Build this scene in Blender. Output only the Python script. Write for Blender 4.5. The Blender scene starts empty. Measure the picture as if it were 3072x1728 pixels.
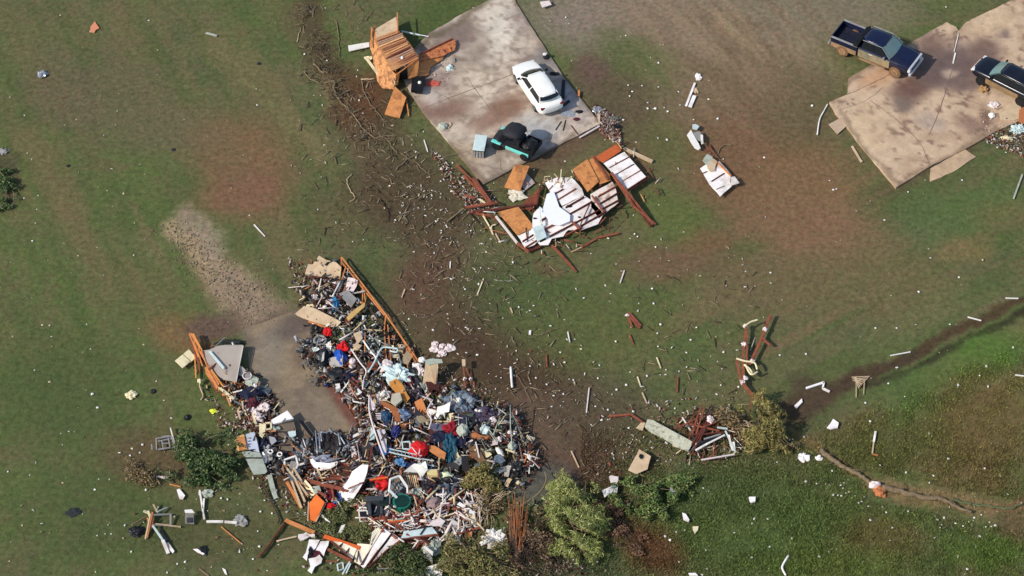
import bpy, bmesh, math, random
import numpy as np
from mathutils import Vector, Matrix
R = math.radians
C = bpy.context.scene.collection
sc = bpy.context.scene
random.seed(7); rng = np.random.default_rng(7)

# ---------------------------------------------------------------- camera, sky, sun
PITCH = R(50.0); FPX = 1536/math.tan(R(12.5)); DIST = FPX/50.0
cam = bpy.data.cameras.new('camera'); camo = bpy.data.objects.new('camera', cam); C.objects.link(camo)
camo.location = (0, -DIST*math.cos(PITCH), DIST*math.sin(PITCH))
camo.rotation_euler = (math.pi/2-PITCH, 0, 0)
cam.sensor_width = 36; cam.lens = 18/math.tan(R(12.5)); cam.clip_start = 1; cam.clip_end = 3000
sc.camera = camo
SUN_TO = Vector((-0.80, -0.42, 0.0)).normalized(); SUN_EL = R(40)
sdir = Vector((SUN_TO.x*math.cos(SUN_EL), SUN_TO.y*math.cos(SUN_EL), math.sin(SUN_EL)))
w = bpy.data.worlds.new('World'); sc.world = w; w.use_nodes = True
nt = w.node_tree; bg = nt.nodes['Background']
sky = nt.nodes.new('ShaderNodeTexSky'); sky.sky_type = 'NISHITA'; sky.sun_disc = False
sky.sun_elevation = SUN_EL; sky.sun_rotation = math.atan2(sdir.x, sdir.y) % (2*math.pi)
nt.links.new(sky.outputs[0], bg.inputs[0]); bg.inputs[1].default_value = 0.15
sl = bpy.data.lights.new('sun', 'SUN'); slo = bpy.data.objects.new('sun', sl); C.objects.link(slo)
sl.energy = 3.6; sl.angle = R(0.9); sl.color = (1.0, 0.93, 0.83)
slo.rotation_euler = sdir.to_track_quat('Z', 'Y').to_euler(); slo.location = (-60, -40, 60)
sc.view_settings.view_transform = 'Standard'; sc.view_settings.look = 'None'
sc.view_settings.exposure = 0.0; sc.view_settings.gamma = 1.0; sc.view_settings.use_curve_mapping = False

# ---------------------------------------------------------------- photo pixel -> point in the place
ZN = dict(A=(900,0,2.8975), B=(1300,380,2.8975), C=(2300,0,2.8976), D=(1900,180,2.8975), E=(500,740,2.898),
  F=(860,740,2.898), H=(1160,1020,3.45), I=(660,1160,4.262), J=(760,1340,3.735), K=(1240,1340,3.735),
  L=(1760,920,2.414), M=(2300,1080,2.2358), N=(340,1240,2.97), O=(800,0,1.811), P=(0,0,1.811), Q=(1700,1400,3.68),
  R=(0,800,1.5617), S=(1200,650,2.415), T=(2200,480,2.07), U=(1620,0,2.8975), V=(1640,220,5.175), X=(2240,1350,3.096),
  G=(0,0,0.83854), Y=(0,0,1.0))
CP, SP = math.cos(PITCH), math.sin(PITCH)
def px(z, x, y):
    ox, oy, s = ZN[z]; return ox+x/s, oy+y/s
def W(sx, sy, h=0.0):
    dx = (sx-1536)/FPX; dy = -(sy-864)/FPX
    d = Vector((dx, dy*SP+CP, dy*CP-SP)); o = camo.location
    t = (h-o.z)/d.z
    return Vector((o.x+d.x*t, o.y+d.y*t, h))
def WZ(z, x, y, h=0.0): return W(*px(z, x, y), h)
def project(X, Y):   # numpy: ground x,y -> photo px
    ox, oy, oz = camo.location
    vx = X-ox; vy = Y-oy; vz = -oz
    f = vy*CP - vz*SP; u = vy*SP + vz*CP
    return 1536+vx/f*FPX, 864-u/f*FPX

# ---------------------------------------------------------------- materials
def lin(c):
    c = c/255.0; return c/12.92 if c <= 0.04045 else ((c+0.055)/1.055)**2.4
def L3(rgb): return tuple(lin(v) for v in rgb)
def N(nt, t, **k):
    n = nt.nodes.new(t)
    for a, b in k.items(): setattr(n, a, b)
    return n
MATS = {}
def M(name, rgb, rough=0.75, var=0.25, scale=6.0, metal=0.0, dirt=None, dirt_amt=0.35, bump=0.2, src=None, stretch=None, spec=0.3):
    if name in MATS: return MATS[name]
    m = bpy.data.materials.new(name); m.use_nodes = True; t = m.node_tree; p = t.nodes['Principled BSDF']
    p.inputs['Roughness'].default_value = rough; p.inputs['Metallic'].default_value = metal
    p.inputs['Specular IOR Level'].default_value = spec
    tc = N(t, 'ShaderNodeTexCoord'); out = tc.outputs['Object']
    if stretch:
        mp = N(t, 'ShaderNodeMapping'); mp.inputs['Scale'].default_value = stretch; t.links.new(out, mp.inputs[0]); out = mp.outputs[0]
    if src == 'attr': a = N(t, 'ShaderNodeAttribute', attribute_name='Col'); base = a.outputs['Color']
    elif src == 'obj': a = N(t, 'ShaderNodeObjectInfo'); base = a.outputs['Color']
    elif src == 'island':
        g = N(t, 'ShaderNodeNewGeometry'); r = N(t, 'ShaderNodeValToRGB')
        cols = rgb; r.color_ramp.interpolation = 'LINEAR'
        for i, cc in enumerate(cols):
            e = r.color_ramp.elements[i] if i < 2 else r.color_ramp.elements.new(i/(len(cols)-1))
            e.position = i/(len(cols)-1); e.color = (*L3(cc), 1)
        t.links.new(g.outputs['Random Per Island'], r.inputs[0]); base = r.outputs[0]
    else: rr = N(t, 'ShaderNodeRGB'); rr.outputs[0].default_value = (*L3(rgb), 1); base = rr.outputs[0]
    n1 = N(t, 'ShaderNodeTexNoise'); n1.inputs['Scale'].default_value = scale; n1.inputs['Detail'].default_value = 6; n1.inputs['Roughness'].default_value = 0.65
    t.links.new(out, n1.inputs['Vector'])
    mr = N(t, 'ShaderNodeMapRange'); mr.inputs[1].default_value = 0.3; mr.inputs[2].default_value = 0.7
    mr.inputs[3].default_value = 1-var; mr.inputs[4].default_value = 1+var*0.7; t.links.new(n1.outputs[0], mr.inputs[0])
    mul = N(t, 'ShaderNodeVectorMath', operation='SCALE'); t.links.new(base, mul.inputs[0]); t.links.new(mr.outputs[0], mul.inputs['Scale'])
    col = mul.outputs[0]
    if dirt:
        n2 = N(t, 'ShaderNodeTexNoise'); n2.inputs['Scale'].default_value = scale*0.35; n2.inputs['Detail'].default_value = 8
        t.links.new(out, n2.inputs['Vector'])
        m2 = N(t, 'ShaderNodeMapRange'); m2.inputs[1].default_value = 0.5; m2.inputs[2].default_value = 0.66; m2.inputs[3].default_value = 0; m2.inputs[4].default_value = dirt_amt
        t.links.new(n2.outputs[0], m2.inputs[0])
        mx = N(t, 'ShaderNodeMix', data_type='RGBA'); t.links.new(m2.outputs[0], mx.inputs[0]); t.links.new(col, mx.inputs[6]); mx.inputs[7].default_value = (*L3(dirt), 1); col = mx.outputs[2]
    t.links.new(col, p.inputs['Base Color'])
    if bump:
        b = N(t, 'ShaderNodeBump'); b.inputs['Strength'].default_value = bump; b.inputs['Distance'].default_value = 0.03
        t.links.new(n1.outputs[0], b.inputs['Height']); t.links.new(b.outputs[0], p.inputs['Normal'])
    MATS[name] = m; return m
DIRT = (110, 92, 72)
mWHITE = M('weathered_white_board', (238, 232, 222), .6, .1, 3, dirt=(160,140,118), dirt_amt=.45)
mDRY = M('plasterboard_white', (250, 243, 237), .7, .12, 3.5, dirt=(176,150,130), dirt_amt=.55)
mCREAM = M('cream_board', (232, 218, 176), .7, .14, 4, dirt=DIRT)
mTAN = M('sheathing_tan', (206, 180, 146), .8, .15, 5, dirt=(150,122,92))
mORG = M('new_sheathing_orange', (208, 140, 82), .75, .28, 5, dirt=(140,86,52), dirt_amt=.65)
mORG2 = M('fresh_lumber_orange', (212, 138, 82), .7, .22, 7, dirt=(130,72,40), stretch=(1,1,1))
mRED = M('red_brown_lumber', (148, 82, 60), .8, .3, 7, dirt=(80,48,38), dirt_amt=.5)
mDRED = M('dark_red_lumber', (104, 52, 42), .85, .3, 7, dirt=(56,40,36), dirt_amt=.5)
mGREY = M('grey_sheet', (150, 148, 144), .6, .15, 4, dirt=DIRT)
mGREYG = M('grey_green_sheet', (176, 182, 166), .7, .2, 7, dirt=(110,108,84), dirt_amt=.5)
mTEALW = M('pale_teal_sheet', (206, 222, 218), .5, .1, 4, dirt=(150,160,150))
mDARK = M('dark_surface', (34, 34, 38), .6, .4, 5, spec=.4)
mNAVY = M('navy_fabric', (30, 34, 58), .8, .4, 5)
mBLACK = M('black_plastic', (22, 22, 25), .45, .3, 5, spec=.4)
mREDF = M('bright_red_fabric', (208, 26, 30), .7, .25, 5)
mBLUE = M('bright_blue_fabric', (34, 84, 176), .6, .3, 5)
mTEAL = M('teal_blue_fabric', (36, 84, 104), .6, .5, 6)
mGREEN = M('dark_green_plastic', (18, 98, 78), .45, .2, 4, spec=.4)
mMAROON = M('maroon_fabric', (86, 32, 44), .8, .3, 5)
mSILV = M('silver_metal', (176, 178, 182), .35, .2, 5, metal=.6)
mBARK = M('weathered_branch', (134, 116, 90), .9, .3, 12)
mBARKD = M('dark_bark', (74, 60, 48), .95, .3, 10)
mSPLIT = M('split_heartwood', (186, 116, 72), .85, .3, 9, stretch=(4,4,1))
mPIPE = M('white_plastic_pipe', (226, 220, 210), .4, .08, 5, dirt=(150,130,110))
mBTARP = M('blue_grey_tarp', (104, 116, 128), .5, .5, 6, spec=.5)
mPINKW = M('pinkish_white_insulation', (228, 212, 206), .95, .2, 9)
mCARPET= M('taupe_panel', (118, 104, 88), .9, .12, 4, dirt=(84,72,60))
mSCRAP = M('scrap_surface', (0,0,0), .75, .18, 9, src='obj', bump=.1)
mCHIP = M('rubble_chips', (0,0,0), .8, .2, 9, src='attr', bump=0)

# ---------------------------------------------------------------- object helpers
def tag(o, label=None, cat=None, group=None, kind=None):
    if label: o['label'] = label
    if cat: o['category'] = cat
    if group: o['group'] = group
    if kind: o['kind'] = kind
    return o
def empty(name, loc, label, cat, group=None, rz=0.0):
    o = bpy.data.objects.new(name, None); C.objects.link(o); o.location = loc; o.rotation_euler = (0,0,rz)
    o.empty_display_size = .3
    return tag(o, label, cat, group)
def mk(name, verts, faces, mat, parent=None, smooth=False, loc=None):
    me = bpy.data.meshes.new(name)
    vs = [Vector(v) for v in verts]
    if loc is None and parent is None:
        c = sum(vs, Vector())/len(vs); loc = Vector((c.x, c.y, min(v.z for v in vs)))
    off = loc if loc is not None else Vector((0,0,0))
    if parent is not None and parent.get('_world'):
        off = Vector(parent['_world']); loc = None
    me.from_pydata([v-off for v in vs], [], faces); me.update()
    if mat: me.materials.append(mat)
    if smooth:
        for p in me.polygons: p.use_smooth = True
    o = bpy.data.objects.new(name, me); C.objects.link(o)
    if parent is not None: o.parent = parent
    elif loc is not None: o.location = loc
    return o
def group_at(name, loc, label, cat, group=None):   # an empty whose children are given in world coordinates
    o = empty(name, loc, label, cat, group); o['_world'] = tuple(loc); return o
class MB:
    def __init__(s): s.v = []; s.f = []
    def add(s, v, f):
        n = len(s.v); s.v += [Vector(a) for a in v]; s.f += [tuple(i+n for i in q) for q in f]; return s
    def box(s, lo, hi, mtx=None):
        v = [Vector((x,y,z)) for x in (lo[0],hi[0]) for y in (lo[1],hi[1]) for z in (lo[2],hi[2])]
        if mtx is not None: v = [mtx @ a for a in v]
        return s.add(v, [(0,1,3,2),(4,6,7,5),(0,4,5,1),(2,3,7,6),(0,2,6,4),(1,5,7,3)])
    def beam(s, a, b, wd, ht, roll=0.0, taper=1.0):
        a = Vector(a); b = Vector(b); d = (b-a)
        if d.length < 1e-4: return s
        d.normalize(); up = Vector((0,0,1)) if abs(d.z) < .95 else Vector((0,1,0))
        x = d.cross(up).normalized(); y = x.cross(d)
        if roll: q = Matrix.Rotation(roll, 3, d); x = q@x; y = q@y
        v = []
        for p, k in ((a,1.0),(b,taper)):
            for i, j in ((-1,-1),(1,-1),(1,1),(-1,1)): v.append(p+x*i*wd/2*k+y*j*ht/2*k)
        return s.add(v, [(3,2,1,0),(4,5,6,7),(0,1,5,4),(1,2,6,5),(2,3,7,6),(3,0,4,7)])
    def tube(s, pts, r, n=7, r2=None):
        pts = [Vector(p) for p in pts]; m = len(pts); v = []; f = []
        for i, p in enumerate(pts):
            d = (pts[min(i+1,m-1)]-pts[max(i-1,0)])
            if d.length < 1e-6: d = Vector((1,0,0))
            d.normalize(); up = Vector((0,0,1)) if abs(d.z) < .9 else Vector((1,0,0))
            x = d.cross(up).normalized(); y = x.cross(d)
            rr = r if r2 is None else r+(r2-r)*i/max(1,m-1)
            for k in range(n):
                a = 2*math.pi*k/n; v.append(p+x*math.cos(a)*rr+y*math.sin(a)*rr)
        for i in range(m-1):
            for k in range(n): f.append((i*n+k, i*n+(k+1)%n, (i+1)*n+(k+1)%n, (i+1)*n+k))
        f.append(tuple(range(n-1,-1,-1))); f.append(tuple((m-1)*n+k for k in range(n)))
        return s.add(v, f)
    def cyl(s, c, r, h, axis='z', n=24, r2=None):
        a = {'x':Vector((1,0,0)),'y':Vector((0,1,0)),'z':Vector((0,0,1))}[axis]; c = Vector(c)
        return s.tube([c-a*h/2, c+a*h/2], r, n, r2)
    def ob(s, name, mat, parent=None, smooth=False, bevel=0.0, sub=0):
        o = mk(name, s.v, s.f, mat, parent, smooth)
        if bevel:
            b = o.modifiers.new('bevel','BEVEL'); b.width = bevel; b.segments = 2; b.limit_method = 'ANGLE'
        if sub:
            b = o.modifiers.new('sub','SUBSURF'); b.levels = sub; b.render_levels = sub
        return o
def rag(pts, amt, step=0.35, seed=1):
    r = random.Random(seed); out = []
    for i, a in enumerate(pts):
        b = pts[(i+1)%len(pts)]; d = (b-a).length; n = max(1, int(d/step)); out.append(a)
        for k in range(1, n):
            p = a.lerp(b, k/n); p = p+Vector((r.uniform(-amt,amt), r.uniform(-amt,amt), 0)); out.append(p)
    return out
def sheet_geo(pts, th):
    bm = bmesh.new(); vs = [bm.verts.new(p) for p in pts]
    f = bm.faces.new(vs); f.normal_update()
    if f.normal.z < 0: f.normal_flip()
    g = bmesh.ops.extrude_face_region(bm, geom=[f]); ev = [e for e in g['geom'] if isinstance(e, bmesh.types.BMVert)]
    for v in ev: v.co.z += th
    bmesh.ops.triangulate(bm, faces=[q for q in bm.faces if len(q.verts) > 4])
    bmesh.ops.recalc_face_normals(bm, faces=bm.faces)
    bm.verts.index_update(); v = [x.co.copy() for x in bm.verts]; f = [tuple(x.index for x in q.verts) for q in bm.faces]; bm.free()
    return v, f
SEED = [0]
def sheet(name, zone, pts, z, mat, label=None, cat=None, th=.03, parent=None, ra=0.0, group=None):
    SEED[0] += 1
    zs = z if isinstance(z, (list, tuple)) else None
    P = [WZ(zone, a, b, (zs[i % len(zs)] if zs else z)) for i, (a, b) in enumerate(pts)]
    if ra: P = rag(P, ra, seed=SEED[0])
    v, f = sheet_geo(P, th)
    o = mk(name, v, f, mat, parent)
    if label: tag(o, label, cat, group)
    return o
def beam(name, zone, a, b, wd, ht, z1, z2, mat, label=None, cat=None, parent=None, group=None, roll=0.0):
    o = MB().beam(WZ(zone, *a, z1+ht/2), WZ(zone, *b, z2+ht/2), wd, ht, roll).ob(name, mat, parent)
    if label: tag(o, label, cat, group)
    return o
def smoothpts(P, k=4):
    out = []
    for i in range(len(P)-1):
        p0 = P[max(i-1,0)]; p1 = P[i]; p2 = P[i+1]; p3 = P[min(i+2,len(P)-1)]
        for j in range(k):
            t = j/k
            out.append(0.5*((2*p1)+(p2-p0)*t+(2*p0-5*p1+4*p2-p3)*t*t+(3*p1-p0-3*p2+p3)*t**3))
    out.append(P[-1]); return out
def pipe(name, zone, pts, r, z, mat, label=None, cat=None, parent=None, r2=None, group=None, wob=0.0, curve=True):
    zs = z if isinstance(z, (list, tuple)) else [z]*len(pts)
    P = [WZ(zone, a, b, zs[i % len(zs)]+r) for i, (a, b) in enumerate(pts)]
    if curve: P = smoothpts(P)
    if wob: P = [p+Vector((random.uniform(-wob,wob), random.uniform(-wob,wob), random.uniform(-wob,wob)*.5)) for p in P]
    o = MB().tube(P, r, 8, r2).ob(name, mat, parent, smooth=True)
    if label: tag(o, label, cat, group)
    return o
def vnoise(p, s, seed=0):
    from mathutils import noise
    return noise.noise(Vector(p)*s+Vector((seed*7.3, seed*3.1, seed*1.7)))
def blob_geo(rx, ry, rz, amp=.25, seed=0, sub=3, fold=2.2, square=0.0):
    bm = bmesh.new(); bmesh.ops.create_icosphere(bm, subdivisions=sub, radius=1)
    for v in bm.verts:
        n = v.co.normalized()
        if square:
            mxx = max(abs(n.x), abs(n.y), abs(n.z)); n2 = n/mxx; n = n.lerp(n2, square)
        am = min(amp, .75); k = max(.45, 1+am*vnoise(v.co, fold*.8, seed)+am*.35*vnoise(v.co, fold*2.2, seed+5)-am*.8*max(0, .25-abs(vnoise(v.co, fold*.9, seed+9)))*1.6)
        v.co = Vector((n.x*rx*k, n.y*ry*k, max(-.15*rz, n.z*rz*k)))
    v = [x.co.copy() for x in bm.verts]; f = [tuple(x.index for x in q.verts) for q in bm.faces]; bm.free(); return v, f
def heap(name, zone, c, rx, ry, rz, z, mat, label=None, cat=None, rot=0.0, amp=.4, parent=None, sub=3, group=None, fold=2.2, square=0.0):
    SEED[0] += 1
    v, f = blob_geo(rx, ry, rz, amp, SEED[0], sub, fold, square); m = Matrix.Rotation(rot, 3, 'Z'); o0 = WZ(zone, *c, z+rz*.4)
    o0 = Vector((o0.x, o0.y, z+.1*rz))
    o = mk(name, [m@a+o0 for a in v], f, mat, parent, smooth=False)
    if label: tag(o, label, cat, group)
    return o
# ---------------------------------------------------------------- ground
def vgrid_noise(X, Y, s, seed):
    r = np.random.default_rng(seed); G = r.random((256,256))
    x = X*s+1000; y = Y*s+1000; xi = np.floor(x).astype(int); yi = np.floor(y).astype(int); fx = x-xi; fy = y-yi
    fx = fx*fx*(3-2*fx); fy = fy*fy*(3-2*fy); g = lambda a, b: G[a % 256, b % 256]
    return (g(xi,yi)*(1-fx)+g(xi+1,yi)*fx)*(1-fy)+(g(xi,yi+1)*(1-fx)+g(xi+1,yi+1)*fx)*fy
def fbm(X, Y, s, seed, o=4):
    t = 0; a = 1; n = 0
    for i in range(o): t = t+a*vgrid_noise(X, Y, s*2**i, seed+i*13); n += a; a *= .55
    return t/n
def srgb2lin(a):
    a = np.asarray(a, float)/255; return np.where(a <= .04045, a/12.92, ((a+.055)/1.055)**2.4)
def paint(X, Y, base, ops, warp=18.0, seed=3):
    """base colour field (what the soil, turf or concrete is made of, with some cast shade painted in) in photo pixels"""
    u, v = project(X, Y)
    u = u+(fbm(X,Y,.35,seed)-.5)*warp*4+(fbm(X,Y,1.7,seed+50,3)-.5)*warp*1.6
    v = v+(fbm(X,Y,.35,seed+7)-.5)*warp*3.2+(fbm(X,Y,1.7,seed+57,3)-.5)*warp*1.3
    col = np.empty(X.shape+(3,)); col[:] = np.asarray(base, float)
    for op in ops:
        if op[0] == 'b':
            _, cx, cy, rx, ry, ang, c, k = op
            a = math.radians(ang); dx = u-cx; dy = v-cy
            p = (dx*math.cos(a)+dy*math.sin(a))/rx; q = (-dx*math.sin(a)+dy*math.cos(a))/ry
            m = np.clip(1.35-np.sqrt(p*p+q*q)*1.0, 0, 1); m = m*m*(3-2*m)*k
        elif op[0] == 'l':
            _, x1, y1, x2, y2, w1, w2, c, k = op
            dx, dy = x2-x1, y2-y1; L = math.hypot(dx, dy); t = np.clip(((u-x1)*dx+(v-y1)*dy)/L/L, 0, 1)
            dd = np.hypot(u-(x1+dx*t), v-(y1+dy*t)); ww = w1+(w2-w1)*t
            m = np.clip(1.3-dd/ww*1.0, 0, 1); m = m*m*(3-2*m)*k
        elif op[0] == 's':   # streaks along a world direction: mowing lines, wheel marks
            _, ang, sl_, ss_, sd, lo, hi, c, k, msk = op
            a = math.radians(ang); p = (X*math.cos(a)+Y*math.sin(a))*sl_; q = (-X*math.sin(a)+Y*math.cos(a))*ss_
            m = np.clip((fbm(p,q,1.0,sd,3)-lo)/(hi-lo), 0, 1)*k
            cx, cy, rx, ry = msk; m = m*np.clip(1.6-np.hypot((u-cx)/rx,(v-cy)/ry), 0, 1)
        elif op[0] == 'n':
            _, s, sd, lo, hi, c, k = op
            m = np.clip((fbm(X,Y,s,sd)-lo)/(hi-lo), 0, 1)*k
        m = m[..., None]; col = col*(1-m)+np.asarray(c, float)*m
    return col
GOPS = [
 ('n', .12, 3, .45, .62, (94,88,68), .6), ('n', .5, 17, .5, .68, (74,82,56), .5), ('n', .9, 27, .5, .7, (98,88,68), .5), ('b', 2300, 620, 560, 330, 0, (100,88,68), .55),
 ('s', -64, .10, 1.1, 61, .5, .68, (102,92,68), .5, (500,500,700,600)), ('s', -64, .14, 1.6, 63, .5, .7, (66,80,46), .4, (400,700,800,800)), ('s', 33, .08, .9, 65, .48, .62, (104,92,70), .7, (2600,800,700,500)), ('s', 33, .1, 1.5, 67, .5, .64, (72,84,50), .6, (2600,850,700,400)),
 # left lawn
 ('b', 230, 280, 150, 110, 30, (96,86,70), .6), ('b', 470, 330, 260, 120, 40, (94,88,68), .6),
 ('l', 90, 420, 260, 760, 60, 50, (104,92,70), .6), ('l', 20, 500, 30, 620, 40, 30, (70,62,52), .6),
 ('b', 720, 480, 150, 150, 40, (112,88,68), .75), ('b', 730, 580, 170, 100, -10, (112,86,70), .85), ('b', 640, 420, 160, 60, 50, (104,90,70), .5),
 ('l', 640, 120, 950, 460, 40, 45, (106,98,72), .55), ('l', 900, 60, 1010, 240, 70, 60, (86,76,60), .6),
 ('l', 980, 240, 1180, 620, 42, 45, (112,100,76), .85), ('l', 1010, 330, 1230, 700, 30, 30, (84,76,58), .55),
 ('b', 1110, 330, 110, 130, 40, (74,62,48), .85), ('b', 1190, 560, 160, 150, 30, (74,64,50), .9), ('b', 1320, 660, 130, 130, 30, (76,66,52), .85), ('l', 930, 20, 1050, 320, 50, 50, (76,66,50), .75),
 ('b', 1000, 640, 120, 90, 40, (86,76,58), .5),
 ('l', 120, 640, 420, 1000, 50, 70, (88,92,62), .4), ('b', 200, 1200, 260, 200, 0, (72,82,52), .8), ('b', 300, 1560, 300, 160, 0, (72,80,52), .7),
 ('b', 480, 1360, 200, 90, 0, (88,74,58), .8), ('b', 560, 1010, 130, 70, 20, (112,90,66), .8), ('b', 420, 850, 160, 80, 30, (100,90,68), .5),
 ('b', 1080, 300, 80, 100, 0, (88,62,46), .7),
 # gravel path
 ('l', 520, 690, 700, 860, 48, 72, (150,132,108), .85), ('l', 690, 850, 860, 1010, 78, 90, (132,117,100), .95), ('l', 860, 1000, 960, 1260, 90, 90, (120,106,90), .9),
 ('l', 560, 650, 640, 740, 40, 50, (140,126,112), .7), ('b', 440, 740, 60, 40, 30, (112,102,78), .4),
 ('b', 660, 985, 110, 45, -10, (92,76,68), .9), ('b', 860, 990, 110, 55, -15, (84,72,64), .9),
 # around and under the wrecked house
 ('b', 870, 1160, 120, 190, 20, (124,114,102), .95), ('b', 800, 1080, 70, 110, 10, (128,122,112), .8), ('b', 980, 1290, 130, 60, 10, (112,98,86), .9),
 ('l', 975, 1130, 1090, 1300, 22, 28, (104,66,56), .9), ('b', 1100, 1400, 300, 130, 0, (74,60,50), .9), ('b', 900, 1420, 120, 60, 0, (76,58,46), .8),
 ('b', 1060, 850, 120, 60, 40, (66,70,50), .6), ('b', 1190, 1000, 60, 60, 0, (60,68,48), .6),
 ('b', 1280, 860, 130, 170, 30, (86,68,56), .95), ('b', 1400, 1000, 150, 240, 30, (78,66,52), .95), ('b', 1600, 1180, 230, 180, 30, (72,60,47), .95), ('l', 1380, 1000, 1760, 1400, 60, 80, (68,55,44), .7),
 ('b', 1700, 1330, 190, 150, 25, (80,62,52), .95), ('b', 1620, 1280, 180, 70, 40, (100,86,74), .6), ('b', 1800, 1240, 200, 130, 0, (80,72,58), .8), ('b', 1620, 1450, 110, 70, 0, (84,82,80), .8),
 # between the slabs
 ('b', 1850, 50, 360, 120, 0, (120,110,99), 1.0), ('b', 2150, 90, 380, 170, 10, (122,108,92), 1.0), ('b', 2480, 30, 300, 90, 0, (112,104,88), .95),
 ('l', 2180, 60, 2330, 260, 50, 45, (136,120,98), .8), ('l', 2250, 60, 2340, 220, 10, 10, (96,84,66), .6), ('l', 2160, 140, 2260, 240, 9, 9, (94,82,62), .6),
 ('b', 1900, 175, 130, 75, 20, (82,88,58), .85), ('b', 1990, 220, 80, 90, 50, (82,90,58), .7), ('b', 1860, 330, 150, 110, 30, (86,76,60), .9), ('b', 1770, 210, 70, 70, 30, (92,76,68), .9),
 ('b', 2180, 290, 240, 150, 0, (106,92,74), .9), ('b', 2250, 480, 220, 200, 10, (106,84,66), .95), ('b', 2420, 560, 200, 150, 0, (112,90,68), .9),
 ('b', 2400, 320, 140, 120, 0, (92,82,62), .8), ('b', 2460, 700, 240, 110, 10, (116,92,74), .9), ('b', 2300, 850, 220, 110, 0, (98,88,66), .8), ('b', 2320, 640, 150, 110, 0, (110,90,70), .7),
 ('b', 2030, 780, 170, 70, 0, (102,82,66), .8), ('b', 2110, 720, 90, 40, 0, (104,80,62), .8), ('b', 1900, 470, 60, 50, 0, (98,78,64), .7), ('b', 1650, 810, 40, 30, 0, (108,74,60), .7),
 ('b', 2010, 640, 150, 90, 20, (84,92,56), .85), ('b', 1990, 440, 110, 90, 20, (88,88,58), .7), ('b', 1620, 900, 220, 120, 10, (70,82,52), .8), ('b', 1780, 980, 260, 120, 0, (82,86,54), .7),
 ('b', 1700, 430, 120, 60, -30, (92,76,62), .95), ('b', 1560, 520, 90, 60, -30, (88,72,58), .8), ('b', 1330, 180, 110, 70, -30, (96,82,72), .5), ('b', 1300, 60, 150, 60, -30, (70,82,48), .8),
 # right
 ('b', 2800, 670, 120, 100, 0, (78,92,62), .6), ('b', 2950, 620, 200, 80, -10, (80,94,58), .8), ('b', 2900, 740, 110, 50, 0, (112,98,70), .7), ('b', 3010, 640, 110, 60, 0, (110,88,66), .35),
 ('b', 2620, 830, 260, 130, 0, (98,90,66), .8), ('b', 2800, 930, 260, 60, -25, (94,94,66), .7), ('b', 2950, 850, 120, 40, -25, (74,84,54), .8), ('b', 2800, 490, 250, 40, -30, (88,76,60), .6),
 ('l', 2370, 1235, 2560, 1145, 46, 32, (68,56,46), .9), ('l', 2560, 1145, 2780, 1035, 30, 19, (66,55,44), .95), ('l', 2780, 1035, 3110, 880, 19, 15, (70,58,44), .95), ('l', 2600, 1165, 3110, 925, 12, 14, (40,34,28), .7),
 ('b', 2410, 1195, 60, 80, 0, (72,62,50), .8), ('b', 2750, 1165, 130, 80, -25, (76,92,54), .8), ('b', 2960, 1060, 150, 70, -25, (76,98,50), .85),  # first dark patch paints the olive bush's shadow onto the soil
 ('b', 2950, 1280, 200, 180, 0, (98,84,58), .85), ('b', 2640, 1330, 180, 100, 0, (84,82,52), .8), ('b', 2880, 1440, 160, 60, 10, (104,86,62), .5), ('b', 3060, 1560, 80, 60, 0, (96,80,62), .8),
 ('l', 2600, 1460, 2960, 1530, 26, 34, (126,106,82), .8), ('l', 2960, 1530, 3100, 1500, 24, 18, (116,96,74), .8), ('l', 2370, 1300, 2620, 1450, 16, 14, (110,92,66), .6),
 ('b', 2300, 1600, 420, 160, 0, (78,90,54), .85), ('b', 2650, 1620, 150, 80, 0, (92,78,52), .6), ('b', 2150, 1480, 260, 90, 0, (76,86,56), .8), ('b', 1950, 1640, 120, 70, 30, (86,62,46), .9),
 ('b', 2500, 1700, 260, 60, 0, (84,94,52), .6), ('b', 2960, 1660, 130, 60, 0, (76,92,46), .6), ('b', 1720, 1720, 140, 60, 0, (70,72,58), .7), ('b', 1080, 1500, 130, 60, 0, (92,92,60), .7),
 ('b', 1080, 1620, 60, 50, 0, (100,100,66), .6), ('b', 640, 1600, 260, 100, 0, (72,74,50), .6),
 ('s', -60, .16, 1.8, 71, .5, .6, (134,117,97), .4, (2200,130,230,200)), ('s', -60, .16, 1.6, 73, .52, .6, (98,84,68), .4, (2220,150,240,220)),
]
def axis(lo, hi, st, far):
    a = list(np.arange(lo, hi+1e-6, st)); s = st; x = lo; left = []
    while x > -far: s *= 1.25; x -= s; left.append(x)
    s = st; x = a[-1]; right = []
    while x < far: s *= 1.25; x += s; right.append(x)
    return np.array(left[::-1]+a+right)
ax = axis(-36, 36, .16, 700); ay = axis(-27, 33, .16, 900)
XX, YY = np.meshgrid(ax, ay); nx, ny = len(ax), len(ay)
hgt = (fbm(XX,YY,.25,91)-.5)*.10+(fbm(XX,YY,1.4,93)-.5)*.06
inner = (np.abs(XX) < 38)&(YY > -29)&(YY < 35); hgt = np.where(inner, hgt-.02, 0)
V = np.stack([XX, YY, hgt], -1).reshape(-1,3)
ii = (np.arange(ny-1)[:,None]*nx+np.arange(nx-1)[None]).ravel()
F = np.stack([ii, ii+1, ii+nx+1, ii+nx], -1)
me = bpy.data.meshes.new('ground'); me.vertices.add(len(V)); me.vertices.foreach_set('co', V.ravel())
me.loops.add(F.size); me.loops.foreach_set('vertex_index', F.ravel()); me.polygons.add(len(F))
me.polygons.foreach_set('loop_start', np.arange(0, F.size, 4)); me.polygons.foreach_set('loop_total', np.full(len(F), 4)); me.update()
me.polygons.foreach_set('use_smooth', np.ones(len(F), bool))
def satur(c, k):
    L = c.mean(-1, keepdims=True); return np.clip(L+(c-L)*k, 0, 255)
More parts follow.
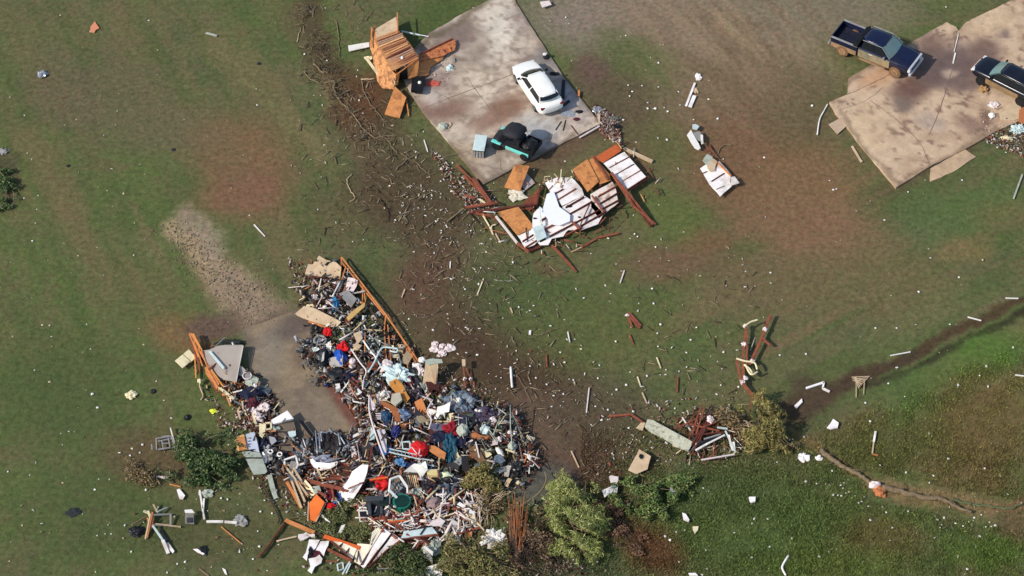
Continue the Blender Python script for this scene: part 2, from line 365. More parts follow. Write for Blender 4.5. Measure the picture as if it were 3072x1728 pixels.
col = satur(paint(XX, YY, (82,91,57), GOPS), 1.17)
def put_col(me, col):
    ca = me.color_attributes.new('Col', 'FLOAT_COLOR', 'POINT'); c4 = np.ones((len(me.vertices),4)); c4[:, :3] = srgb2lin(col.reshape(-1,3)); ca.data.foreach_set('color', c4.ravel())
put_col(me, col)
def soil_material(name, gain=1.0, s1=3.2, s2=28.0, grn=True, a1=.38, a2=.34, bump=.5):
    m = bpy.data.materials.new(name); m.use_nodes = True; t = m.node_tree; p = t.nodes['Principled BSDF']; p.inputs['Roughness'].default_value = .95; p.inputs['Specular IOR Level'].default_value = .15
    a = N(t, 'ShaderNodeAttribute', attribute_name='Col'); tc = N(t, 'ShaderNodeTexCoord')
    n1 = N(t, 'ShaderNodeTexNoise'); n1.inputs['Scale'].default_value = s1; n1.inputs['Detail'].default_value = 8; n1.inputs['Roughness'].default_value = .7; t.links.new(tc.outputs['Object'], n1.inputs[0])
    n2 = N(t, 'ShaderNodeTexNoise'); n2.inputs['Scale'].default_value = s2; n2.inputs['Detail'].default_value = 4; n2.inputs['Roughness'].default_value = .7; t.links.new(tc.outputs['Object'], n2.inputs[0])
    def mr(src, lo, hi, a_, b_):
        r = N(t, 'ShaderNodeMapRange'); r.inputs[1].default_value = lo; r.inputs[2].default_value = hi; r.inputs[3].default_value = a_; r.inputs[4].default_value = b_; t.links.new(src, r.inputs[0]); return r.outputs[0]
    g1 = mr(n1.outputs[0], .3, .7, 1-a1, 1+a1); g2 = mr(n2.outputs[0], .3, .7, 1-a2, 1+a2)
    mm = N(t, 'ShaderNodeMath', operation='MULTIPLY'); t.links.new(g1, mm.inputs[0]); t.links.new(g2, mm.inputs[1])
    m2 = N(t, 'ShaderNodeMath', operation='MULTIPLY'); t.links.new(mm.outputs[0], m2.inputs[0]); m2.inputs[1].default_value = gain
    sc_ = N(t, 'ShaderNodeVectorMath', operation='SCALE'); t.links.new(a.outputs['Color'], sc_.inputs[0]); t.links.new(m2.outputs[0], sc_.inputs['Scale'])
    c = sc_.outputs[0]
    if grn:   # turf and bare soil interleave at a few centimetres
        n3 = N(t, 'ShaderNodeTexNoise'); n3.inputs['Scale'].default_value = 2.2; n3.inputs['Detail'].default_value = 10; n3.inputs['Roughness'].default_value = .75; t.links.new(tc.outputs['Object'], n3.inputs[0])
        tint = N(t, 'ShaderNodeMix', data_type='RGBA', blend_type='MULTIPLY'); tint.inputs[0].default_value = 1
        rmp = N(t, 'ShaderNodeValToRGB'); rmp.color_ramp.elements[0].position = .36; rmp.color_ramp.elements[0].color = (.92,1.03,.90,1); rmp.color_ramp.elements[1].position = .64; rmp.color_ramp.elements[1].color = (1.12,.98,1.02,1)
        t.links.new(n3.outputs[0], rmp.inputs[0]); t.links.new(c, tint.inputs[6]); t.links.new(rmp.outputs[0], tint.inputs[7]); c = tint.outputs[2]
    t.links.new(c, p.inputs['Base Color'])
    b = N(t, 'ShaderNodeBump'); b.inputs['Strength'].default_value = bump; b.inputs['Distance'].default_value = .05; t.links.new(n2.outputs[0], b.inputs['Height']); t.links.new(b.outputs[0], p.inputs['Normal'])
    return m
me.materials.append(soil_material('turf_and_bare_soil', 1.16))
g = bpy.data.objects.new('ground', me); C.objects.link(g); g['kind'] = 'structure'
mCONC = soil_material('stained_shaded_concrete', 1.08, 1.5, 16, grn=False, a1=.2, a2=.2, bump=.2)
def slab(name, poly, base, ops, top=.12, warp=10, seed=5, step=.22):
    P = [W(a, b, top) for a, b in poly]
    v, f = sheet_geo([Vector((p.x,p.y,-.1)) for p in rag(P, .025, .35, seed)], top+.1)
    bm = bmesh.new(); vs = [bm.verts.new(a) for a in v]
    for q in f:
        try: bm.faces.new([vs[i] for i in q])
        except ValueError: pass
    xs = [a.x for a in v]; ys = [a.y for a in v]
    for ax_, lo, hi in ((0,min(xs),max(xs)),(1,min(ys),max(ys))):
        k = lo+step
        while k < hi:
            co = Vector((0,0,0)); co[ax_] = k; no = Vector((0,0,0)); no[ax_] = 1
            bmesh.ops.bisect_plane(bm, geom=bm.verts[:]+bm.edges[:]+bm.faces[:], plane_co=co, plane_no=no); k += step
    me = bpy.data.meshes.new(name); bm.to_mesh(me); bm.free()
    co = np.empty(len(me.vertices)*3); me.vertices.foreach_get('co', co); co = co.reshape(-1,3)
    put_col(me, paint(co[:,0], co[:,1], base, ops, warp=warp, seed=seed)); me.materials.append(mCONC)
    o = bpy.data.objects.new(name, me); C.objects.link(o); o['kind'] = 'structure'; return o
slab('concrete_driveway', [(1480,-60),(1466,0),(1380,45),(1287,100),(1218,172),(1200,200),(1222,262),(1268,334),(1358,440),(1450,553),(1583,483),(1724,411),(1793,374),(1790,356),(1700,243),(1640,152),(1590,75),(1548,7),(1535,-60)],
 (190,174,155), [('n', .6, 5, .5, .66, (150,134,118), .7), ('n', 1.6, 8, .56, .7, (120,102,90), .6),
  ('b', 1490, 90, 60, 110, 0, (206,195,176), .9), ('b', 1570, 60, 60, 50, 40, (164,150,140), .8), ('b', 1360, 110, 60, 50, 0, (122,106,98), .85), ('b', 1320, 250, 100, 30, 10, (132,112,104), .8), ('b', 1430, 160, 30, 50, 40, (140,124,108), .6),
  ('b', 1420, 260, 80, 60, 0, (202,186,162), .8), ('b', 1330, 330, 90, 40, -5, (126,98,84), .9), ('b', 1520, 330, 65, 45, -20, (120,90,74), .95), ('b', 1470, 360, 80, 30, -20, (136,106,88), .8),
  ('b', 1600, 400, 90, 60, -30, (172,170,166), .9), ('b', 1700, 290, 50, 60, 50, (160,160,162), .8), ('b', 1640, 170, 30, 40, 30, (126,122,120), .9), ('b', 1740, 340, 40, 40, 40, (184,170,160), .8),  # cool grey patches right of the car paint its shadow
  ('b', 1400, 480, 70, 50, 40, (168,148,124), .8), ('b', 1590, 190, 30, 20, 0, (130,118,112), .6), ('b', 1310, 300, 40, 25, 0, (188,176,162), .8), ('n', 3.0, 44, .56, .7, (130,110,96), .6), ('l', 1280, 120, 1420, 60, 14, 10, (120,104,92), .7), ('b', 1390, 90, 20, 40, 10, (122,106,96), .7), ('l', 1640, 170, 1760, 330, 12, 16, (130,124,120), .6), ('b', 1440, 440, 20, 12, 0, (120,96,76), .7), ('l', 1218, 172, 1466, 0, 12, 10, (104,92,74), .7), ('l', 1548, 7, 1790, 356, 16, 12, (112,96,82), .75), ('l', 1358, 440, 1450, 553, 14, 14, (118,98,78), .7), ('l', 1450, 553, 1724, 411, 10, 8, (106,92,78), .7), ('l', 1240, 300, 1330, 440, 14, 12, (130,108,90), .6), ('b', 1620, 100, 40, 40, 40, (168,150,130), .7)], seed=5)
slab('concrete_driveway', [(2488,307),(2542,283),(2545,236),(2600,202),(2720,135),(2840,66),(2868,80),(2876,92),(2900,65),(3020,8),(3200,-80),(3260,290),(3100,345),(2990,392),(2890,450),(2789,499),(2688,562),(2580,433),(2530,366),(2506,338)],
 (190,164,136), [('n', .8, 15, .55, .68, (166,138,112), .6), ('n', 2.6, 18, .62, .7, (120,96,82), .8),
  ('b', 2865, 200, 125, 76, 10, (108,90,84), 1.0), ('b', 2790, 150, 45, 55, 10, (122,98,86), .9), ('b', 2740, 275, 74, 48, -20, (106,82,72), 1.0), ('b', 2800, 210, 60, 60, 0, (104,88,82), .9), ('b', 2710, 325, 32, 26, 0, (110,96,86), .9),
  ('b', 2960, 160, 60, 50, 20, (114,92,82), .9), ('b', 3010, 100, 26, 14, 0, (124,104,94), .9), ('b', 2850, 215, 26, 16, 0, (172,150,130), .9), ('b', 2900, 380, 60, 26, 30, (132,108,92), .8),
  ('b', 2790, 375, 50, 26, 20, (166,146,130), .8), ('b', 2950, 360, 22, 36, 0, (120,96,80), .8), ('b', 2520, 312, 22, 12, 0, (120,96,82), .8), ('b', 2600, 400, 80, 90, 0, (200,174,140), .6), ('b', 2640, 240, 70, 26, -25, (188,146,112), .8), ('b', 2980, 60, 90, 40, -30, (200,174,140), .6), ('l', 2488, 307, 2600, 202, 12, 10, (128,104,84), .7), ('l', 2506, 338, 2688, 562, 9, 9, (134,112,90), .6), ('l', 2688, 562, 2990, 392, 9, 12, (128,106,86), .65), ('l', 2600, 202, 2840, 66, 18, 10, (120,104,88), .7), ('b', 2900, 250, 50, 26, 0, (116,96,88), .9), ('b', 2800, 240, 40, 30, 0, (106,88,82), .9)], seed=8, warp=13)
slab('concrete_step', [(2792,505),(2894,447),(2928,470),(2858,516),(2790,545)], (190,162,130), [('n', 2, 5, .5, .66, (160,136,112), .6)], top=.07, seed=12)
slab('house_floor', [(738,985),(905,925),(935,985),(945,1080),(1000,1150),(1075,1270),(1100,1400),(880,1420),(770,1290),(752,1160)],
 (136,119,96), [('n', .7, 25, .5, .64, (104,92,80), .7), ('b', 870, 985, 80, 40, -20, (96,84,76), .9), ('b', 800, 1070, 50, 90, 10, (130,120,104), .8), ('b', 900, 1060, 40, 60, 10, (114,96,80), .8),
  ('b', 940, 1250, 90, 60, 10, (118,106,92), .7), ('l', 968, 1130, 1090, 1290, 16, 22, (108,70,60), .9), ('b', 980, 1380, 120, 60, 10, (90,66,54), .9)], top=.03, seed=14)

def crack(pts, wd, top):   # settled joint or crack in the concrete, filled with soil
    P = smoothpts([W(a,b,top) for a,b in pts], 5); rr = random.Random(len(pts)+int(pts[0][0])); v = []; f = []
    for i, q in enumerate(P):
        d = (P[min(i+1,len(P)-1)]-P[max(i-1,0)]).normalized(); n_ = Vector((-d.y,d.x,0))*wd*.6*rr.uniform(.3,.8); j = Vector((rr.uniform(-.03,.03),rr.uniform(-.03,.03),0)); v += [q+n_+j, q-n_+j]
    for i in range(len(P)-1): f.append((2*i,2*i+1,2*i+3,2*i+2))
    o = mk('concrete_crack', v, f, M('crack_soil',(122,102,84),.95,.3,8)); o['kind'] = 'structure'
crack([(1262,332),(1330,300),(1440,260),(1560,215),(1655,178)], .06, .125)
crack([(1400,230),(1450,300),(1520,400),(1583,483)], .05, .125)
crack([(1500,470),(1503,500),(1506,525)], .05, .125); crack([(1302,272),(1350,300),(1352,330)], .05, .125); crack([(1330,468),(1400,455),(1450,430)], .05, .125)
crack([(2542,284),(2590,262),(2660,228),(2700,206)], .07, .125); crack([(2870,92),(2862,150),(2858,200),(2840,260),(2820,330),(2790,400)], .06, .125)
crack([(2610,300),(2690,360),(2760,430),(2789,499)], .05, .125); crack([(2700,215),(2790,260),(2900,300),(3000,330)], .05, .125); crack([(2520,330),(2600,300),(2650,262)], .04, .125)
# ---------------------------------------------------------------- vehicles
mPAINTW = M('white_car_paint', (250,248,240), .3, .03, 1.5, dirt=(222,212,190), dirt_amt=.3, bump=0, spec=.5)
mPAINTN = M('dark_navy_paint', (20,28,58), .25, .3, 1.5, dirt=(52,48,46), dirt_amt=.4, bump=0, spec=.6)
mPAINTT = M('turquoise_plastic', (110,214,200), .5, .18, 4, dirt=(170,180,160), dirt_amt=.5, bump=0)
mMUD = M('dried_mud', (160,128,94), .95, .3, 4, dirt=(120,96,72), dirt_amt=.7, bump=.4)
mMUDG = M('muddy_door_panel', (136,128,104), .7, .3, 2.5, dirt=(176,140,96), dirt_amt=.8, bump=.1)
mGLASS = M('dark_glass', (22,30,34), .12, .1, 2, bump=0, spec=.6)
mGLASSG = M('grey_green_glass', (112,140,138), .2, .15, 2, dirt=(140,140,120), dirt_amt=.4, bump=0, spec=.6)
mTYRE = M('tyre_rubber', (28,27,26), .85, .3, 8)
mTYREM = M('muddy_tyre', (128,96,68), .95, .4, 6, dirt=(70,58,46), dirt_amt=.7)
mRIM = M('wheel_alloy', (150,150,152), .35, .1, 4, metal=.7, bump=0)
mCHROME = M('chrome_trim', (216,216,220), .25, .08, 4, metal=.35, bump=0, spec=.7)
mLAMP = M('lamp_lens', (220,222,220), .2, .05, 4, bump=0)
mTAIL = M('tail_lamp_red', (130,22,22), .3, .1, 4, bump=0)
def loft(st, closed_caps=True):
    """st: list of (x, [(y,z)...half section bottom-centre -> top-centre])"""
    b = MB(); v = []; f = []; n = None
    for x, half in st:
        ring = [(x,y,z) for y,z in half]+[(x,-y,z) for y,z in reversed(half) if abs(y) > 1e-6]
        n = len(ring); v += ring
    for i in range(len(st)-1):
        for k in range(n): f.append((i*n+k, i*n+(k+1)%n, (i+1)*n+(k+1)%n, (i+1)*n+k))
    f.append(tuple(range(n-1,-1,-1))); f.append(tuple((len(st)-1)*n+k for k in range(n)))
    return b.add(v, f)
def body_section(w, zt, zb=.3, crown=.04):
    return [(0,zb),(w*.86,zb),(w*.97,zb+.12),(w,zb+(zt-zb)*.45),(w*.985,zt-.16),(w*.93,zt-.03),(w*.8,zt+crown*.3),(w*.45,zt+crown*.8),(0,zt+crown)]
def wheel(root, x, y, r, wd, tyre=mTYRE, rim=mRIM):
    b = MB().cyl((x,y,r), r, wd, 'y', 28).ob('wheel', tyre, root, bevel=.03)
    s = 1 if y > 0 else -1
    rm = MB().cyl((x,y+s*(wd/2+.004),r), r*.62, .02, 'y', 20)
    o = rm.ob('rim', rim, b)
    sp = MB()
    for k in range(5):
        a = k*2*math.pi/5; sp.beam((x,y+s*(wd/2+.02),r), (x+math.cos(a)*r*.55,y+s*(wd/2+.02),r+math.sin(a)*r*.55), .05, .02)
    sp.ob('spokes', rim, b)
    return b
def greenhouse(root, base, roof, glass_front, glass_side, glass_back, paint, roof_mat, name_roof='roof', ru=0.0):
    """base/roof: (x_back, x_front, half width, z)"""
    bx0,bx1,bw,bz = base; rx0,rx1,rw,rz = roof
    def quad(nm, a,b,c,d, mat, out):
        n = (Vector(b)-Vector(a)).cross(Vector(c)-Vector(a)).normalized()
        if n.dot(Vector(out)) < 0: n = -n
        top = [Vector(p)+n*.012 for p in (a,b,c,d)]; bot = [Vector(p)-n*.03 for p in (a,b,c,d)]
        return MB().add(top+bot, [(0,1,2,3),(7,6,5,4),(0,4,5,1),(1,5,6,2),(2,6,7,3),(3,7,4,0)]).ob(nm, mat, root)
    i = .07
    def curved(nm, xb, zb, wb, xt, zt, wt, mat, sgn, bul):   # bowed glass across the car
        n = 8; out = []; inn = []
        for r_, (x_, z_, w_) in enumerate(((xb,zb,wb),((xb+xt)/2,(zb+zt)/2+.02,(wb+wt)/2),(xt,zt,wt))):
            for k in range(n+1):
                y = -w_+2*w_*k/n; x = x_+sgn*(bul*(1-(y/w_)**2))+sgn*.015; out.append((x,y,z_+.012)); inn.append((x-sgn*.05,y,z_-.04))
        v = out+inn; m_ = len(out); f = []
        for r_ in range(2):
            for k in range(n): a_ = r_*(n+1)+k; f.append((a_,a_+1,a_+n+2,a_+n+1)); f.append((a_+m_+n+1,a_+m_+n+2,a_+m_+1,a_+m_))
        return MB().add(v,f).ob(nm, mat, root, smooth=True)
    def quad(nm, a,b,c,d, mat, out):
        n = (Vector(b)-Vector(a)).cross(Vector(c)-Vector(a)).normalized()
        if n.dot(Vector(out)) < 0: n = -n
        top = [Vector(p)+n*.012 for p in (a,b,c,d)]; bot = [Vector(p)-n*.03 for p in (a,b,c,d)]
        return MB().add(top+bot, [(0,1,2,3),(7,6,5,4),(0,4,5,1),(1,5,6,2),(2,6,7,3),(3,7,4,0)]).ob(nm, mat, root)
    curved('windshield', bx1-.05, bz+.02, bw-i, rx1+.02, rz-.02, rw-.05, glass_front, 1, .16 if ru else .08)
    xr = bx0+.02+(rx0-.02-bx0)*ru; zr = bz+.03+(rz-bz-.06)*ru; wr_ = bw-i+(rw-bw)*ru
    curved('rear_window', xr, zr, wr_, rx0-.02, rz-.02, rw-.06, glass_back, -1, .12 if ru else .05)
    mid = (rx0+rx1)/2-.05
    for s in (1,-1):
        def sp(t, u):   # t along, u up
            xb = bx0+(bx1-bx0)*t; xr = rx0+(rx1-rx0)*t
            return (xb+(xr-xb)*u, s*(bw+(rw-bw)*u), bz+(rz-bz)*u)
        for t0, t1 in ((.06,.50),(.54,.93)):
            quad('side_window', sp(t0,.12), sp(t1,.12), sp(t1,.9), sp(t0,.9), glass_side, (0,s,.3))
    core = loft([(bx0+.12,[(0,bz-.1),(bw-.03,bz-.1),(bw-.04,bz),(0,bz+.005)]),(rx0+.06,[(0,bz-.1),(bw-.02,bz-.1),(rw-.01,rz-.03),(0,rz-.0)]),
                 (rx1-.06,[(0,bz-.1),(bw-.02,bz-.1),(rw-.01,rz-.03),(0,rz-.0)]),(bx1-.16,[(0,bz-.1),(bw-.04,bz-.1),(bw-.05,bz),(0,bz+.005)])])
    core.ob('cabin_frame', paint, root)
    rs_ = []
    for k in range(9):
        t_ = k/8; x_ = rx0-.10+(rx1-rx0+.20)*t_; q_ = 1-abs(2*t_-1)**5*.30; h_ = .07*(1-abs(2*t_-1)**2.2)
        rs_.append((x_, [(0,rz-.04),(rw*q_*.98,rz-.04),(rw*q_+.01,rz-.015),(rw*q_*.9,rz+h_*.55+.005),(rw*q_*.5,rz+h_*.9+.01),(0,rz+h_+.012)]))
    rm = loft(rs_)
    rm.ob(name_roof, roof_mat, root, smooth=True)
def mirrors(root, x, w, z, mat):
    for s in (1,-1):
        MB().box((x-.06,min(s*w,s*(w+.2)),z),(x+.06,max(s*w,s*(w+.2)),z+.14)).ob('wing_mirror', mat, root, bevel=.03)
def place(root, zone, x, y, z, deg): p = WZ(zone, x, y, z); root.location = (p.x, p.y, root.location.z); root.rotation_euler.z = R(deg)

# white saloon on the driveway
car = empty('parked_car', (0,0,.12), 'clean white car with dark windscreen parked on the littered concrete driveway', 'car')
st = [(-2.34,body_section(.5,.72,.42)),(-2.26,body_section(.72,.90,.34)),(-2.12,body_section(.84,.96,.26)),(-1.85,body_section(.89,.99,.22)),(-1.3,body_section(.92,1.0,.2)),(-.4,body_section(.925,.98,.2)),(.6,body_section(.92,.96,.2)),(1.15,body_section(.91,.95,.2)),
      (1.6,body_section(.89,.89,.22)),(1.95,body_section(.85,.82)),(2.2,body_section(.74,.72,.34)),(2.36,body_section(.5,.60,.4))]
loft(st).ob('body', mPAINTW, car, smooth=True, sub=2)
greenhouse(car, (-2.02,1.08,.80,.98), (-1.66,.34,.64,1.42), mGLASS, mGLASS, mGLASS, mPAINTW, mPAINTW, ru=.5)
for x in (-1.38,1.42):
    for s in (1,-1): wheel(car, x, s*.80, .33, .2)
mirrors(car, .72, .88, .98, mBLACK)
for s in (1,-1):
    MB().box((2.02,min(s*.5,s*.78),.62),(2.2,max(s*.5,s*.78),.74)).ob('headlight', mLAMP, car, bevel=.03)
    MB().box((-2.27,min(s*.52,s*.80),.78),(-2.12,max(s*.52,s*.80),.92)).ob('tail_light', mTAIL, car, bevel=.03)
    MB().tube([(.35,s*.93,.86),(.15,s*.93,.86)], .018).ob('door_handle', mCHROME, car)
MB().box((2.22,-.42,.44),(2.33,.42,.56)).ob('grille', mBLACK, car, bevel=.02)
MB().box((-2.32,-.6,.38),(-2.2,.6,.5)).ob('rear_bumper', mGREY, car, bevel=.02)
MB().box((-1.8,-.012,1.03),(-1.79,.012,1.04)).ob('boot_seam', mBLACK, car)
place(car, 'Y', 1612, 258, .75, 115)

def pickup(label, mudbody, white_trim):
    t = empty('pickup_truck', (0,0,.02), label, 'pickup truck')
    # lower body front part and cab
    st = [(-.95,body_section(.98,1.22,.48)),(.9,body_section(.98,1.2,.48)),(1.2,body_section(.97,1.2,.48)),(1.9,body_section(.96,1.18,.48)),(2.5,body_section(.93,1.10,.48)),(2.72,body_section(.84,.98,.5))]
    loft(st).ob('body', mPAINTN, t, bevel=.02)
    for s in (1,-1):
        MB().box((-.9,min(s*.975,s*1.005),.55),(1.35,max(s*.975,s*1.005),1.16)).ob('door_panel', mudbody, t, bevel=.01)
        MB().box((-.8,min(s*.95,s*1.1),.42),(1.1,max(s*.95,s*1.1),.48)).ob('running_board', mMUD, t)
        MB().box((1.5,min(s*.93,s*1.03),.98),(2.5,max(s*.93,s*1.03),1.08)).ob('front_wing', mPAINTN, t, bevel=.03)
    # bed
    fl = MB().box((-2.9,-.86,.72),(-1.02,.86,.78)).ob('bed_floor', mNAVY, t)
    rb = MB()
    for k in range(7): rb.box((-2.85,-.78+k*.24,.781),(-1.08,-.70+k*.24,.80))
    rb.ob('bed_ribs', mBLACK, fl)
    for s in (1,-1):
        MB().box((-2.92,min(s*.86,s*.98),.5),(-1.0,max(s*.86,s*.98),1.22)).ob('bed_side', mPAINTN, t, bevel=.02)
        MB().box((-2.92,min(s*.85,s*.995),1.222),(-1.0,max(s*.85,s*.995),1.25)).ob('bed_rail', mGREY, t)
        MB().box((-2.88,min(s*.982,s*1.0),.5),(-1.05,max(s*.982,s*1.0),.86)).ob('lower_mud_panel', mMUD, t)
    MB().box((-2.98,-.86,.6),(-2.9,.86,1.2)).ob('tailgate', mPAINTN, t, bevel=.02)
    MB().box((-3.12,-.95,.5),(-2.98,.95,.66)).ob('rear_bumper', mGREY, t, bevel=.03)
    tb = MB().box((-1.32,-.99,1.0),(-.98,.99,1.42)).ob('tool_box', mBLACK, t, bevel=.04)
    tt = MB()
    for s in (1,-1): tt.tube([(-1.0,s*.8,1.4),(-1.0,s*.7,1.8),(-.9,s*.62,1.86)], .03)
    tt.tube([(-1.0,-.7,1.8),(-1.0,.7,1.8)], .03); tt.ob('headache_rack', mBLACK, t)
    greenhouse(t, (-.92,1.35,.93,1.22), (-.72,.62,.72,1.84), mGLASSG, mGLASS, mGLASS, mPAINTN, mPAINTN)
    gv = MB()
    for s in (1,-1): gv.tube([(-.74,s*.78,1.86),(.64,s*.78,1.86),(1.33,s*.95,1.27)], .022)
    gv.ob('roof_gutter', mSILV, t)
    for x in (-2.0,1.82):
        for s in (1,-1): wheel(t, x, s*.9, .42, .27, mTYREM, mMUD)
    MB().box((2.72,-.94,.5),(2.9,.94,.72)).ob('front_bumper', white_trim, t, bevel=.04)
    MB().box((2.66,-.88,.94),(2.8,.88,1.10)).ob('chrome_grille', white_trim, t, bevel=.02)
    gb = MB()
    for k in range(4): gb.box((2.72,-.5,.73+k*.05),(2.79,.5,.755+k*.05))
    gb.ob('grille', mBLACK, t)
    for s in (1,-1): MB().box((2.62,min(s*.62,s*.92),.76),(2.78,max(s*.62,s*.92),.94)).ob('headlight', mLAMP, t, bevel=.02)
    mirrors(t, .95, .98, 1.22, mSILV)
    for s in (1,-1):
        MB().tube([(.1,s*1.012,1.08),(-.12,s*1.012,1.08)], .016).ob('door_handle', mCHROME, t)
    return t
tk = pickup('muddy dark navy pickup truck with an open empty bed and chrome front bumper', mMUDG, mCHROME)
place(tk, 'Y', 2634, 140, 1.1, -33); tk.location.z = .07; tk.rotation_euler.y = -.026

# dark sport utility at the frame edge
sv = empty('parked_car', (0,0,.12), 'black car with mud caked side, cut off by the right edge of the photo', 'car')
st = [(-2.3,body_section(.8,1.0,.44)),(-2.1,body_section(.92,1.08,.4)),(-1.2,body_section(.95,1.08,.4)),(.8,body_section(.95,1.06,.4)),(1.3,body_section(.94,1.05,.4)),(1.9,body_section(.92,1.0,.4)),(2.25,body_section(.84,.92,.42)),(2.42,body_section(.64,.8,.46))]
loft(st).ob('body', M('black_paint', (18,22,34), .25, .3, 1.5, dirt=(50,44,40), bump=0, spec=.6), sv, smooth=True, sub=2)
greenhouse(sv, (-2.1,1.15,.84,1.06), (-1.75,.42,.66,1.56), mGLASSG, mGLASS, mGLASS, MATS['black_paint'], MATS['black_paint'])
for s in (1,-1):
    MB().box((-1.2,min(s*.92,s*.955),.42),(1.2,max(s*.92,s*.955),.84)).ob('door_panel', M('orange_mud_panel', (146,118,84), .9, .3, 3, dirt=(120,100,70), dirt_amt=.6, bump=.2), sv, bevel=.01)
for x in (-1.45,1.5):
    for s in (1,-1): wheel(sv, x, s*.86, .37, .23, mTYRE, mDARK)
mirrors(sv, .85, .9, 1.06, mBLACK)
for s in (1,-1): MB().box((2.15,min(s*.5,s*.8),.8),(2.34,max(s*.5,s*.8),.92)).ob('headlight', mLAMP, sv, bevel=.03)
MB().box((2.36,-.6,.5),(2.5,.6,.66)).ob('front_bumper', mPINKW, sv, bevel=.04)
place(sv, 'Y', 3028, 238, .9, 141)

# small buggy beside the appliance
bg_ = empty('utility_buggy', (0,0,.12), 'battered small buggy with turquoise bodywork and black canopy on the driveway', 'buggy')
loft([(-1.3,[(0,.3),(.5,.3),(.62,.45),(.6,.66),(0,.68)]),(-.2,[(0,.28),(.55,.28),(.68,.45),(.62,.55),(0,.56)]),(.5,[(0,.28),(.55,.28),(.68,.45),(.62,.6),(0,.62)]),(.9,[(0,.3),(.5,.3),(.64,.5),(.56,.84),(0,.88)]),(1.35,[(0,.36),(.36,.36),(.46,.5),(.36,.62),(0,.66)])]).ob('body', mDARK, bg_, bevel=.02)
cv = loft([(-.62,[(0,1.5),(.4,1.45),(.45,1.5),(.3,1.6),(0,1.64)]),(-.4,[(0,1.6),(.62,1.5),(.68,1.56),(.5,1.7),(0,1.78)]),(.1,[(0,1.62),(.68,1.52),(.74,1.58),(.55,1.76),(0,1.86)]),(.5,[(0,1.55),(.6,1.46),(.64,1.52),(.48,1.66),(0,1.72)]),(.68,[(0,1.45),(.36,1.4),(.4,1.44),(.3,1.5),(0,1.54)])]); cv.ob('canopy', M('dusty_black_canopy',(40,40,46),.7,.4,3,dirt=(70,64,60)), bg_, smooth=True)
v_, f_ = blob_geo(.52,.56,.34,.4,3,3); mk('cargo_cover', [Vector((a.x-1.15,a.y,a.z+.82)) for a in v_], f_, mBLACK, bg_, smooth=True)
rc = MB()
for s in (1,-1): rc.tube([(.85,s*.55,.8),(.5,s*.58,1.58),(-.5,s*.58,1.6),(-.75,s*.58,.66)], .025)
rc.tube([(.5,-.58,1.58),(.5,.58,1.58)], .025).tube([(-.5,-.58,1.6),(-.5,.58,1.6)], .025); rc.ob('roll_cage', mDARK, bg_)
st_ = MB().box((-.45,-.5,.56),(.05,.5,.72)).box((-.58,-.5,.6),(-.42,.5,1.12)); st_.ob('seat', mDARK, bg_, bevel=.04)
cb = MB().box((-1.62,-.62,.66),(-.66,.62,.74)).box((-1.64,-.64,.66),(-1.6,.64,.98)).box((-.7,-.64,.66),(-.66,.64,.98)).box((-1.62,.6,.66),(-.66,.64,.98)).box((-1.62,-.64,.66),(-.66,-.6,.98)); cb.ob('cargo_box', mBLACK, bg_, bevel=.01)
for x in (-1.05,.95):
    for s in (1,-1): wheel(bg_, x, s*.6, .3, .24, mTYRE, mDARK)
for s in (1,-1): MB().box((.62,min(s*.5,s*.76),.6),(1.3,max(s*.5,s*.76),.68)).ob('front_wing', mPAINTT, bg_, bevel=.03); MB().box((-1.35,min(s*.62,s*.70),.4),(.3,max(s*.62,s*.70),.66)).ob('side_panel', mPAINTT, bg_, bevel=.03)
MB().tube([(.52,.25,.85),(.4,.25,1.0)], .1, 10).ob('steering_wheel', mBLACK, bg_)
place(bg_, 'Y', 1544, 425, .7, 151)

# white topped appliance
ap = group_at('chest_freezer', Vector(WZ('Y',1440,440,.12)), 'boxy white topped appliance standing on the driveway beside the turquoise buggy', 'appliance')
c0 = WZ('Y',1440,428,.8); m = Matrix.Translation(Vector((c0.x,c0.y,.12)))@Matrix.Rotation(R(-8),4,'Z')
MB().box((-.36,-.66,0),(.36,.66,.62),m).ob('body', mDARK, ap, bevel=.02)  # dark body colour paints the black shaded side of the box
MB().box((-.38,-.68,.625),(.38,.68,.70),m).ob('lid', mTEALW, ap, bevel=.03)
fr = MB()
for k in range(4): fr.box((-.34+k*.18,-.70,.06),(-.20+k*.18,-.665,.56),m)
fr.ob('front_panel', mGREY, ap)
MB().cyl((c0.x-.2,c0.y-.72,.3), .05,.04,'y',12).ob('knob', mCHROME, ap)
# ---------------------------------------------------------------- wrecked orange shed beside the driveway
sh = group_at('wrecked_shed', WZ('A',850,620,0), 'overturned bare orange timber shed lying in pieces at the driveway edge', 'shed')
top = [(690,440),(920,310),(1035,500),(1030,660),(940,690),(930,590),(870,610),(820,720),(700,600)]
sheet('roof_deck','A',[(650,360),(860,280),(910,320),(1030,490),(1000,520),(850,600),(800,620),(690,430)],[.9,.9,1.0,1.3,1.35,1.5,1.5,1.1],M('stained_deck_boards',(202,144,94),.8,.3,5,dirt=(112,76,58),dirt_amt=.6,stretch=(1,5,1)),parent=sh,th=.05)
def shl(name, pts, z, mat, th=.05, ra=0): return sheet(name,'A',pts,z,mat,parent=sh,th=th,ra=ra)
shl('upper_wall', [(650,260),(835,150),(850,290),(670,370)], [.5,.7,.9,.9], mTAN, ra=.03)
shl('end_wall', [(1035,500),(1030,660),(940,690),(935,560)], [1.45,.5,.5,1.45], mORG)
shl('door_jamb', [(835,640),(870,620),(850,740),(815,750)], [1.35,1.35,.4,.4], mORG2)
shl('doorway', [(873,612),(925,585),(935,690),(862,690)], [1.25,1.25,.35,.35], mBLACK, th=.02)  # black sheet stands in for the shade inside the opening
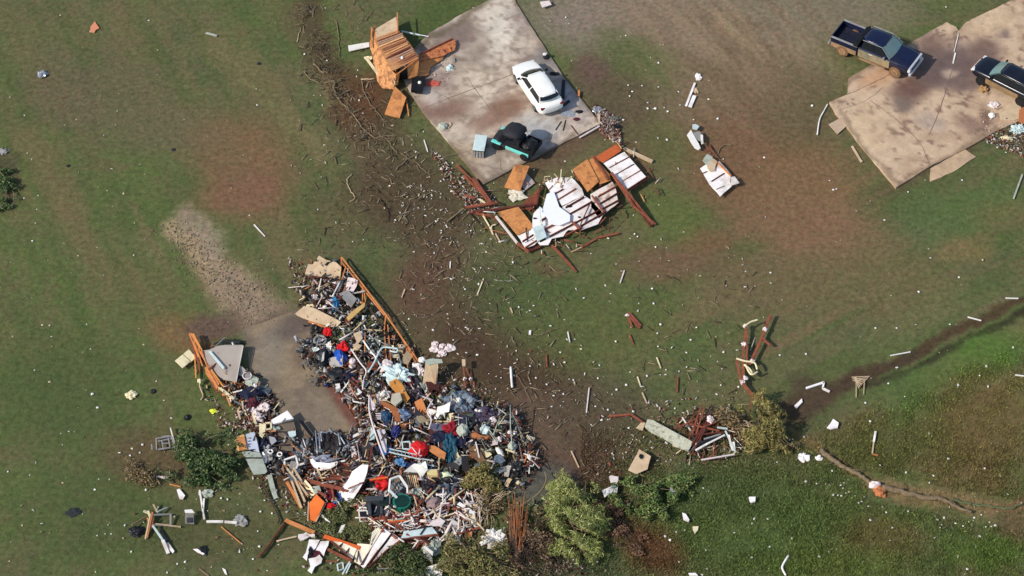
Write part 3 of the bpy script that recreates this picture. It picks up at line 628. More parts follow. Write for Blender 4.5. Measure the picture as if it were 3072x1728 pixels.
shl('torn_wall_side', [(620,250),(650,260),(690,430),(800,620),(835,650),(815,780),(720,770),(670,700),(610,420)], [.45,.55,.95,1.3,1.3,.25,.2,.2,.3], M('streaky_torn_wood',(206,146,94),.85,.4,9,dirt=(98,60,42),dirt_amt=.7), ra=.04)
r0 = random.Random(4)
WD = [M('plank_a',(216,160,108),.85,.3,8),M('plank_b',(192,132,88),.85,.3,8),M('plank_c',(152,100,70),.85,.3,8),M('plank_d',(230,180,124),.85,.3,8),M('plank_e',(176,136,110),.85,.3,8),mDRED]
for k in range(17):   # roof boards seen edge on
    t = k/16; x1 = 655+t*155; y1 = 335+t*280; x2 = 868+t*158; y2 = 262+t*238
    z = .98+t*.44
    beam('roof_board','A',(x1+r0.uniform(-8,8),y1),(x2+r0.uniform(-12,6),y2),.13,.035,z+.04+r0.uniform(0,.03),z+.07,WD[(k*5+k//3)%6 if k%4 != 1 else k%2],parent=sh)
for k in range(44):   # splintered laths on the torn side
    t = r0.random(); x = 615+t*200+r0.uniform(-8,24); y = 270+t*370+r0.uniform(-30,30)
    beam('lath','A',(x+r0.uniform(-6,14),y-25),(x+r0.uniform(0,34),y+r0.uniform(50,130)),r0.uniform(.03,.06),.03,.62+t*.62,.4+t*.35,(WD+[mCREAM,mTAN])[k%8],parent=sh)
beam('corner_post','A',(845,110),(850,285),.07,.07,1.1,1.1,mORG2,parent=sh)
beam('corner_post','A',(622,240),(620,410),.09,.09,.7,.6,mORG2,parent=sh)
beam('sill','A',(840,650),(1030,505),.05,.06,1.45,1.5,mORG2,parent=sh)
heap('vent','A',(888,500),.10,.14,.08,1.45,mWHITE,parent=sh,amp=.1)
s2 = group_at('torn_siding_strip', WZ('A',1200,440,0), 'long red-orange torn wall strip fallen onto the driveway beside the shed', 'wall panel')
sheet('panel','A',[(1040,480),(1330,340),(1360,380),(1345,440),(1240,490),(1050,530)],[.6,.35,.3,.3,.4,.6],M('streaky_red_wood',(204,126,80),.85,.35,8,dirt=(110,58,42),dirt_amt=.7),parent=s2,th=.05,ra=.03)
sheet('panel_base','A',[(1040,540),(1250,480),(1240,520),(1140,580),(1120,650),(1030,680)],[.5,.3,.2,.2,.2,.4],mORG,parent=s2,th=.05,ra=.04)
for k in range(6): beam('stud','A',(1050+k*48,515-k*22),(1075+k*48,545-k*20),.05,.07,.5,.35,[mRED,mORG2][k%2],parent=s2)
beam('plate','A',(1045,470),(1325,335),.06,.08,.68,.45,mRED,parent=s2)
sheet('flush_board','A',[(825,755),(925,850),(865,1030),(735,995)],[.45,.4,.15,.15],mORG,'orange flush panel lying on the grass below the shed','panel',th=.05)
beam('loose_stud','A',(925,870),(945,1010),.07,.06,.2,.05,mORG2,'short orange stud beside the orange flush panel','lumber')
sheet('siding_board','A',[(418,400),(600,370),(605,410),(425,450)],.12,mWHITE,'broad white board sticking out left of the orange shed','board',th=.05)
beam('white_timber','A',(575,505),(690,660),.16,.08,.35,.3,mCREAM,'splintered cream timber against the torn side of the shed','lumber')
heap('insulation_tuft','A',(595,505),.28,.16,.12,.3,mCREAM,'cream tuft caught on the left side of the shed','insulation',amp=.8)
pg = group_at('metal_tube', WZ('A',960,290,0), 'pale grey metal tube on grass above the shed, reaching the concrete', 'tube')
MB().tube([WZ('A',880,272,.12),WZ('A',1045,305,.12)],.06,10).ob('tube',mTEALW,pg); MB().tube([WZ('A',1045,305,.12),WZ('A',1120,318,.16)],.045,10).ob('sleeve',mSILV,pg)
bb = group_at('black_cabinet', WZ('A',1025,760,.1), 'black open box with a white ball on it at the driveway corner', 'box')
sheet('cabinet_shell','A',[(975,700),(1085,680),(1065,815),(965,805)],.35,mBLACK,parent=bb,th=.25); sheet('cabinet_base','A',[(985,710),(1080,690),(1065,800),(975,800)],.13,mDARK,parent=bb,th=.2)
heap('white_ball','A',(1040,715),.12,.12,.12,.62,mWHITE,'white ball sitting on the black box','ball',amp=.05)
heap('red_cloth','A',(1160,725),.5,.24,.10,.12,M('faded_red_cloth',(190,92,74),.9,.3,5),'faded red cloth crumpled on the concrete right of the black box','cloth',amp=.8)
heap('grey_scrap','A',(920,640),.3,.35,.12,.3,mGREY,'grey crumpled sheet in the shed doorway','sheet',amp=.7)
heap('white_bag','A',(1300,585),.22,.28,.16,.12,mTEALW,'white bag at the end of the torn wall strip','bag',amp=.6)
heap('white_bag','A',(1340,525),.10,.2,.12,.12,mGREY,'small grey bag beside the end of the torn wall strip','bag',amp=.6)
heap('pale_bucket','A',(1243,1095),.33,.3,.22,.12,mGREYG,'pale green bucket-like lump on the dirty concrete','bucket',amp=.25)
pipe('bent_bracket','A',[(1290,1110),(1315,1085),(1300,1065)],.035,.13,mTAN,'small tan hook beside the pale green bucket','bracket')
mm_ = group_at('exercise_machine', WZ('U',50,480,.12), 'small round dark machine with a white collar at the right driveway edge', 'machine')
heap('base','U',(55,490),.2,.2,.3,.12,mDARK,parent=mm_,amp=.3); heap('collar','U',(45,468),.16,.1,.12,.4,mWHITE,parent=mm_,amp=.2)
sheet('black_strip','U',[(192,700),(218,705),(212,860),(180,850)],.13,mBLACK,'black bumper strip lying on the concrete right of the white car','car part',th=.12)  # flat black strip on the concrete beside the car
sheet('plastic_strip','U',[(200,915),(245,875),(262,885),(215,925)],.13,mBLACK,'small black trim piece on the concrete behind the white car','car part',th=.1)
beam('black_rod','U',(135,1130),(185,1055),.05,.04,.13,.13,mBLACK,'thin black rod on the concrete, the left one of two','rod')
beam('black_rod','U',(200,1135),(222,1045),.05,.04,.13,.13,mBLACK,'thin black rod on the concrete, the right one of two','rod')
beam('dark_strip','U',(270,1090),(330,1170),.05,.04,.13,.13,mDRED,'dark red strip at the driveway bottom edge','lumber')
heap('black_scrap','U',(340,970),.24,.14,.08,.13,mBLACK,'black scrap on the concrete near the right driveway corner','scrap',amp=.6)
heap('brown_scrap','U',(318,1035),.2,.14,.08,.13,mMAROON,'brown scrap on the concrete near the right driveway corner','scrap',amp=.6)
heap('plastic_sheet','U',(245,985),.42,.25,.05,.13,M('clear_grey_plastic',(150,156,162),.4,.2,6),'grey film crumpled on the concrete behind the white car','plastic film',amp=.9)
heap('plastic_sheet','U',(130,640),.3,.16,.05,.13,mDARK,'dark rag on the concrete at the nose of the white car','rag',amp=.9)
beam('pinkish_board','V',(510,1000),(820,820),.09,.06,.12,.14,mPINKW,'pinkish white board along the bottom right driveway edge','board')
beam('short_post','V',(815,640),(810,790),.14,.1,.12,.1,mTAN,'short tan post at the right driveway corner','post')
beam('orange_stub','V',(500,270),(498,360),.12,.08,.12,.1,mORG2,'short pinkish orange stub on the right driveway edge','post')
beam('red_stick','V',(830,850),(930,1010),.06,.05,.15,.1,mRED,'red stick running from the driveway corner to the ceiling wreck','stick')
heap('metal_debris','V',(980,720),.6,.35,.12,.02,M('dirty_metal',(112,108,100),.7,.5,8),'grey-green heap of crumpled metal off the right driveway corner','scrap heap',amp=1.0,sub=4,fold=3)
heap('metal_debris','V',(800,570),.3,.3,.18,.02,mSILV,'silver crumple at the tip of the right driveway corner','scrap',amp=1.0)
heap('black_scrap','V',(1080,820),.22,.16,.1,.15,mBLACK,'black lump on the grey-green metal heap','scrap',amp=.7)

# ---------------------------------------------------------------- collapsed ceiling section
ce = group_at('ceiling_wreck', WZ('B',1250,700,0), 'white ceiling section with dark red joists lying upside down on the grass', 'ceiling section')
def b_(name, pts, z, mat, th=.03, ra=.0): return sheet(name,'B',pts,z,mat,parent=ce,th=th,ra=ra)
b_('ceiling_board',[(1480,320),(1660,220),(1850,440),(1690,550)],.55,mDRY)
b_('ceiling_board',[(970,490),(1080,440),(1200,445),(1290,540),(1310,600),(1120,690),(1040,600)],.5,mDRY,ra=.04)
b_('ceiling_board',[(1365,590),(1555,480),(1590,560),(1610,660),(1440,800),(1370,700)],.45,M('ceiling_stained',(236,222,208),.75,.12,5,dirt=(150,110,90),dirt_amt=.8),ra=.04)
b_('ceiling_board',[(1120,700),(1310,600),(1370,640),(1480,760),(1430,850),(1290,900),(1170,900),(1100,800)],.45,mDRY)
b_('ceiling_board',[(870,760),(930,700),(1000,780),(1110,800),(1180,890),(1130,955),(1030,975),(1000,1030),(930,1030),(900,1005),(850,900)],.4,mDRY,ra=.04)
b_('ceiling_board',[(730,945),(860,890),(900,1005),(880,1030),(800,1060)],.3,mDRY,ra=.05)
b_('loose_board',[(985,590),(1045,560),(1095,700),(1190,770),(1185,825),(1100,860),(1030,850),(945,740)],.66,M('bright_white_sheet',(244,244,252),.5,.04,3))
b_('pale_panel',[(860,880),(950,850),(985,960),(905,1000)],.62,mTEALW)
b_('sheathing',[(1210,375),(1340,285),(1440,480),(1340,570)],.5,mORG,.04)
b_('sheathing',[(1350,295),(1400,262),(1530,420),(1545,470),(1448,505)],.42,mORG,.04)
b_('sheathing',[(1405,270),(1590,155),(1635,212),(1475,318)],.45,M('red_orange_sheathing',(196,98,52),.8,.2,5,dirt=(150,70,44)),.04)
b_('sheathing',[(560,745),(740,700),(860,850),(860,885),(730,945)],.4,mORG,.04)
jm = [mDRED, mDRED, mRED]
J = [((1530,362),(1700,268)),((1592,418),(1742,330)),((1645,478),(1800,385)),((1690,548),(1862,436)),((1060,585),(1130,545)),((1072,645),(1240,540)),((1150,705),(1310,612)),((1180,765),(1380,652)),
 ((1430,610),(1585,520)),((1450,670),(1600,580)),((1460,722),(1610,640)),((960,895),(1060,845)),((1010,955),(1200,855)),((1200,855),(1450,722)),((1150,950),(1260,890)),((1275,868),(1500,740)),((775,1000),(870,940)),((800,1052),(900,990)),((930,820),(1000,780)),((1140,945),(1290,880))]
for k, (a, b) in enumerate(J): beam('joist','B',a,b,.055,.14,.47,.5,jm[k%3],parent=ce)
for a, b, wd, z1, z2, m_ in [((1550,400),(1740,690),.16,.75,.5,mRED),((1570,430),(1910,850),.13,.85,.12,mRED),((1600,460),(1890,870),.1,.7,.1,mDRED),((1730,680),(1930,850),.1,.5,.08,mRED),((1380,255),(1520,460),.10,.5,.55,mRED),
    ((545,780),(735,1020),.12,.35,.2,mPINKW),((730,1010),(830,1090),.14,.25,.2,mRED),((830,1080),(930,1040),.2,.1,.15,mDRED),((1690,560),(1870,440),.1,.35,.35,mRED),((1370,650),(1280,850),.05,.65,.65,mDRED),((1280,850),(1272,960),.05,.6,.2,mRED),
    ((1380,600),(1480,740),.09,.6,.6,mRED),((1200,820),(1270,890),.1,.6,.55,mRED),((1500,740),(1620,650),.1,.35,.35,mDRED),((1440,850),(1500,790),.08,.3,.3,mRED),((925,700),(940,850),.07,.75,.7,mTEALW),((940,470),(900,680),.08,.4,.4,mDRED)]:
    beam('rafter','B',a,b,wd,.1,z1,z2,m_,parent=ce)
b_('white_corner',[(905,1000),(985,960),(1000,1010),(985,1030),(930,1035)],.3,mWHITE)
b_('gap_shade',[(915,990),(970,965),(978,985),(930,1008)],.42,mBLACK,.06)  # black piece put in for the shade of an open gap
for a, r_ in (((1740,410),.2),((1180,690),.16),((1270,785),.1),((880,795),.1)): heap('torn_hole_dark','B',a,r_,r_*.7,.05,.5,mBLACK,parent=ce,amp=.6)  # black lumps paint the darkness inside torn holes
beam('upright','B',(1112,370),(1100,530),.05,.05,.9,.5,mCREAM,parent=ce)
fl2 = random.Random(9)
for k in range(16): 
    x = fl2.uniform(960,1240); y = fl2.uniform(430,530); beam('splinter','B',(x,y),(x+fl2.uniform(-60,60),y+fl2.uniform(-50,50)),.04,.04,.55,.55,[mCREAM,mTAN,mRED][k%3],parent=ce)
sheet('loose_plywood','B',[(710,330),(835,345),(755,560),(615,530)],[.75,.6,.3,.35],mORG,'orange plywood sheet propped between the driveway and the white ceiling wreck','plywood',th=.04)
sheet('grey_board','B',[(815,410),(885,490),(800,555),(755,500)],.12,M('lilac_grey_board',(176,164,160),.7,.1,4),'grey square board tucked under the propped orange plywood','board',th=.03)
heap('cream_tarp','B',(730,590),.55,.42,.2,.05,M('cream_cloth',(216,206,184),.8,.25,5),'cream cloth bundle at the foot of the propped orange plywood','cloth',amp=.7)
beam('round_timber','B',(1652,190),(1905,305),.2,.16,.05,.06,mTAN,'thick pale tan timber off the upper right corner of the ceiling wreck','timber')
beam('long_board','B',(1030,1030),(1190,1200),.14,.07,.25,.1,mRED,'red-brown board sticking out below the ceiling wreck','lumber')
beam('long_board','B',(1180,1190),(1245,1265),.1,.07,.1,.05,mRED,'red-brown board end with a pale tip beyond the ceiling wreck','lumber')
beam('long_board','B',(1200,1090),(1320,1035),.06,.05,.05,.05,mTAN,'thin tan lath on grass below the ceiling wreck','lumber')
beam('long_board','B',(1290,1050),(1460,950),.1,.06,.06,.08,mRED,'red board lying crosswise below the ceiling wreck','lumber')
beam('long_board','B',(1440,965),(1615,925),.12,.07,.08,.08,mRED,'red board with cream patch right below the ceiling wreck','lumber')
beam('rafter_timber','B',(345,450),(495,665),.24,.14,.15,.35,mRED,'thick red-brown beam left of the ceiling wreck pointing to the driveway','beam')
beam('rafter_timber','B',(270,430),(400,560),.1,.1,.1,.15,mRED,'red-brown beam beside the thick beam at the driveway corner','beam')
beam('rafter_timber','B',(200,330),(330,460),.12,.08,.08,.1,mRED,'thin red beam running along the lower left driveway corner','beam')
beam('rafter_timber','B',(275,705),(560,660),.16,.12,.2,.35,mRED,'red-brown beam lying level left of the ceiling wreck','beam')
beam('rafter_timber','B',(340,745),(880,675),.14,.12,.15,.4,mDRED,'long dark red beam reaching the left side of the ceiling wreck','beam')
beam('rafter_timber','B',(265,595),(365,625),.14,.08,.08,.1,mRED,'stubby red beam on the grass left of the ceiling wreck','beam')
beam('rafter_timber','B',(310,740),(560,790),.12,.08,.1,.15,mRED,'red beam at the left tip of the ceiling wreck','beam')
beam('grey_pole','B',(120,825),(265,710),.07,.06,.04,.2,mBARK,'weathered grey pole at the far left of the ceiling wreck','pole')
beam('brown_stick','B',(305,750),(460,905),.06,.05,.1,.05,mBARKD,'thin brown stick below the left beams of the ceiling wreck','stick')
pipe('white_strip','B',[(430,770),(490,870),(520,940),(505,870),(545,850)],.05,.05,mCREAM,'twisted white strip below the left beams','trim')
beam('cream_stick','B',(400,630),(450,665),.12,.05,.3,.3,mCREAM,'short cream block on the left beams','block')
beam('cream_stick','B',(540,930),(585,1010),.08,.05,.05,.05,mTAN,'short tan stick left of the pinkish beam','stick')
sheet('brown_board','B',[(770,680),(940,520),(900,690),(830,740)],.18,M('brown_red_board',(132,72,50),.85,.3,5),'dark red-brown board under the left edge of the ceiling wreck','board',th=.05,ra=.03)
# ---------------------------------------------------------------- torn roof scraps right of it
t1 = group_at('roof_wreck', WZ('D',740,1020,0), 'white torn roof piece with brown scraps lying alone on the grass', 'roof piece')
def d_(n,p,z,m_,par=t1,th=.04,ra=.03): return sheet(n,'D',p,z,m_,parent=par,th=th,ra=ra)
d_('roof_sheet',[(580,945),(640,905),(700,960),(745,880),(850,1000),(840,1060),(855,1100),(755,1190),(660,1080)],.3,mDRY)
d_('flap',[(850,1020),(880,1015),(922,1072),(850,1095)],.38,mWHITE); d_('teal_scrap',[(600,875),(640,820),(690,845),(650,930)],.38,mGREYG)
d_('brown_scrap',[(640,930),(690,855),(730,885),(705,965),(660,970)],.42,mTAN)
beam('joist','D',(680,1055),(790,985),.05,.08,.34,.34,mDRED,parent=t1); beam('joist','D',(720,1125),(790,1095),.05,.06,.34,.34,mGREY,parent=t1); beam('joist','D',(605,985),(640,970),.05,.06,.34,.34,mDRED,parent=t1)
beam('edge_stud','D',(730,890),(850,1010),.09,.08,.34,.34,mORG2,parent=t1)
for a,b in (((655,730),(640,810)),((665,740),(700,830)),((650,740),(720,850)),((610,800),(650,760))): beam('stick','D',a,b,.04,.04,.1,.3,mRED,parent=t1)
t2 = group_at('torn_siding', WZ('D',560,690,0), 'bent white and grey siding bundle above the torn roof piece', 'siding')
d_('white_panel',[(465,655),(500,610),(545,690),(585,770),(565,785),(535,770)],.35,mWHITE,t2); d_('grey_panel',[(510,640),(575,620),(600,665),(590,710),(560,700)],.3,mGREY,t2)
d_('white_strip',[(585,650),(605,655),(610,730),(590,735)],.35,mWHITE,t2); d_('cap',[(512,565),(540,560),(575,580),(550,610),(515,600)],.3,mTEALW,t2); d_('underside_shade',[(560,690),(590,690),(590,735),(575,740)],.1,mBLACK,t2)  # last sheet is black to paint the shade below the siding
beam('white_board','D',(535,200),(458,400),.14,.06,.06,.06,mDRY,'long narrow white board above the bent siding','board')
beam('white_board','D',(532,310),(492,408),.24,.06,.05,.05,mDRY,'short wide white board beside the long narrow one','board')
heap('white_scrap','D',(565,145),.22,.34,.08,.03,mDRY,'white pointed scrap at the tip of the two white boards','scrap',amp=.5)
heap('tan_scrap','D',(545,265),.14,.25,.06,.03,mTAN,'small tan scrap between the two white boards','scrap',amp=.7)
pipe('curved_wire','D',[(738,810),(755,765),(800,735),(855,742)],.03,.03,mBARK,'thin curved stick on brown ground right of the bent siding','stick')
# ---------------------------------------------------------------- the flattened house: named things
ZN.update(a=(1000,1140,5.573), b=(1280,1160,5.175), c=(1060,1380,5.176), d=(440,980,4.529))
# -- upper arm of the wreck
sheet('torn_osb_sheet','F',[(160,240),(185,155),(225,158),(280,82),(345,118),(430,140),(475,180),(465,282),(410,276)],[.12,.2,.2,.3,.35,.4,.45,.3,.15],mTAN,'torn pale tan sheet at the upper tip of the house wreck, beside the truss','panel',th=.04,ra=.04)
sheet('curved_osb_sheet','F',[(75,585),(150,520),(190,522),(260,545),(475,658),(440,695),(395,700),(200,645),(95,602)],[.35,.5,.5,.5,.45,.3,.3,.3,.3],mTAN,'long pale tan sheet with rounded end lying above the red bag','panel',th=.04,ra=.02)
beam('orange_stud','F',(190,650),(350,705),.09,.08,.2,.2,mORG2,'orange stud under the long rounded tan sheet','lumber')
sheet('grey_board','F',[(455,412),(530,378),(612,458),(560,532)],[.5,.5,.4,.4],mGREY,'grey square panel under the roof truss','panel',th=.04)
sheet('yellow_wedge','F',[(520,620),(560,575),(682,488),(675,530),(600,600),(540,650)],.6,M('yellow_tan_wood',(208,168,104),.75,.2,6,dirt=(140,110,70)),'yellow-tan wedge of timber under the middle of the truss','timber',th=.06,ra=.02)
tr = group_at('roof_truss', WZ('F',800,520,0), 'long orange roof truss lying along the upper right side of the wreck', 'truss')
def tb(n,a,b,wd,z1,z2,m_=mORG2): beam(n,'F',a,b,wd,.08,z1*.6,z2*.6,m_,parent=tr)
tb('chord',(478,92),(860,590),.07,.55,.75); tb('chord',(860,590),(1150,1005),.07,.75,.5); tb('chord',(480,135),(850,600),.05,.4,.6); tb('chord',(880,590),(1125,1010),.05,.62,.42)
for a, b in (((476,92),(472,250)),((480,140),(512,182)),((512,182),(478,290)),((660,350),(660,478)),((672,380),(685,480)),((862,590),(848,720)),((848,720),(868,1000)),((878,680),(905,995)),((1042,870),(1052,1060)),((1055,900),(1072,1010)),((1090,885),(1120,960))):
    tb('web',a,b,.06,.5,.35)
beam('dark_rafter','F',(690,500),(840,690),.08,.08,.3,.3,mBARKD,'weathered dark rafter parallel to the orange truss','rafter')
beam('tan_lath','F',(395,310),(250,400),.08,.05,.3,.15,mTAN,'tan lath reaching from the torn tan sheet down left','lath')
pipe('white_ribbon','F',[(465,305),(400,430)],.05,.4,mWHITE,'white strip hanging from the torn tan sheet','trim')
heap('pink_wrap','F',(235,430),.22,.3,.15,.1,mPINKW,'pinkish wrap at the left end of the tan lath','wrap',amp=.9)
heap('pale_lump','F',(375,475),.25,.2,.15,.3,mPINKW,'pinkish lump left of the teal blue bag','lump',amp=.8)
heap('teal_bag','F',(425,500),.24,.5,.3,.2,M('teal_blue_plastic',(44,118,160),.4,.35,5),'teal blue bag near the upper tip of the wreck','bag',amp=.6)
heap('red_bag','F',(355,740),.28,.3,.25,.1,mREDF,'small red bag below the long rounded tan sheet','bag',amp=.5)
heap('red_coat','F',(488,868),.32,.36,.3,.2,mREDF,'red cloth bundle directly above the blue bundle','cloth',amp=.6,rot=.5)
heap('blue_bundle','F',(465,958),.36,.55,.35,.15,mBLUE,'bright blue bundle directly below the red cloth bundle','bundle',amp=.4,rot=.3)
heap('white_sack','F',(570,1010),.24,.42,.3,.15,mPINKW,'whitish sack standing right of the bright blue bundle','sack',amp=.35)
heap('black_bag','F',(430,1120),.75,.55,.45,.05,mDARK,'large black bag below the bright blue bundle','bag',amp=.7)
heap('black_bag','F',(560,1130),.55,.5,.4,.05,mNAVY,'navy bag below the whitish sack','bag',amp=.7)
heap('black_bag','F',(320,960),.45,.7,.4,.05,mDARK,'black heap of bags left of the bright blue bundle','bag',amp=.8)
tw = group_at('wheel_on_ground', WZ('F',290,820,.06), 'grey wheel lying flat near the left edge of the debris by the floor', 'wheel')
b0 = WZ('F',290,815,.25); MB().tube([(b0.x+math.cos(a)*.34,b0.y+math.sin(a)*.34,.25) for a in [k*math.pi/9 for k in range(19)]],.07,8).ob('tyre',mGREY,tw); MB().cyl((b0.x,b0.y,.24),.14,.1,'z',14).ob('hub',mSILV,tw)
heap('white_scrap','F',(370,860),.18,.34,.15,.2,mWHITE,'white crumpled scrap beside the red cloth bundle','scrap',amp=.8); heap('white_scrap','F',(270,910),.24,.26,.15,.15,mTEALW,'white crumple below the loose grey wheel','scrap',amp=.8)
sheet('beige_board','F',[(580,760),(640,735),(660,800),(620,850),(655,860),(630,890),(575,870),(610,830)],.5,mTAN,'beige broken board right of the red cloth bundle','board',th=.04,ra=.03)
pipe('white_pipe','F',[(665,815),(730,910),(775,970),(735,1050),(705,1095)],.05,.55,mWHITE,'white bent pipe, the upper branch of the Y shape','pipe')
pipe('white_pipe','F',[(560,890),(640,1010),(692,1080),(668,1160),(662,1240)],.045,.5,mPINKW,'whitish stick, the left branch of the Y shape','pipe')
pg2 = group_at('bent_gutter', WZ('F',830,920,0), 'white bent gutter looping right towards the truss foot', 'gutter')
pipe('run','F',[(708,1092),(760,1010),(825,885),(900,878),(965,888)],.055,.6,mTEALW,parent=pg2); pipe('end','F',[(965,890),(955,918),(900,905)],.045,.6,mTEALW,parent=pg2); pipe('stub','F',[(775,960),(815,1035)],.04,.5,mTEALW,parent=pg2)
beam('grey_rod','F',(970,930),(1010,1085),.05,.05,.6,.4,mSILV,'grey rod right of the bent gutter','rod')
heap('pink_sack','F',(870,1040),.42,.45,.3,.2,mPINKW,'pinkish grey sack below the bent gutter','sack',amp=.4)
heap('silver_tarp','F',(965,1105),.85,.6,.3,.3,mTEALW,'silvery white crumpled tarp above the orange panel','tarp',amp=.8,rot=-.4,sub=4,fold=3)
sheet('ochre_board','F',[(890,1180),(955,1150),(1000,1190),(1072,1320),(1040,1360),(985,1320),(900,1215)],[.6,.65,.6,.5,.45,.5,.6],M('ochre_panel',(206,140,66),.6,.2,4,dirt=(150,96,50)),'ochre orange panel in the middle of the house wreck','panel',th=.05,ra=.02)
sheet('cream_box_top','F',[(915,1300),(985,1285),(1005,1350),(950,1395),(905,1360)],.6,M('cream_grey_box',(190,182,160),.7,.15,4),'cream grey box lid left below the ochre panel','box',th=.2)
heap('white_crumple','F',(850,1290),.32,.36,.2,.3,mWHITE,'white and green crumple left of the cream grey box lid','scrap',amp=.9)
cbx = group_at('tall_cabinet', WZ('H',460,340,0), 'pale wooden cabinet with white rounded top at the right edge of the wreck', 'cabinet')
sheet('top','H',[(395,215),(450,200),(570,205),(580,240),(520,245),(440,262),(400,250)],1.15,mGREYG,parent=cbx,th=.06); sheet('front','H',[(400,255),(445,262),(525,250),(505,500),(370,470)],[1.1,1.1,1.1,.25,.25],M('pale_cabinet_wood',(190,164,130),.7,.25,3,dirt=(170,110,76),dirt_amt=.6),parent=cbx,th=.05); sheet('side','H',[(525,250),(530,255),(515,500),(500,500)],[1.1,1.1,.2,.2],mCREAM,parent=cbx,th=.04)
heap('green_stain_bag','H',(430,480),.36,.3,.2,.2,mGREYG,'pale green bag at the foot of the tall pale cabinet','bag',amp=.7)
heap('white_bag','H',(365,200),.2,.22,.2,.5,mWHITE,'white bag at the lower end of the truss','bag',amp=.4); heap('white_bag','H',(310,265),.28,.2,.18,.4,mWHITE,'white crumpled cloth left of the tall pale cabinet','cloth',amp=.8); heap('pink_cloth','H',(350,310),.18,.4,.15,.4,mPINKW,'pinkish cloth along the left side of the tall pale cabinet','cloth',amp=.8)
heap('dark_coat','H',(290,370),.42,.75,.35,.15,mDARK,'dark green black heap left of the tall pale cabinet','cloth',amp=.7,rot=.3); heap('dark_coat','H',(255,430),.25,.7,.3,.15,mMAROON,'maroon cloth strip left of the tall pale cabinet','cloth',amp=.7,rot=.3)
heap('dark_coat','H',(300,570),.5,.45,.3,.1,M('violet_grey_cloth',(78,66,74),.8,.4,5),'violet grey cloth heap below the maroon strip','cloth',amp=.9)
# bricks of insulation beyond
for i,(x,y,r_,lab) in enumerate([(500,95,.3,'largest pinkish white chunk in the cluster up right of the truss foot'),(570,60,.2,'upper pinkish white chunk in the cluster up right of the truss foot'),(655,80,.32,'rightmost pinkish white chunk of the cluster beyond the truss foot'),(575,130,.28,'lower pinkish white chunk in the cluster up right of the truss foot'),(500,35,.22,'topmost pinkish chunk in the cluster beyond the truss foot'),(540,160,.13,'smallest pinkish white chunk, lowest in the cluster beyond the truss foot')]):
    heap('insulation_chunk','H',(x,y),r_,r_*.8,.14,.03,mPINKW,lab,'insulation',amp=.7,group='insulation chunks up right of the truss')
# middle
heap('blue_tarp','H',(765,640),.9,.85,.5,.05,mBTARP,'blue grey crumpled tarp heap at the right side of the wreck','tarp',amp=.55,sub=5,fold=3.2)
heap('white_bit','H',(740,620),.16,.2,.1,.62,mWHITE,'white scrap on top of the blue grey tarp','scrap',amp=.4)
sheet('torn_white_sheet','H',[(525,695),(600,675),(662,638),(645,745),(600,752),(605,815),(580,770),(550,775),(520,825),(490,815),(515,760)],[.6,.65,.8,.7,.6,.5,.6,.6,.45,.4,.5],mWHITE,'torn white sheet left of the blue grey tarp','sheet',th=.03,ra=.03)
heap('red_cloth','H',(668,915),.45,.5,.3,.3,M('deep_red_cloth',(150,30,40),.85,.35,6),'deep red cloth above the teal blue quilt','cloth',amp=.8)
heap('teal_quilt','H',(655,1100),.42,.95,.35,.25,mTEAL,'teal blue quilt below the deep red cloth','quilt',amp=.6,sub=4,fold=3)
heap('black_bag','H',(540,1010),.65,.5,.4,.15,mNAVY,'black navy bag left of the teal blue quilt','bag',amp=.5,rot=.5)
heap('grey_bag','H',(785,930),.36,.42,.35,.4,mGREYG,'grey green bin bag right of the deep red cloth','bag',amp=.3)
heap('dark_bag','H',(790,1030),.42,.5,.3,.2,mNAVY,'navy cloth right of the teal blue quilt','cloth',amp=.8)
um = group_at('red_umbrella', WZ('a',1430,1140,0), 'bright red cloth with white ribs in the middle of the wreck', 'umbrella')
heap('canopy','a',(1430,1140),.58,.55,.5,.55,mREDF,parent=um,amp=.22)
for a,b in (((1310,1120),(1400,1230)),((1460,1110),(1430,1240)),((1400,1040),(1460,1120))): pipe('rib','a',[a,b],.03,[.95,1.0],mPINKW,parent=um,curve=False)
sheet('orange_plank','H',[(440,1100),(500,1105),(615,1180),(600,1240),(520,1205),(440,1150)],[.6,.6,.5,.5,.5,.6],mORG2,'thick orange plank right of the bright red ribbed cloth','plank',th=.1,ra=.02)
ld = group_at('ladder', WZ('a',1250,1230,0), 'pale metal ladder lying below the bright red ribbed cloth', 'ladder')
beam('rail','a',(940,1150),(1480,1270),.05,.05,.8,.75,mTEALW,parent=ld); beam('rail','a',(930,1205),(1470,1330),.05,.05,.8,.75,mTEALW,parent=ld)
for k in range(9): beam('rung','a',(960+k*62,1157+k*13.7),(952+k*62,1208+k*13.7),.04,.04,.81,.78,mSILV,parent=ld)
fr = group_at('window_surround', WZ('a',1210,1090,0), 'small white window frame left of the bright red ribbed cloth', 'window frame')
P4 = [(1150,1040),(1275,1030),(1285,1160),(1160,1150)]
for k in range(4): beam('rail','a',P4[k],P4[(k+1)%4],.07,.05,.75,.75,mTEALW,parent=fr)
fr2 = group_at('wire_rack', WZ('H',440,1300,0), 'pale wire rack below the orange plank', 'rack')
for k in range(4): beam('bar','H',(330+k*48,1215+k*8),(320+k*48,1290+k*12),.035,.035,.7,.7,mSILV,parent=fr2)
for k in range(2): beam('rail','H',(325,1225+k*50),(490,1250+k*55),.04,.04,.72,.72,mTEALW,parent=fr2)
heap('blue_white_cloth','a',(1130,1370),.26,.24,.2,.5,M('sky_blue_cloth',(84,132,176),.6,.3,5),'sky blue and white cloth below the middle of the ladder','cloth',amp=.9)
heap('blue_bag','a',(885,600),.3,.4,.3,.4,M('steel_blue_cloth',(42,74,104),.6,.3,5),'steel blue bag right of the small striped grille','bag',amp=.4)
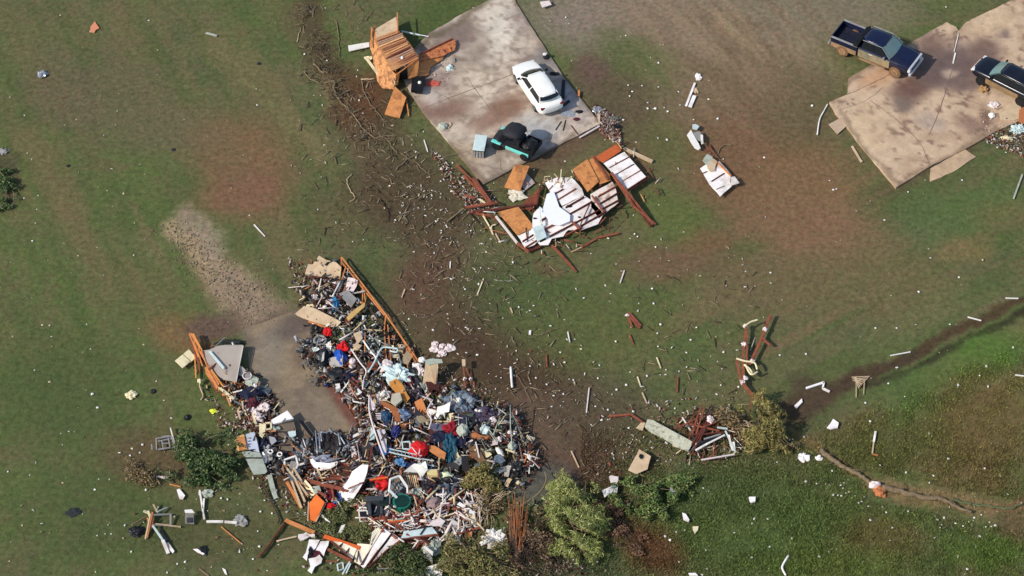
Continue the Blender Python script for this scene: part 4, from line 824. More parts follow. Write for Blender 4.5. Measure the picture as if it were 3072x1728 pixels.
heap('blue_bag','a',(1180,570),.42,.32,.3,.4,M('pale_blue_cloth',(104,122,150),.6,.35,6),'pale blue cloth right of the orange brace','cloth',amp=.9,rot=-.4)
heap('blue_bag','a',(1050,860),.22,.4,.25,.5,M('violet_blue_cloth',(52,56,116),.6,.3,6),'violet blue rag below the orange brace','rag',amp=.9,rot=-.5)
sheet('brown_brace','a',[(790,370),(900,390),(1130,510),(1100,560),(1130,700),(1060,710),(1000,610),(960,500),(850,450)],[.6,.65,.6,.6,.4,.4,.5,.6,.6],M('brown_orange_board',(160,96,54),.8,.3,6,dirt=(100,60,40)),'brown orange brace board pointing to the pale blue cloth','board',th=.08,ra=.03)
gr = group_at('striped_grille', WZ('a',760,600,0), 'small grey striped grille left of the steel blue bag', 'grille')
sheet('frame','a',[(700,545),(815,540),(820,670),(700,675)],.5,mDARK,parent=gr,th=.06)
for k in range(4): beam('slat','a',(705,562+k*30),(800,560+k*30),.06,.02,.565,.565,mPINKW,parent=gr)
pipe('white_pole','a',[(605,250),(598,470),(640,680),(740,1000),(860,1320)],.05,[.6,.7,.8,.8,.6],mPINKW,'long white pole running down the middle of the wreck','pole')
sheet('white_rag','a',[(610,260),(650,360),(700,420),(710,480),(670,520),(620,500),(600,420)],.6,mPINKW,'white rag hanging on the top of the long white pole','rag',th=.08,ra=.03)
sheet('folded_white_sheet','a',[(725,835),(855,830),(885,900),(890,1080),(900,1160),(880,1260),(820,1130),(780,1000)],[.5,.55,.55,.5,.45,.4,.4,.45],M('pinkish_sheet',(206,196,196),.7,.12,4),'pale folded sheet right of the long white pole','sheet',th=.03,ra=.02)
beam('crease_shade','a',(800,1010),(880,880),.05,.04,.56,.56,mBLACK,'thin black stick across the pale folded sheet','stick')  # black bar draws the shaded crease of the sheet
sheet('white_batten','a',[(275,960),(470,860),(500,900),(300,990)],.2,mDRY,'short white slat on the house floor near the metal heap','slat',th=.06)
sheet('teal_batten','a',[(490,850),(600,790),(620,850),(510,900)],.2,mGREYG,'grey green slat end beside the short white slat','slat',th=.05)
sheet('pale_strip','a',[(625,780),(690,870),(690,990),(605,1020),(610,930)],.4,mTEALW,'pale strip directly left of the long white pole','strip',th=.04)
for x,y,l in ((512,590,'upper white pebble-like scrap on the house floor'),(525,680,'lower white pebble-like scrap on the house floor')): heap('white_scrap','a',(x,y),.14,.14,.1,.06,mPINKW,l,'scrap',amp=.4)
heap('grey_box','a',(355,180),.42,.36,.25,.2,mGREY,'grey square bundle below the black bags','bundle',amp=.3); sheet('white_box','a',[(35,110),(110,100),(120,180),(45,195)],.2,mWHITE,'small white square box at the lower edge of the black bags','box',th=.25)
pipe('grey_curl','a',[(1665,330),(1570,520),(1640,660),(1600,800)],.04,.8,mPINKW,'pinkish bent stick right of the violet grey cloth','stick'); beam('tan_stick','a',(1625,220),(1510,340),.06,.05,.8,.7,mTAN,'tan stick beside the tall pale cabinet foot','stick')
# right side tangle b
pl = group_at('green_pole_rack', WZ('b',1300,600,0), 'tangle of thin grey green poles at the right edge of the wreck', 'pole frame')
for a, b, z1, z2 in (((1300,300),(1300,680),1.3,1.1),((1320,400),(1550,900),1.2,.1),((930,620),(1150,900),.8,.3),((1140,460),(1030,760),1.0,.6),((1240,420),(1110,600),1.1,.8),((1100,330),(1240,430),.5,1.0),((1300,560),(1330,980),1.0,.6),((870,560),(840,720),.9,.5),((1280,900),(1255,1040),.4,.2),((980,720),(1100,880),.6,.4)):
    pipe('pole','b',[a,b],.028,[z1,z2],mGREYG,parent=pl,curve=False)
rn = group_at('red_lattice', WZ('b',1400,500,0), 'slanted red lattice strip at the right edge of the wreck', 'lattice')
for k in range(3): beam('slat','b',(1330+k*14,370+k*30),(1470+k*8,570+k*20),.07,.04,.5-k*.1,.3-k*.08,mRED,parent=rn)
for k in range(5): beam('cross','b',(1325+k*34,390+k*48),(1375+k*30,420+k*42),.04,.04,.5,.45,mDRED,parent=rn)
gt = group_at('yellow_grate', WZ('b',1590,830,0), 'small yellowish slatted grate standing at the far right of the wreck', 'grate')
for k in range(6): beam('bar','b',(1525+k*24,830+k*6),(1560+k*24,760+k*6),.035,.05,.05,.25,mCREAM,parent=gt)
beam('rail','b',(1530,850),(1650,885),.05,.05,.05,.05,mGREYG,parent=gt); beam('rail','b',(1560,760),(1680,800),.05,.05,.28,.28,mGREYG,parent=gt)
for i,(x,y,r_,m_,l) in enumerate([(768,378,.12,mWHITE,'left of the three small white pots above the violet cloth'),(830,380,.12,mWHITE,'middle one of the three small white pots above the violet cloth'),(868,382,.13,mWHITE,'right of the three small white pots above the violet cloth'),(1030,520,.22,mPINKW,'white round lump right of the violet cloth'),(910,660,.28,mTEALW,'pale crumpled bag in the pole tangle'),(1135,810,.15,mPINKW,'pale lump at the lower right of the pole tangle'),
  (1290,710,.14,mWHITE,'left white pot in the green pole tangle'),(1370,710,.13,mWHITE,'right white pot in the green pole tangle'),(1335,920,.26,mGREYG,'pale green lump at the foot of the green poles')]): heap('white_pot' if r_<.15 else 'pale_lump','b',(x,y),r_,r_*1.2,r_*1.1,.35,m_,l,'pot' if r_<.15 else 'lump',amp=.35)
heap('violet_cloth','b',(850,450),1.0,.5,.3,.2,M('violet_cloth',(74,66,86),.8,.5,6),'dark violet cloth heap right below the blue grey tarp','cloth',amp=1.0,sub=4,fold=3)
heap('green_net','b',(1180,620),1.1,.9,.25,.05,M('dark_green_mesh',(58,72,62),.85,.5,7),'dark green mesh heap inside the pole tangle','mesh',amp=1.1,sub=4,fold=3)
heap('dark_heap','b',(700,580),.7,.5,.35,.15,mDARK,'black heap left of the dark green mesh','bag',amp=.8)
ch = group_at('camping_chair', WZ('b',570,520,0), 'dark folding chair with pale metal tubes below the blue grey tarp', 'chair')
sheet('seat','b',[(505,440),(610,440),(600,600),(510,600)],.55,M('blue_black_canvas',(52,54,66),.8,.2,5),parent=ch,th=.03)
pipe('frame','b',[(495,420),(500,600)],.03,.6,mSILV,parent=ch); pipe('frame','b',[(615,470),(625,640)],.03,.6,mSILV,parent=ch); pipe('frame','b',[(640,470),(660,600),(640,660)],.03,.4,mSILV,parent=ch)
sheet('orange_log','b',[(690,740),(760,730),(860,775),(980,780),(1000,810),(900,830),(790,825),(700,790)],[.5,.5,.4,.3,.3,.3,.4,.45],mSPLIT,'split pinkish orange board lying crosswise right of the navy cloth','board',th=.1,ra=.03)
beam('white_stick','b',(625,885),(715,830),.1,.06,.5,.5,mPINKW,'short white stick left of the split orange board','stick')
beam('leaning_stud','b',(760,860),(835,1180),.07,.06,.6,.25,mPINKW,'pinkish stud running down from the split orange board','stud'); sheet('brown_flap','b',[(640,980),(760,900),(860,1050),(960,1250),(850,1220),(700,1080)],.35,M('brown_flap',(124,94,66),.9,.3,5),'brown board fan below the split orange board','board',th=.04,ra=.04)
st2 = group_at('grey_stool', WZ('b',1130,1140,0), 'grey stool with pale legs at the lower right of the wreck', 'stool')
sheet('seat','b',[(1050,1090),(1120,1050),(1180,1100),(1225,1160),(1150,1200),(1050,1160)],.5,mBTARP,parent=st2,th=.06)
for a,b in (((1060,1150),(1000,1280)),((1190,1170),(1175,1230)),((1060,1100),(1050,1200)),((1150,1190),(1150,1240))): beam('leg','b',a,b,.06,.05,.45,.05,mPINKW,parent=st2)
heap('white_shoe','b',(1135,1010),.16,.4,.15,.4,mWHITE,'white oblong thing above the grey stool','shoe',amp=.3,rot=.5)
wc = group_at('white_chair', WZ('b',1610,1200,0), 'broken white chair at the far lower right of the wreck', 'chair')
for a,b in (((1590,1070),(1640,1130)),((1640,1050),(1600,1180)),((1600,1180),(1590,1350)),((1590,1220),(1650,1240)),((1610,1130),(1660,1180)),((1660,1160),(1660,1230))): pipe('tube','b',[a,b],.035,.25,mWHITE,parent=wc,curve=False)
heap('seat','b',(1595,1090),.12,.16,.08,.4,mWHITE,parent=wc,amp=.5)
heap('black_bin_bag','b',(1400,1270),.7,.45,.4,.05,mDARK,'black bag heap left of the broken white chair','bag',amp=.9,sub=4,fold=3); heap('white_scrap','b',(1530,1280),.16,.16,.1,.1,mPINKW,'pinkish scrap left of the broken white chair','scrap',amp=.6)
sheet('lilac_sheet','b',[(60,570),(260,590),(270,680),(120,700),(50,640)],.4,M('lilac_grey_sheet',(96,92,112),.7,.25,5,dirt=(120,116,96)),'lilac grey sheet left of the deep red cloth','sheet',th=.03,ra=.03)
# above: red post with white block
po = group_at('toppled_post', WZ('H',815,360,0), 'red sticks with a white block standing up on the brown grass right of the cabinet', 'post')
sheet('block','H',[(778,210),(815,210),(815,275),(782,280)],.5,mTAN,parent=po,th=.1)
for a,b in (((795,285),(805,400)),((820,290),(865,400)),((805,400),(800,500)),((868,400),(870,470)),((800,500),(830,440)),((900,430),(910,510)),((870,550),(905,600)),((830,540),(840,580))): beam('stick','H',a,b,.06,.05,.3,.15,mRED,parent=po)
for x,y in ((807,402),(868,404)): heap('tip','H',(x,y),.1,.14,.08,.2,mPINKW,parent=po,amp=.5)
pipe('white_strip','H',[(1285,280),(1290,380),(1300,490)],.07,.04,mDRY,'curved white strip lying alone on brown ground right of the wreck','strip')
# -- left arm
cp = group_at('cabinet_leaves', WZ('d',530,440,0), 'pair of cream doors lying on grass at the left tip of the wreck', 'cabinet door')
sheet('door_leaf','d',[(385,470),(490,385),(595,480),(490,568)],.25,mCREAM,parent=cp,th=.06); sheet('door_leaf','d',[(500,378),(575,312),(670,430),(612,478)],.25,mCREAM,parent=cp,th=.06); beam('strip','d',(492,378),(605,490),.07,.05,.24,.24,mBARK,parent=cp)
lf = [((580,95),(700,420),.5),((600,90),(740,330),.55),((630,95),(790,400),.6),((590,180),(700,500),.45),((640,200),(760,540),.5),((700,300),(860,580),.5),((650,360),(670,700),.3),((700,420),(720,620),.4),((740,330),(830,560),.55),((820,560),(990,860),.5),((860,560),(1050,830),.5),((800,600),(960,900),.4),((900,620),(1070,820),.4),((960,720),(980,900),.3),((1080,930),(1140,1080),.25),((980,830),(1200,1000),.4),((1000,850),(1230,990),.35)]
lb = group_at('stud_bundle', WZ('d',800,500,0), 'bundle of splintered orange studs along the left edge of the wreck', 'wall frame')
for k,(a,b,z) in enumerate(lf): beam('stud','d',a,b,.07,.09,z,z*.7,[mORG2,mORG2,M('yellow_orange_stud',(222,150,78),.75,.2,7),mRED][k%4] if k < 15 else mCREAM,parent=lb)
sheet('sheathing_strip','d',[(790,560),(840,545),(990,780),(950,860),(900,760),(800,640)],[.5,.5,.4,.35,.4,.45],mORG2,parent=lb,ra=.03,th=.05)
pipe('grey_root','d',[(715,700),(725,820),(765,930),(735,995)],.035,[.3,.1,.05,.05],mTAN,'thin pale bent stick hanging below the orange stud bundle','stick'); heap('white_lump','d',(715,735),.12,.16,.1,.3,mCREAM,'white knob at the top of the pale bent stick','scrap',amp=.5)
gp = group_at('grey_flat_sheet', WZ('d',1080,480,0), 'large grey flat panel with a slanted strip beside the house floor', 'panel')
sheet('panel','d',[(770,330),(850,320),(960,270),(1060,255),(1310,255),(1215,755),(1045,725),(960,660),(800,460)],[.45,.5,.5,.5,.55,.5,.4,.4,.45],M('grey_door_panel',(176,164,152),.6,.06,2,dirt=(140,130,116),dirt_amt=.5),parent=gp,th=.05)
sheet('strip','d',[(840,345),(870,335),(1060,560),(1040,585)],.62,mTEALW,parent=gp,th=.05); beam('edge','d',(1312,262),(1216,755),.03,.04,.6,.55,mWHITE,parent=gp)
heap('black_net','d',(1130,215),.75,.25,.2,.1,M('black_green_net',(48,52,48),.85,.4,8),'black green net bunched on top of the large grey panel','net',amp=1.0); beam('white_slip','d',(1160,215),(1180,260),.07,.05,.45,.45,mWHITE,'short white slip in the black green net','slip'); beam('grey_stick','d',(930,270),(1060,150),.04,.04,.4,.3,mGREY,'thin grey stick left of the black green net','stick')
heap('yellow_scrap','d',(908,1145),.22,.16,.12,.03,M('lime_yellow_plastic',(222,228,60),.5,.1,5),'lime yellow scrap on the grass left of the wreck','scrap',amp=.4)
heap('black_ball','d',(88,875),.17,.17,.12,.02,mBLACK,'small black blob on the grass left of the orange studs','blob',amp=.3); heap('black_ball','d',(550,1230),.2,.2,.14,.02,mBLACK,'small black blob on the grass above the shrub','blob',amp=.3)
wp = group_at('white_pot', WZ('d',1365,670,0), 'white rimmed pot at the right end of the grey panel', 'pot')
MB().cyl(WZ('d',1365,690,.25),.2,.4,'z',18,.26).ob('pot',mGREY,wp); MB().tube([WZ('d',1365,665,.5)+Vector((math.cos(k*.4)*.25,math.sin(k*.4)*.25,0)) for k in range(17)],.035,8).ob('rim',mPINKW,wp)
heap('pale_crumple','d',(1430,760),.4,.45,.2,.3,mGREYG,'pale grey green crumple right below the rimmed pot','scrap',amp=1.0); heap('white_ball','d',(1468,800),.16,.16,.14,.45,mWHITE,'bright white ball on the pale crumple','ball',amp=.2)
heap('navy_bag','E',(755,1290),.75,.7,.5,.05,mNAVY,'large navy black bag at the left edge of the house floor','bag',amp=.45,sub=4)
heap('maroon_bag','I',(430,220),.4,.35,.3,.3,mMAROON,'maroon cloth below the large navy bag','cloth',amp=.7)
heap('pink_bags','I',(560,260),.4,.3,.25,.3,mPINKW,'curled pinkish white cloth below the large navy bag','cloth',amp=.9); heap('pink_bags','I',(430,300),.3,.22,.2,.3,mPINKW,'pinkish slats left of the curled pinkish cloth','cloth',amp=.9); heap('pink_bags','I',(500,390),.32,.26,.2,.3,mPINKW,'pinkish lump above the white triangular panel','cloth',amp=.9)
beam('cream_post','I',(420,350),(460,480),.12,.08,.4,.4,mCREAM,'cream post left of the pinkish lump','post'); beam('cream_post','I',(0,20),(180,160),.14,.08,.4,.4,mCREAM,'cream timber at the lower end of the orange stud bundle','timber'); beam('tan_post','I',(225,300),(260,420),.09,.08,.4,.3,mTAN,'tan stub above the orange and white panels','post')
beam('tan_post','I',(285,190),(295,290),.09,.07,.4,.4,mTAN,'upright tan stub left of the maroon cloth','post')
# -- lower left: panels
wtp = group_at('four_cornered_board', WZ('I',800,400,0), 'white four cornered panel at the lower left corner of the house floor', 'panel')
sheet('panel','I',[(655,430),(860,308),(942,410),(660,485)],[.6,.65,.6,.5],mDRY,parent=wtp,th=.03); beam('edge','I',(660,485),(940,415),.05,.12,.42,.48,mWHITE,parent=wtp)
sheet('carpet_sheet','I',[(745,490),(940,430),(972,560),(920,660),(935,830),(765,815),(735,700)],.3,mCARPET,'taupe carpet panel right of the grey box','panel',th=.03)
sheet('white_tile','I',[(868,580),(965,562),(972,625),(925,655),(885,640)],.4,mTEALW,'bright white tile on the right edge of the taupe panel','tile',th=.03)
sheet('cream_tile','I',[(500,475),(570,490),(580,600),(545,660),(505,630)],.5,mCREAM,'cream slab left of the grey box','slab',th=.06)
wf = group_at('window_surround', WZ('I',610,500,0), 'white window frame above the grey box', 'window frame')
PW = [(575,470),(650,460),(655,540),(580,550)]
for k in range(4): beam('rail','I',PW[k],PW[(k+1)%4],.09,.06,.55,.55,mCREAM,parent=wf)
bx = group_at('grey_box', WZ('I',680,690,0), 'tilted light grey box with pale edges left of the taupe panel', 'box')
sheet('lid','I',[(625,640),(700,655),(725,700),(665,750),(640,710)],.65,M('light_grey_box',(168,168,170),.5,.1,4),parent=bx,th=.05); sheet('base','I',[(620,660),(700,670),(735,715),(665,770),(625,730)],.3,mDARK,parent=bx,th=.34)
heap('green_bag','I',(700,535),.32,.2,.2,.35,mGREYG,'grey green cushion under the white four cornered panel','cushion',amp=.5)
op = group_at('long_wall_wreck', WZ('I',400,850,0), 'long pale blue white wall panel with an orange hatch along the shrub', 'wall panel')
sheet('upper_part','I',[(330,615),(440,585),(475,700),(505,850),(400,835),(345,800)],.45,M('blue_white_panel',(202,208,222),.5,.1,3,dirt=(160,160,150)),parent=op,th=.05); sheet('middle_part','I',[(270,830),(345,805),(510,850),(540,905),(330,915)],.45,mGREYG,parent=op,th=.05); sheet('lower_part','I',[(330,930),(545,915),(605,1090),(580,1115),(430,1130)],.42,M('pale_green_panel',(176,182,168),.6,.2,4,dirt=(130,134,112)),parent=op,th=.05)
sheet('orange_hatch','I',[(228,655),(315,640),(345,800),(245,815)],.56,mORG,parent=op,th=.03); sheet('hatch_frame','I',[(190,648),(305,612),(358,800),(232,840)],.5,M('yellow_orange_frame',(222,176,110),.7,.12,5),parent=op,th=.04)
beam('seam','I',(235,830),(440,805),.06,.05,.52,.52,mDARK,parent=op); beam('seam','I',(290,910),(540,912),.05,.05,.5,.5,mDARK,parent=op)
for k in range(3): beam('slot','I',(355,660+k*38),(390,655+k*38),.04,.03,.53,.53,mDARK,parent=op)
sheet('long_grey_board','I',[(600,1140),(660,1120),(700,1280),(740,1420),(690,1449),(640,1300)],.1,mGREYG,'long grey green board on grass below the pale blue white panel','board',th=.05)
for x,y,l in ((645,830,'round white lamp ring left of the other one'),(765,865,'round white lamp ring below the taupe panel')):
    rg = group_at('lamp_ring', WZ('I',x,y,0), l, 'lamp'); c1 = WZ('I',x,y,.5)
    MB().tube([c1+Vector((math.cos(k*.45)*.13,math.sin(k*.45)*.13,0)) for k in range(15)],.045,8).ob('ring',mWHITE,rg); MB().cyl(c1-Vector((0,0,.05)),.07,.1,'z',10).ob('bulb',mDARK,rg)
heap('dark_heap','I',(560,740),.35,.5,.35,.1,mNAVY,'navy heap right of the pale blue white panel','bag',amp=.7); heap('dark_heap','I',(700,900),.75,.6,.3,.05,mDARK,'black heap around the lamp rings','bag',amp=.9)
heap('metal_scrap','I',(590,890),.3,.5,.2,.3,mSILV,'silver crumple left of the lamp rings','metal',amp=1.0)
# crushed metal and charred appliance
cm = group_at('crushed_metal', WZ('I',1100,830,0), 'grey crushed sheet metal heap at the lower end of the house floor', 'metal heap')
heap('sheet_metal','I',(1090,860),.8,.8,.35,.02,M('crushed_grey_metal',(112,118,122),.4,.4,7,metal=.35,spec=.5),parent=cm,amp=1.0,sub=5,fold=4); heap('folds','I',(1180,760),.3,.6,.45,.1,M('crushed_dark_metal',(60,62,66),.4,.5,8,metal=.3),parent=cm,amp=1.0,sub=4,fold=4)
for a,b in (((1220,560),(1245,860)),((1265,590),(1280,800)),((1060,660),(1100,780)),((1080,800),(1060,900))): pipe('rib','I',[a,b],.035,[.9,.7],mSILV,parent=cm)
cr = group_at('charred_appliance', WZ('I',1400,730,0), 'blackened round appliance with silver straps beside the crushed metal', 'appliance')
heap('drum','I',(1410,750),.62,.7,.6,.05,M('charred_brown',(44,38,38),.7,.6,5),parent=cr,amp=.35,sub=4,square=.5)
for a,b in (((1285,570),(1300,700)),((1290,580),(1380,590)),((1510,590),(1540,750)),((1540,640),(1600,740)),((1500,850),(1540,780)),((1570,820),(1590,770)),((1600,770),(1655,775)),((1460,590),(1500,620))): pipe('strap','I',[a,b],.045,[.9,.8],mSILV,parent=cr)
sheet('dark_girder','I',[(1015,450),(1060,445),(1190,620),(1165,650)],.3,mBLACK,'dark rail lying on the house floor above the crushed metal','rail',th=.1)
sheet('white_curved_sheet','I',[(1160,975),(1150,935),(1190,925),(1230,970),(1400,985),(1505,960),(1500,1000),(1420,1050),(1290,1075),(1200,1030)],[.7,.8,.8,.7,.7,.7,.6,.5,.45,.5],mDRY,'curved white sheet below the charred appliance','sheet',th=.04,ra=.02); heap('grey_drape','I',(1320,930),.7,.3,.2,.4,M('lilac_drape',(150,152,164),.7,.2,6),'lilac grey drape on the curved white sheet','drape',amp=.8)
# big white panel
bp = group_at('white_slanting_board', WZ('J',1120,420,0), 'big white panel standing slantwise in the lower half of the wreck', 'panel')
sheet('panel','J',[(1000,455),(1060,380),(1110,280),(1215,205),(1290,208),(1275,290),(1245,380),(1180,500),(1090,628),(1030,600)],[.55,.6,.8,.95,.95,.9,.8,.65,.4,.4],mDRY,parent=bp,th=.04); sheet('flap','J',[(935,500),(975,480),(1040,560),(1080,625),(1010,590)],[.35,.4,.4,.35,.3],mWHITE,parent=bp,th=.04)
beam('crack','J',(1060,470),(1250,390),.05,.05,.72,.9,mRED,parent=bp); beam('crack','J',(1075,520),(1200,400),.05,.04,.68,.85,mGREY,parent=bp)
# dark red floor joists
jf = group_at('joist_deck', WZ('J',900,300,0), 'field of dark red-brown floor joists below the house floor', 'joist floor')
for k in range(13): beam('joist','J',(780+k*14,200+k*30-60),(1080+k*16,270+k*26-60),.08,.12,.25,.3,[mRED,mDRED,mBARKD][k%3],parent=jf)
for a,b in (((600,370),(1000,470)),((640,400),(1060,500)),((700,350),(1000,360)),((880,460),(900,600)),((720,500),(820,560)),((1300,200),(1330,0)),((1290,210),(1310,330)),((1310,390),(1520,340))): beam('girder','J',a,b,.1,.12,.5,.55,[mRED,mDRED][len(str(a))%2],parent=jf)
# tan wall run on the left
tw2 = group_at('cream_wall_wreck', WZ('J',600,480,0), 'cream wall piece with tan studs slanting along the lower left edge', 'wall piece')
sheet('face','J',[(560,420),(580,370),(650,450),(690,540),(640,580),(610,520)],[.3,.6,.6,.5,.2,.2],mCREAM,parent=tw2,th=.04); sheet('grey_face','J',[(655,450),(740,440),(760,500),(690,540)],.55,mGREYG,parent=tw2,th=.04)
for a,b in (((345,170),(450,250)),((380,250),(620,560)),((450,240),(560,420)),((440,270),(430,390)),((430,390),(540,690)),((470,370),(580,620)),((345,160),(380,260))): beam('stud','J',a,b,.1,.1,.45,.3,[mCREAM,mTAN,M('yellow_orange_stud',(222,150,78))][len(str(b))%3],parent=tw2)
beam('orange_board','J',(375,395),(540,690),.16,.06,.2,.1,mORG2,'orange board at the lower left edge of the wreck beside the cream wall piece','lumber')
wf2 = group_at('window_surround', WZ('J',430,160,0), 'bent white frame above the cream wall piece', 'frame')
for a,b in (((345,150),(475,105)),((475,105),(500,210)),((500,210),(595,180)),((500,210),(480,240)),((345,150),(350,200))): beam('rail','J',a,b,.1,.07,.5,.55,mWHITE,parent=wf2)
sheet('vivid_orange_board','J',[(615,655),(705,535),(800,630),(765,700),(705,842),(618,820)],[.35,.6,.6,.5,.3,.3],M('vivid_orange_panel',(226,112,44),.7,.1,3,dirt=(190,90,40)),'vivid orange panel at the lower left of the wreck','panel',th=.05)
for a,b in (((618,620),(610,830)),((700,840),(820,620)),((795,560),(830,620))): beam('edge_lath','J',a,b,.06,.06,.35,.4,mTAN,'pale lath along the edge of the vivid orange panel','lath',group='laths around the vivid orange panel')
beam('orange_timber','J',(360,825),(685,965),.2,.12,.12,.15,mORG2,'orange beam on grass, upper left one of two in line','beam'); beam('orange_timber','J',(795,1005),(1195,1140),.2,.12,.12,.35,M('hot_orange_beam',(222,102,44),.75,.2,6),'orange beam on grass, lower right one of two in line','beam')
beam('dark_timber','J',(690,960),(800,1010),.1,.08,.1,.1,mBARKD,'dark stub between the two orange beams','beam')
sheet('white_cloth','J',[(500,1020),(505,990),(560,985),(590,968),(640,990),(690,985),(690,1030),(640,1010),(570,1050),(530,1060)],.12,mPINKW,'pinkish white cloth under the upper orange beam','cloth',th=.08,ra=.03)
ts = group_at('torn_white_sheeting', WZ('J',700,1200,0), 'torn white sheeting with dark holes at the bottom left of the wreck', 'sheeting')
sheet('upper_left','J',[(625,1045),(745,1050),(700,1140),(670,1170),(640,1180),(610,1220),(600,1280),(555,1240),(590,1190),(610,1110)],.15,mDRY,parent=ts,th=.05,ra=.04); sheet('upper_right','J',[(755,1065),(850,1060),(840,1110),(790,1230),(745,1170),(700,1165)],.15,mDRY,parent=ts,th=.05,ra=.04); sheet('lower','J',[(620,1260),(700,1245),(740,1215),(775,1260),(760,1310),(690,1350),(655,1425),(610,1390),(640,1350)],.15,mDRY,parent=ts,th=.05,ra=.04)
heap('hole_dark','J',(680,1200),.4,.35,.1,.1,mMAROON,parent=ts,amp=.9); heap('dark_rag','J',(640,1180),.15,.3,.08,.2,mBLACK,parent=ts,amp=.8)  # maroon lump darkens the torn hole in place of real shade
c2 = group_at('ceiling_wreck', WZ('J',1300,1100,0), 'cream boarded ceiling section with dark seams at the bottom of the wreck', 'ceiling section')
def cc(p,z,m_=mDRY,n='ceiling_board'): sheet(n,'J',p,z,m_,parent=c2,th=.04,ra=.02)
yC = M('cream_ceiling_board',(236,226,200),.7,.12,4,dirt=(170,140,110),dirt_amt=.5)
cc([(895,1062),(985,1075),(1160,1150),(1110,1265)],[.3,.35,.4,.25],yC); cc([(1165,1090),(1300,1100),(1420,930),(1450,925),(1200,1330),(1130,1290)],[.35,.5,.7,.7,.25,.25],yC); cc([(1465,925),(1540,975),(1240,1370),(1205,1335)],[.7,.65,.2,.2],mDRY); cc([(1545,1010),(1640,1045),(1510,1150),(1260,1365),(1330,1300)],[.6,.5,.4,.15,.3],mDRY); cc([(1330,960),(1400,905),(1420,930),(1310,1080)],.65,yC)
for a,b in (((1460,925),(1205,1325)),((1540,1000),(1400,1160)),((1400,1160),(1250,1365)),((1530,1130),(1290,1350)),((1110,1265),(870,1060)),((1030,1200),(1085,1130)),((960,1120),(1010,1080)),((1320,1100),(1430,960)),((1160,1290),(1180,1170))): beam('joist','J',a,b,.06,.08,.5 if a[0]>1100 else .4,.3,mDRED,parent=c2)
beam('edge_beam','J',(1660,1040),(1300,1345),.08,.1,.4,.2,mRED,parent=c2); beam('edge_beam','J',(835,1150),(1110,1285),.12,.1,.15,.2,mRED,parent=c2)
c3 = group_at('ceiling_wreck', WZ('J',1880,960,0), 'pale teal white ceiling strip right of the cream boarded section', 'ceiling section')
sheet('board','J',[(1690,960),(1740,935),(2000,900),(2060,975),(1870,1000),(1650,1030)],.6,mTEALW,parent=c3,th=.04,ra=.02); sheet('board','J',[(1930,880),(2090,800),(2150,840),(2110,890),(1990,895)],.65,mPINKW,parent=c3,th=.04,ra=.03); beam('seam','J',(1740,935),(2000,890),.06,.06,.66,.66,mDARK,parent=c3); beam('seam','J',(1870,985),(1920,915),.06,.06,.66,.66,mDARK,parent=c3); beam('edge','J',(1650,1035),(2070,985),.1,.1,.5,.5,mRED,parent=c3)
# lower centre furniture
gb_ = group_at('green_bin', WZ('c',750,690,0), 'dark green plastic tub lying among the junk', 'tub')
cg = WZ('c',760,700,.45); 
MB().cyl(cg,.5,.75,'z',26,.44).ob('tub',mGREEN,gb_,bevel=.03); MB().cyl(cg+Vector((0,0,.385)),.42,.02,'z',26).ob('inside_shade',M('green_inside_shaded',(12,52,44),.6,.4,5),gb_); MB().cyl(cg+Vector((-.02,0,.36)),.5,.04,'z',26).ob('rim',M('green_rim',(26,120,96),.4,.1,3,bump=0),gb_); hd = MB(); hd.box((cg.x-.12,cg.y-.52,.35),(cg.x-.05,cg.y-.46,.75)).ob('rib',M('green_rim',(26,120,96)),gb_)  # darker disc paints the shaded hollow on a solid tub
dk = group_at('dark_cube_chair', WZ('c',350,740,0), 'dark grey boxy armchair with black opening left of the green tub', 'armchair')
def wbox(par,name,zone,x,y,z0,dx,dy,dz,rot,mat,bev=.04):
    c_ = WZ(zone,x,y,z0); m_ = Matrix.Translation(Vector((c_.x,c_.y,z0)))@Matrix.Rotation(rot,4,'Z'); return MB().box((-dx/2,-dy/2,0),(dx/2,dy/2,dz),m_).ob(name,mat,par,bevel=bev)
mSLATE = M('slate_grey_vinyl',(66,70,74),.6,.2,4); mSL2 = M('slate_dark_vinyl',(34,38,42),.6,.3,4)
wbox(dk,'seat_box','c',345,850,.1,.95,.75,.5,.1,mSL2); wbox(dk,'back','c',340,740,.1,1.0,.32,.95,.1,mSLATE); wbox(dk,'armrest','c',262,860,.1,.2,.75,.75,.1,mSLATE); wbox(dk,'armrest','c',445,850,.1,.16,.75,.72,.1,mSLATE)
d2 = group_at('dark_box', WZ('c',490,700,0), 'black green box tucked between the armchair and the green tub', 'box'); wbox(d2,'body','c',490,760,.1,.6,.6,.8,0,M('black_green_box',(24,40,38),.5,.3,4)); wbox(d2,'edge','c',575,740,.1,.04,.6,.84,0,mGREY,.005)
pf = group_at('framed_screen', WZ('c',165,860,0), 'white framed black square screen on the grass left of the armchair', 'screen')
sheet('screen','c',[(95,800),(200,795),(225,945),(110,945)],[.7,.7,.25,.25],mBLACK,parent=pf,th=.03); PF = [(85,790),(210,785),(240,950),(105,955)]
for k in range(4): beam('rail','c',PF[k],PF[(k+1)%4],.06,.05,[.72,.72,.25,.25][k],[.72,.25,.25,.72][k],mWHITE,parent=pf)
wd = group_at('storage_tray', WZ('c',690,420,0), 'open white drawer full of grey things above the green tub', 'drawer')
for a,b in (((570,300),(550,500)),((720,250),(835,420)),((560,470),(680,590)),((835,420),(840,520)),((575,300),(720,250))): beam('side','c',a,b,.1,.12,.9,.8,mWHITE if a[0]!=560 else mTEALW,parent=wd)
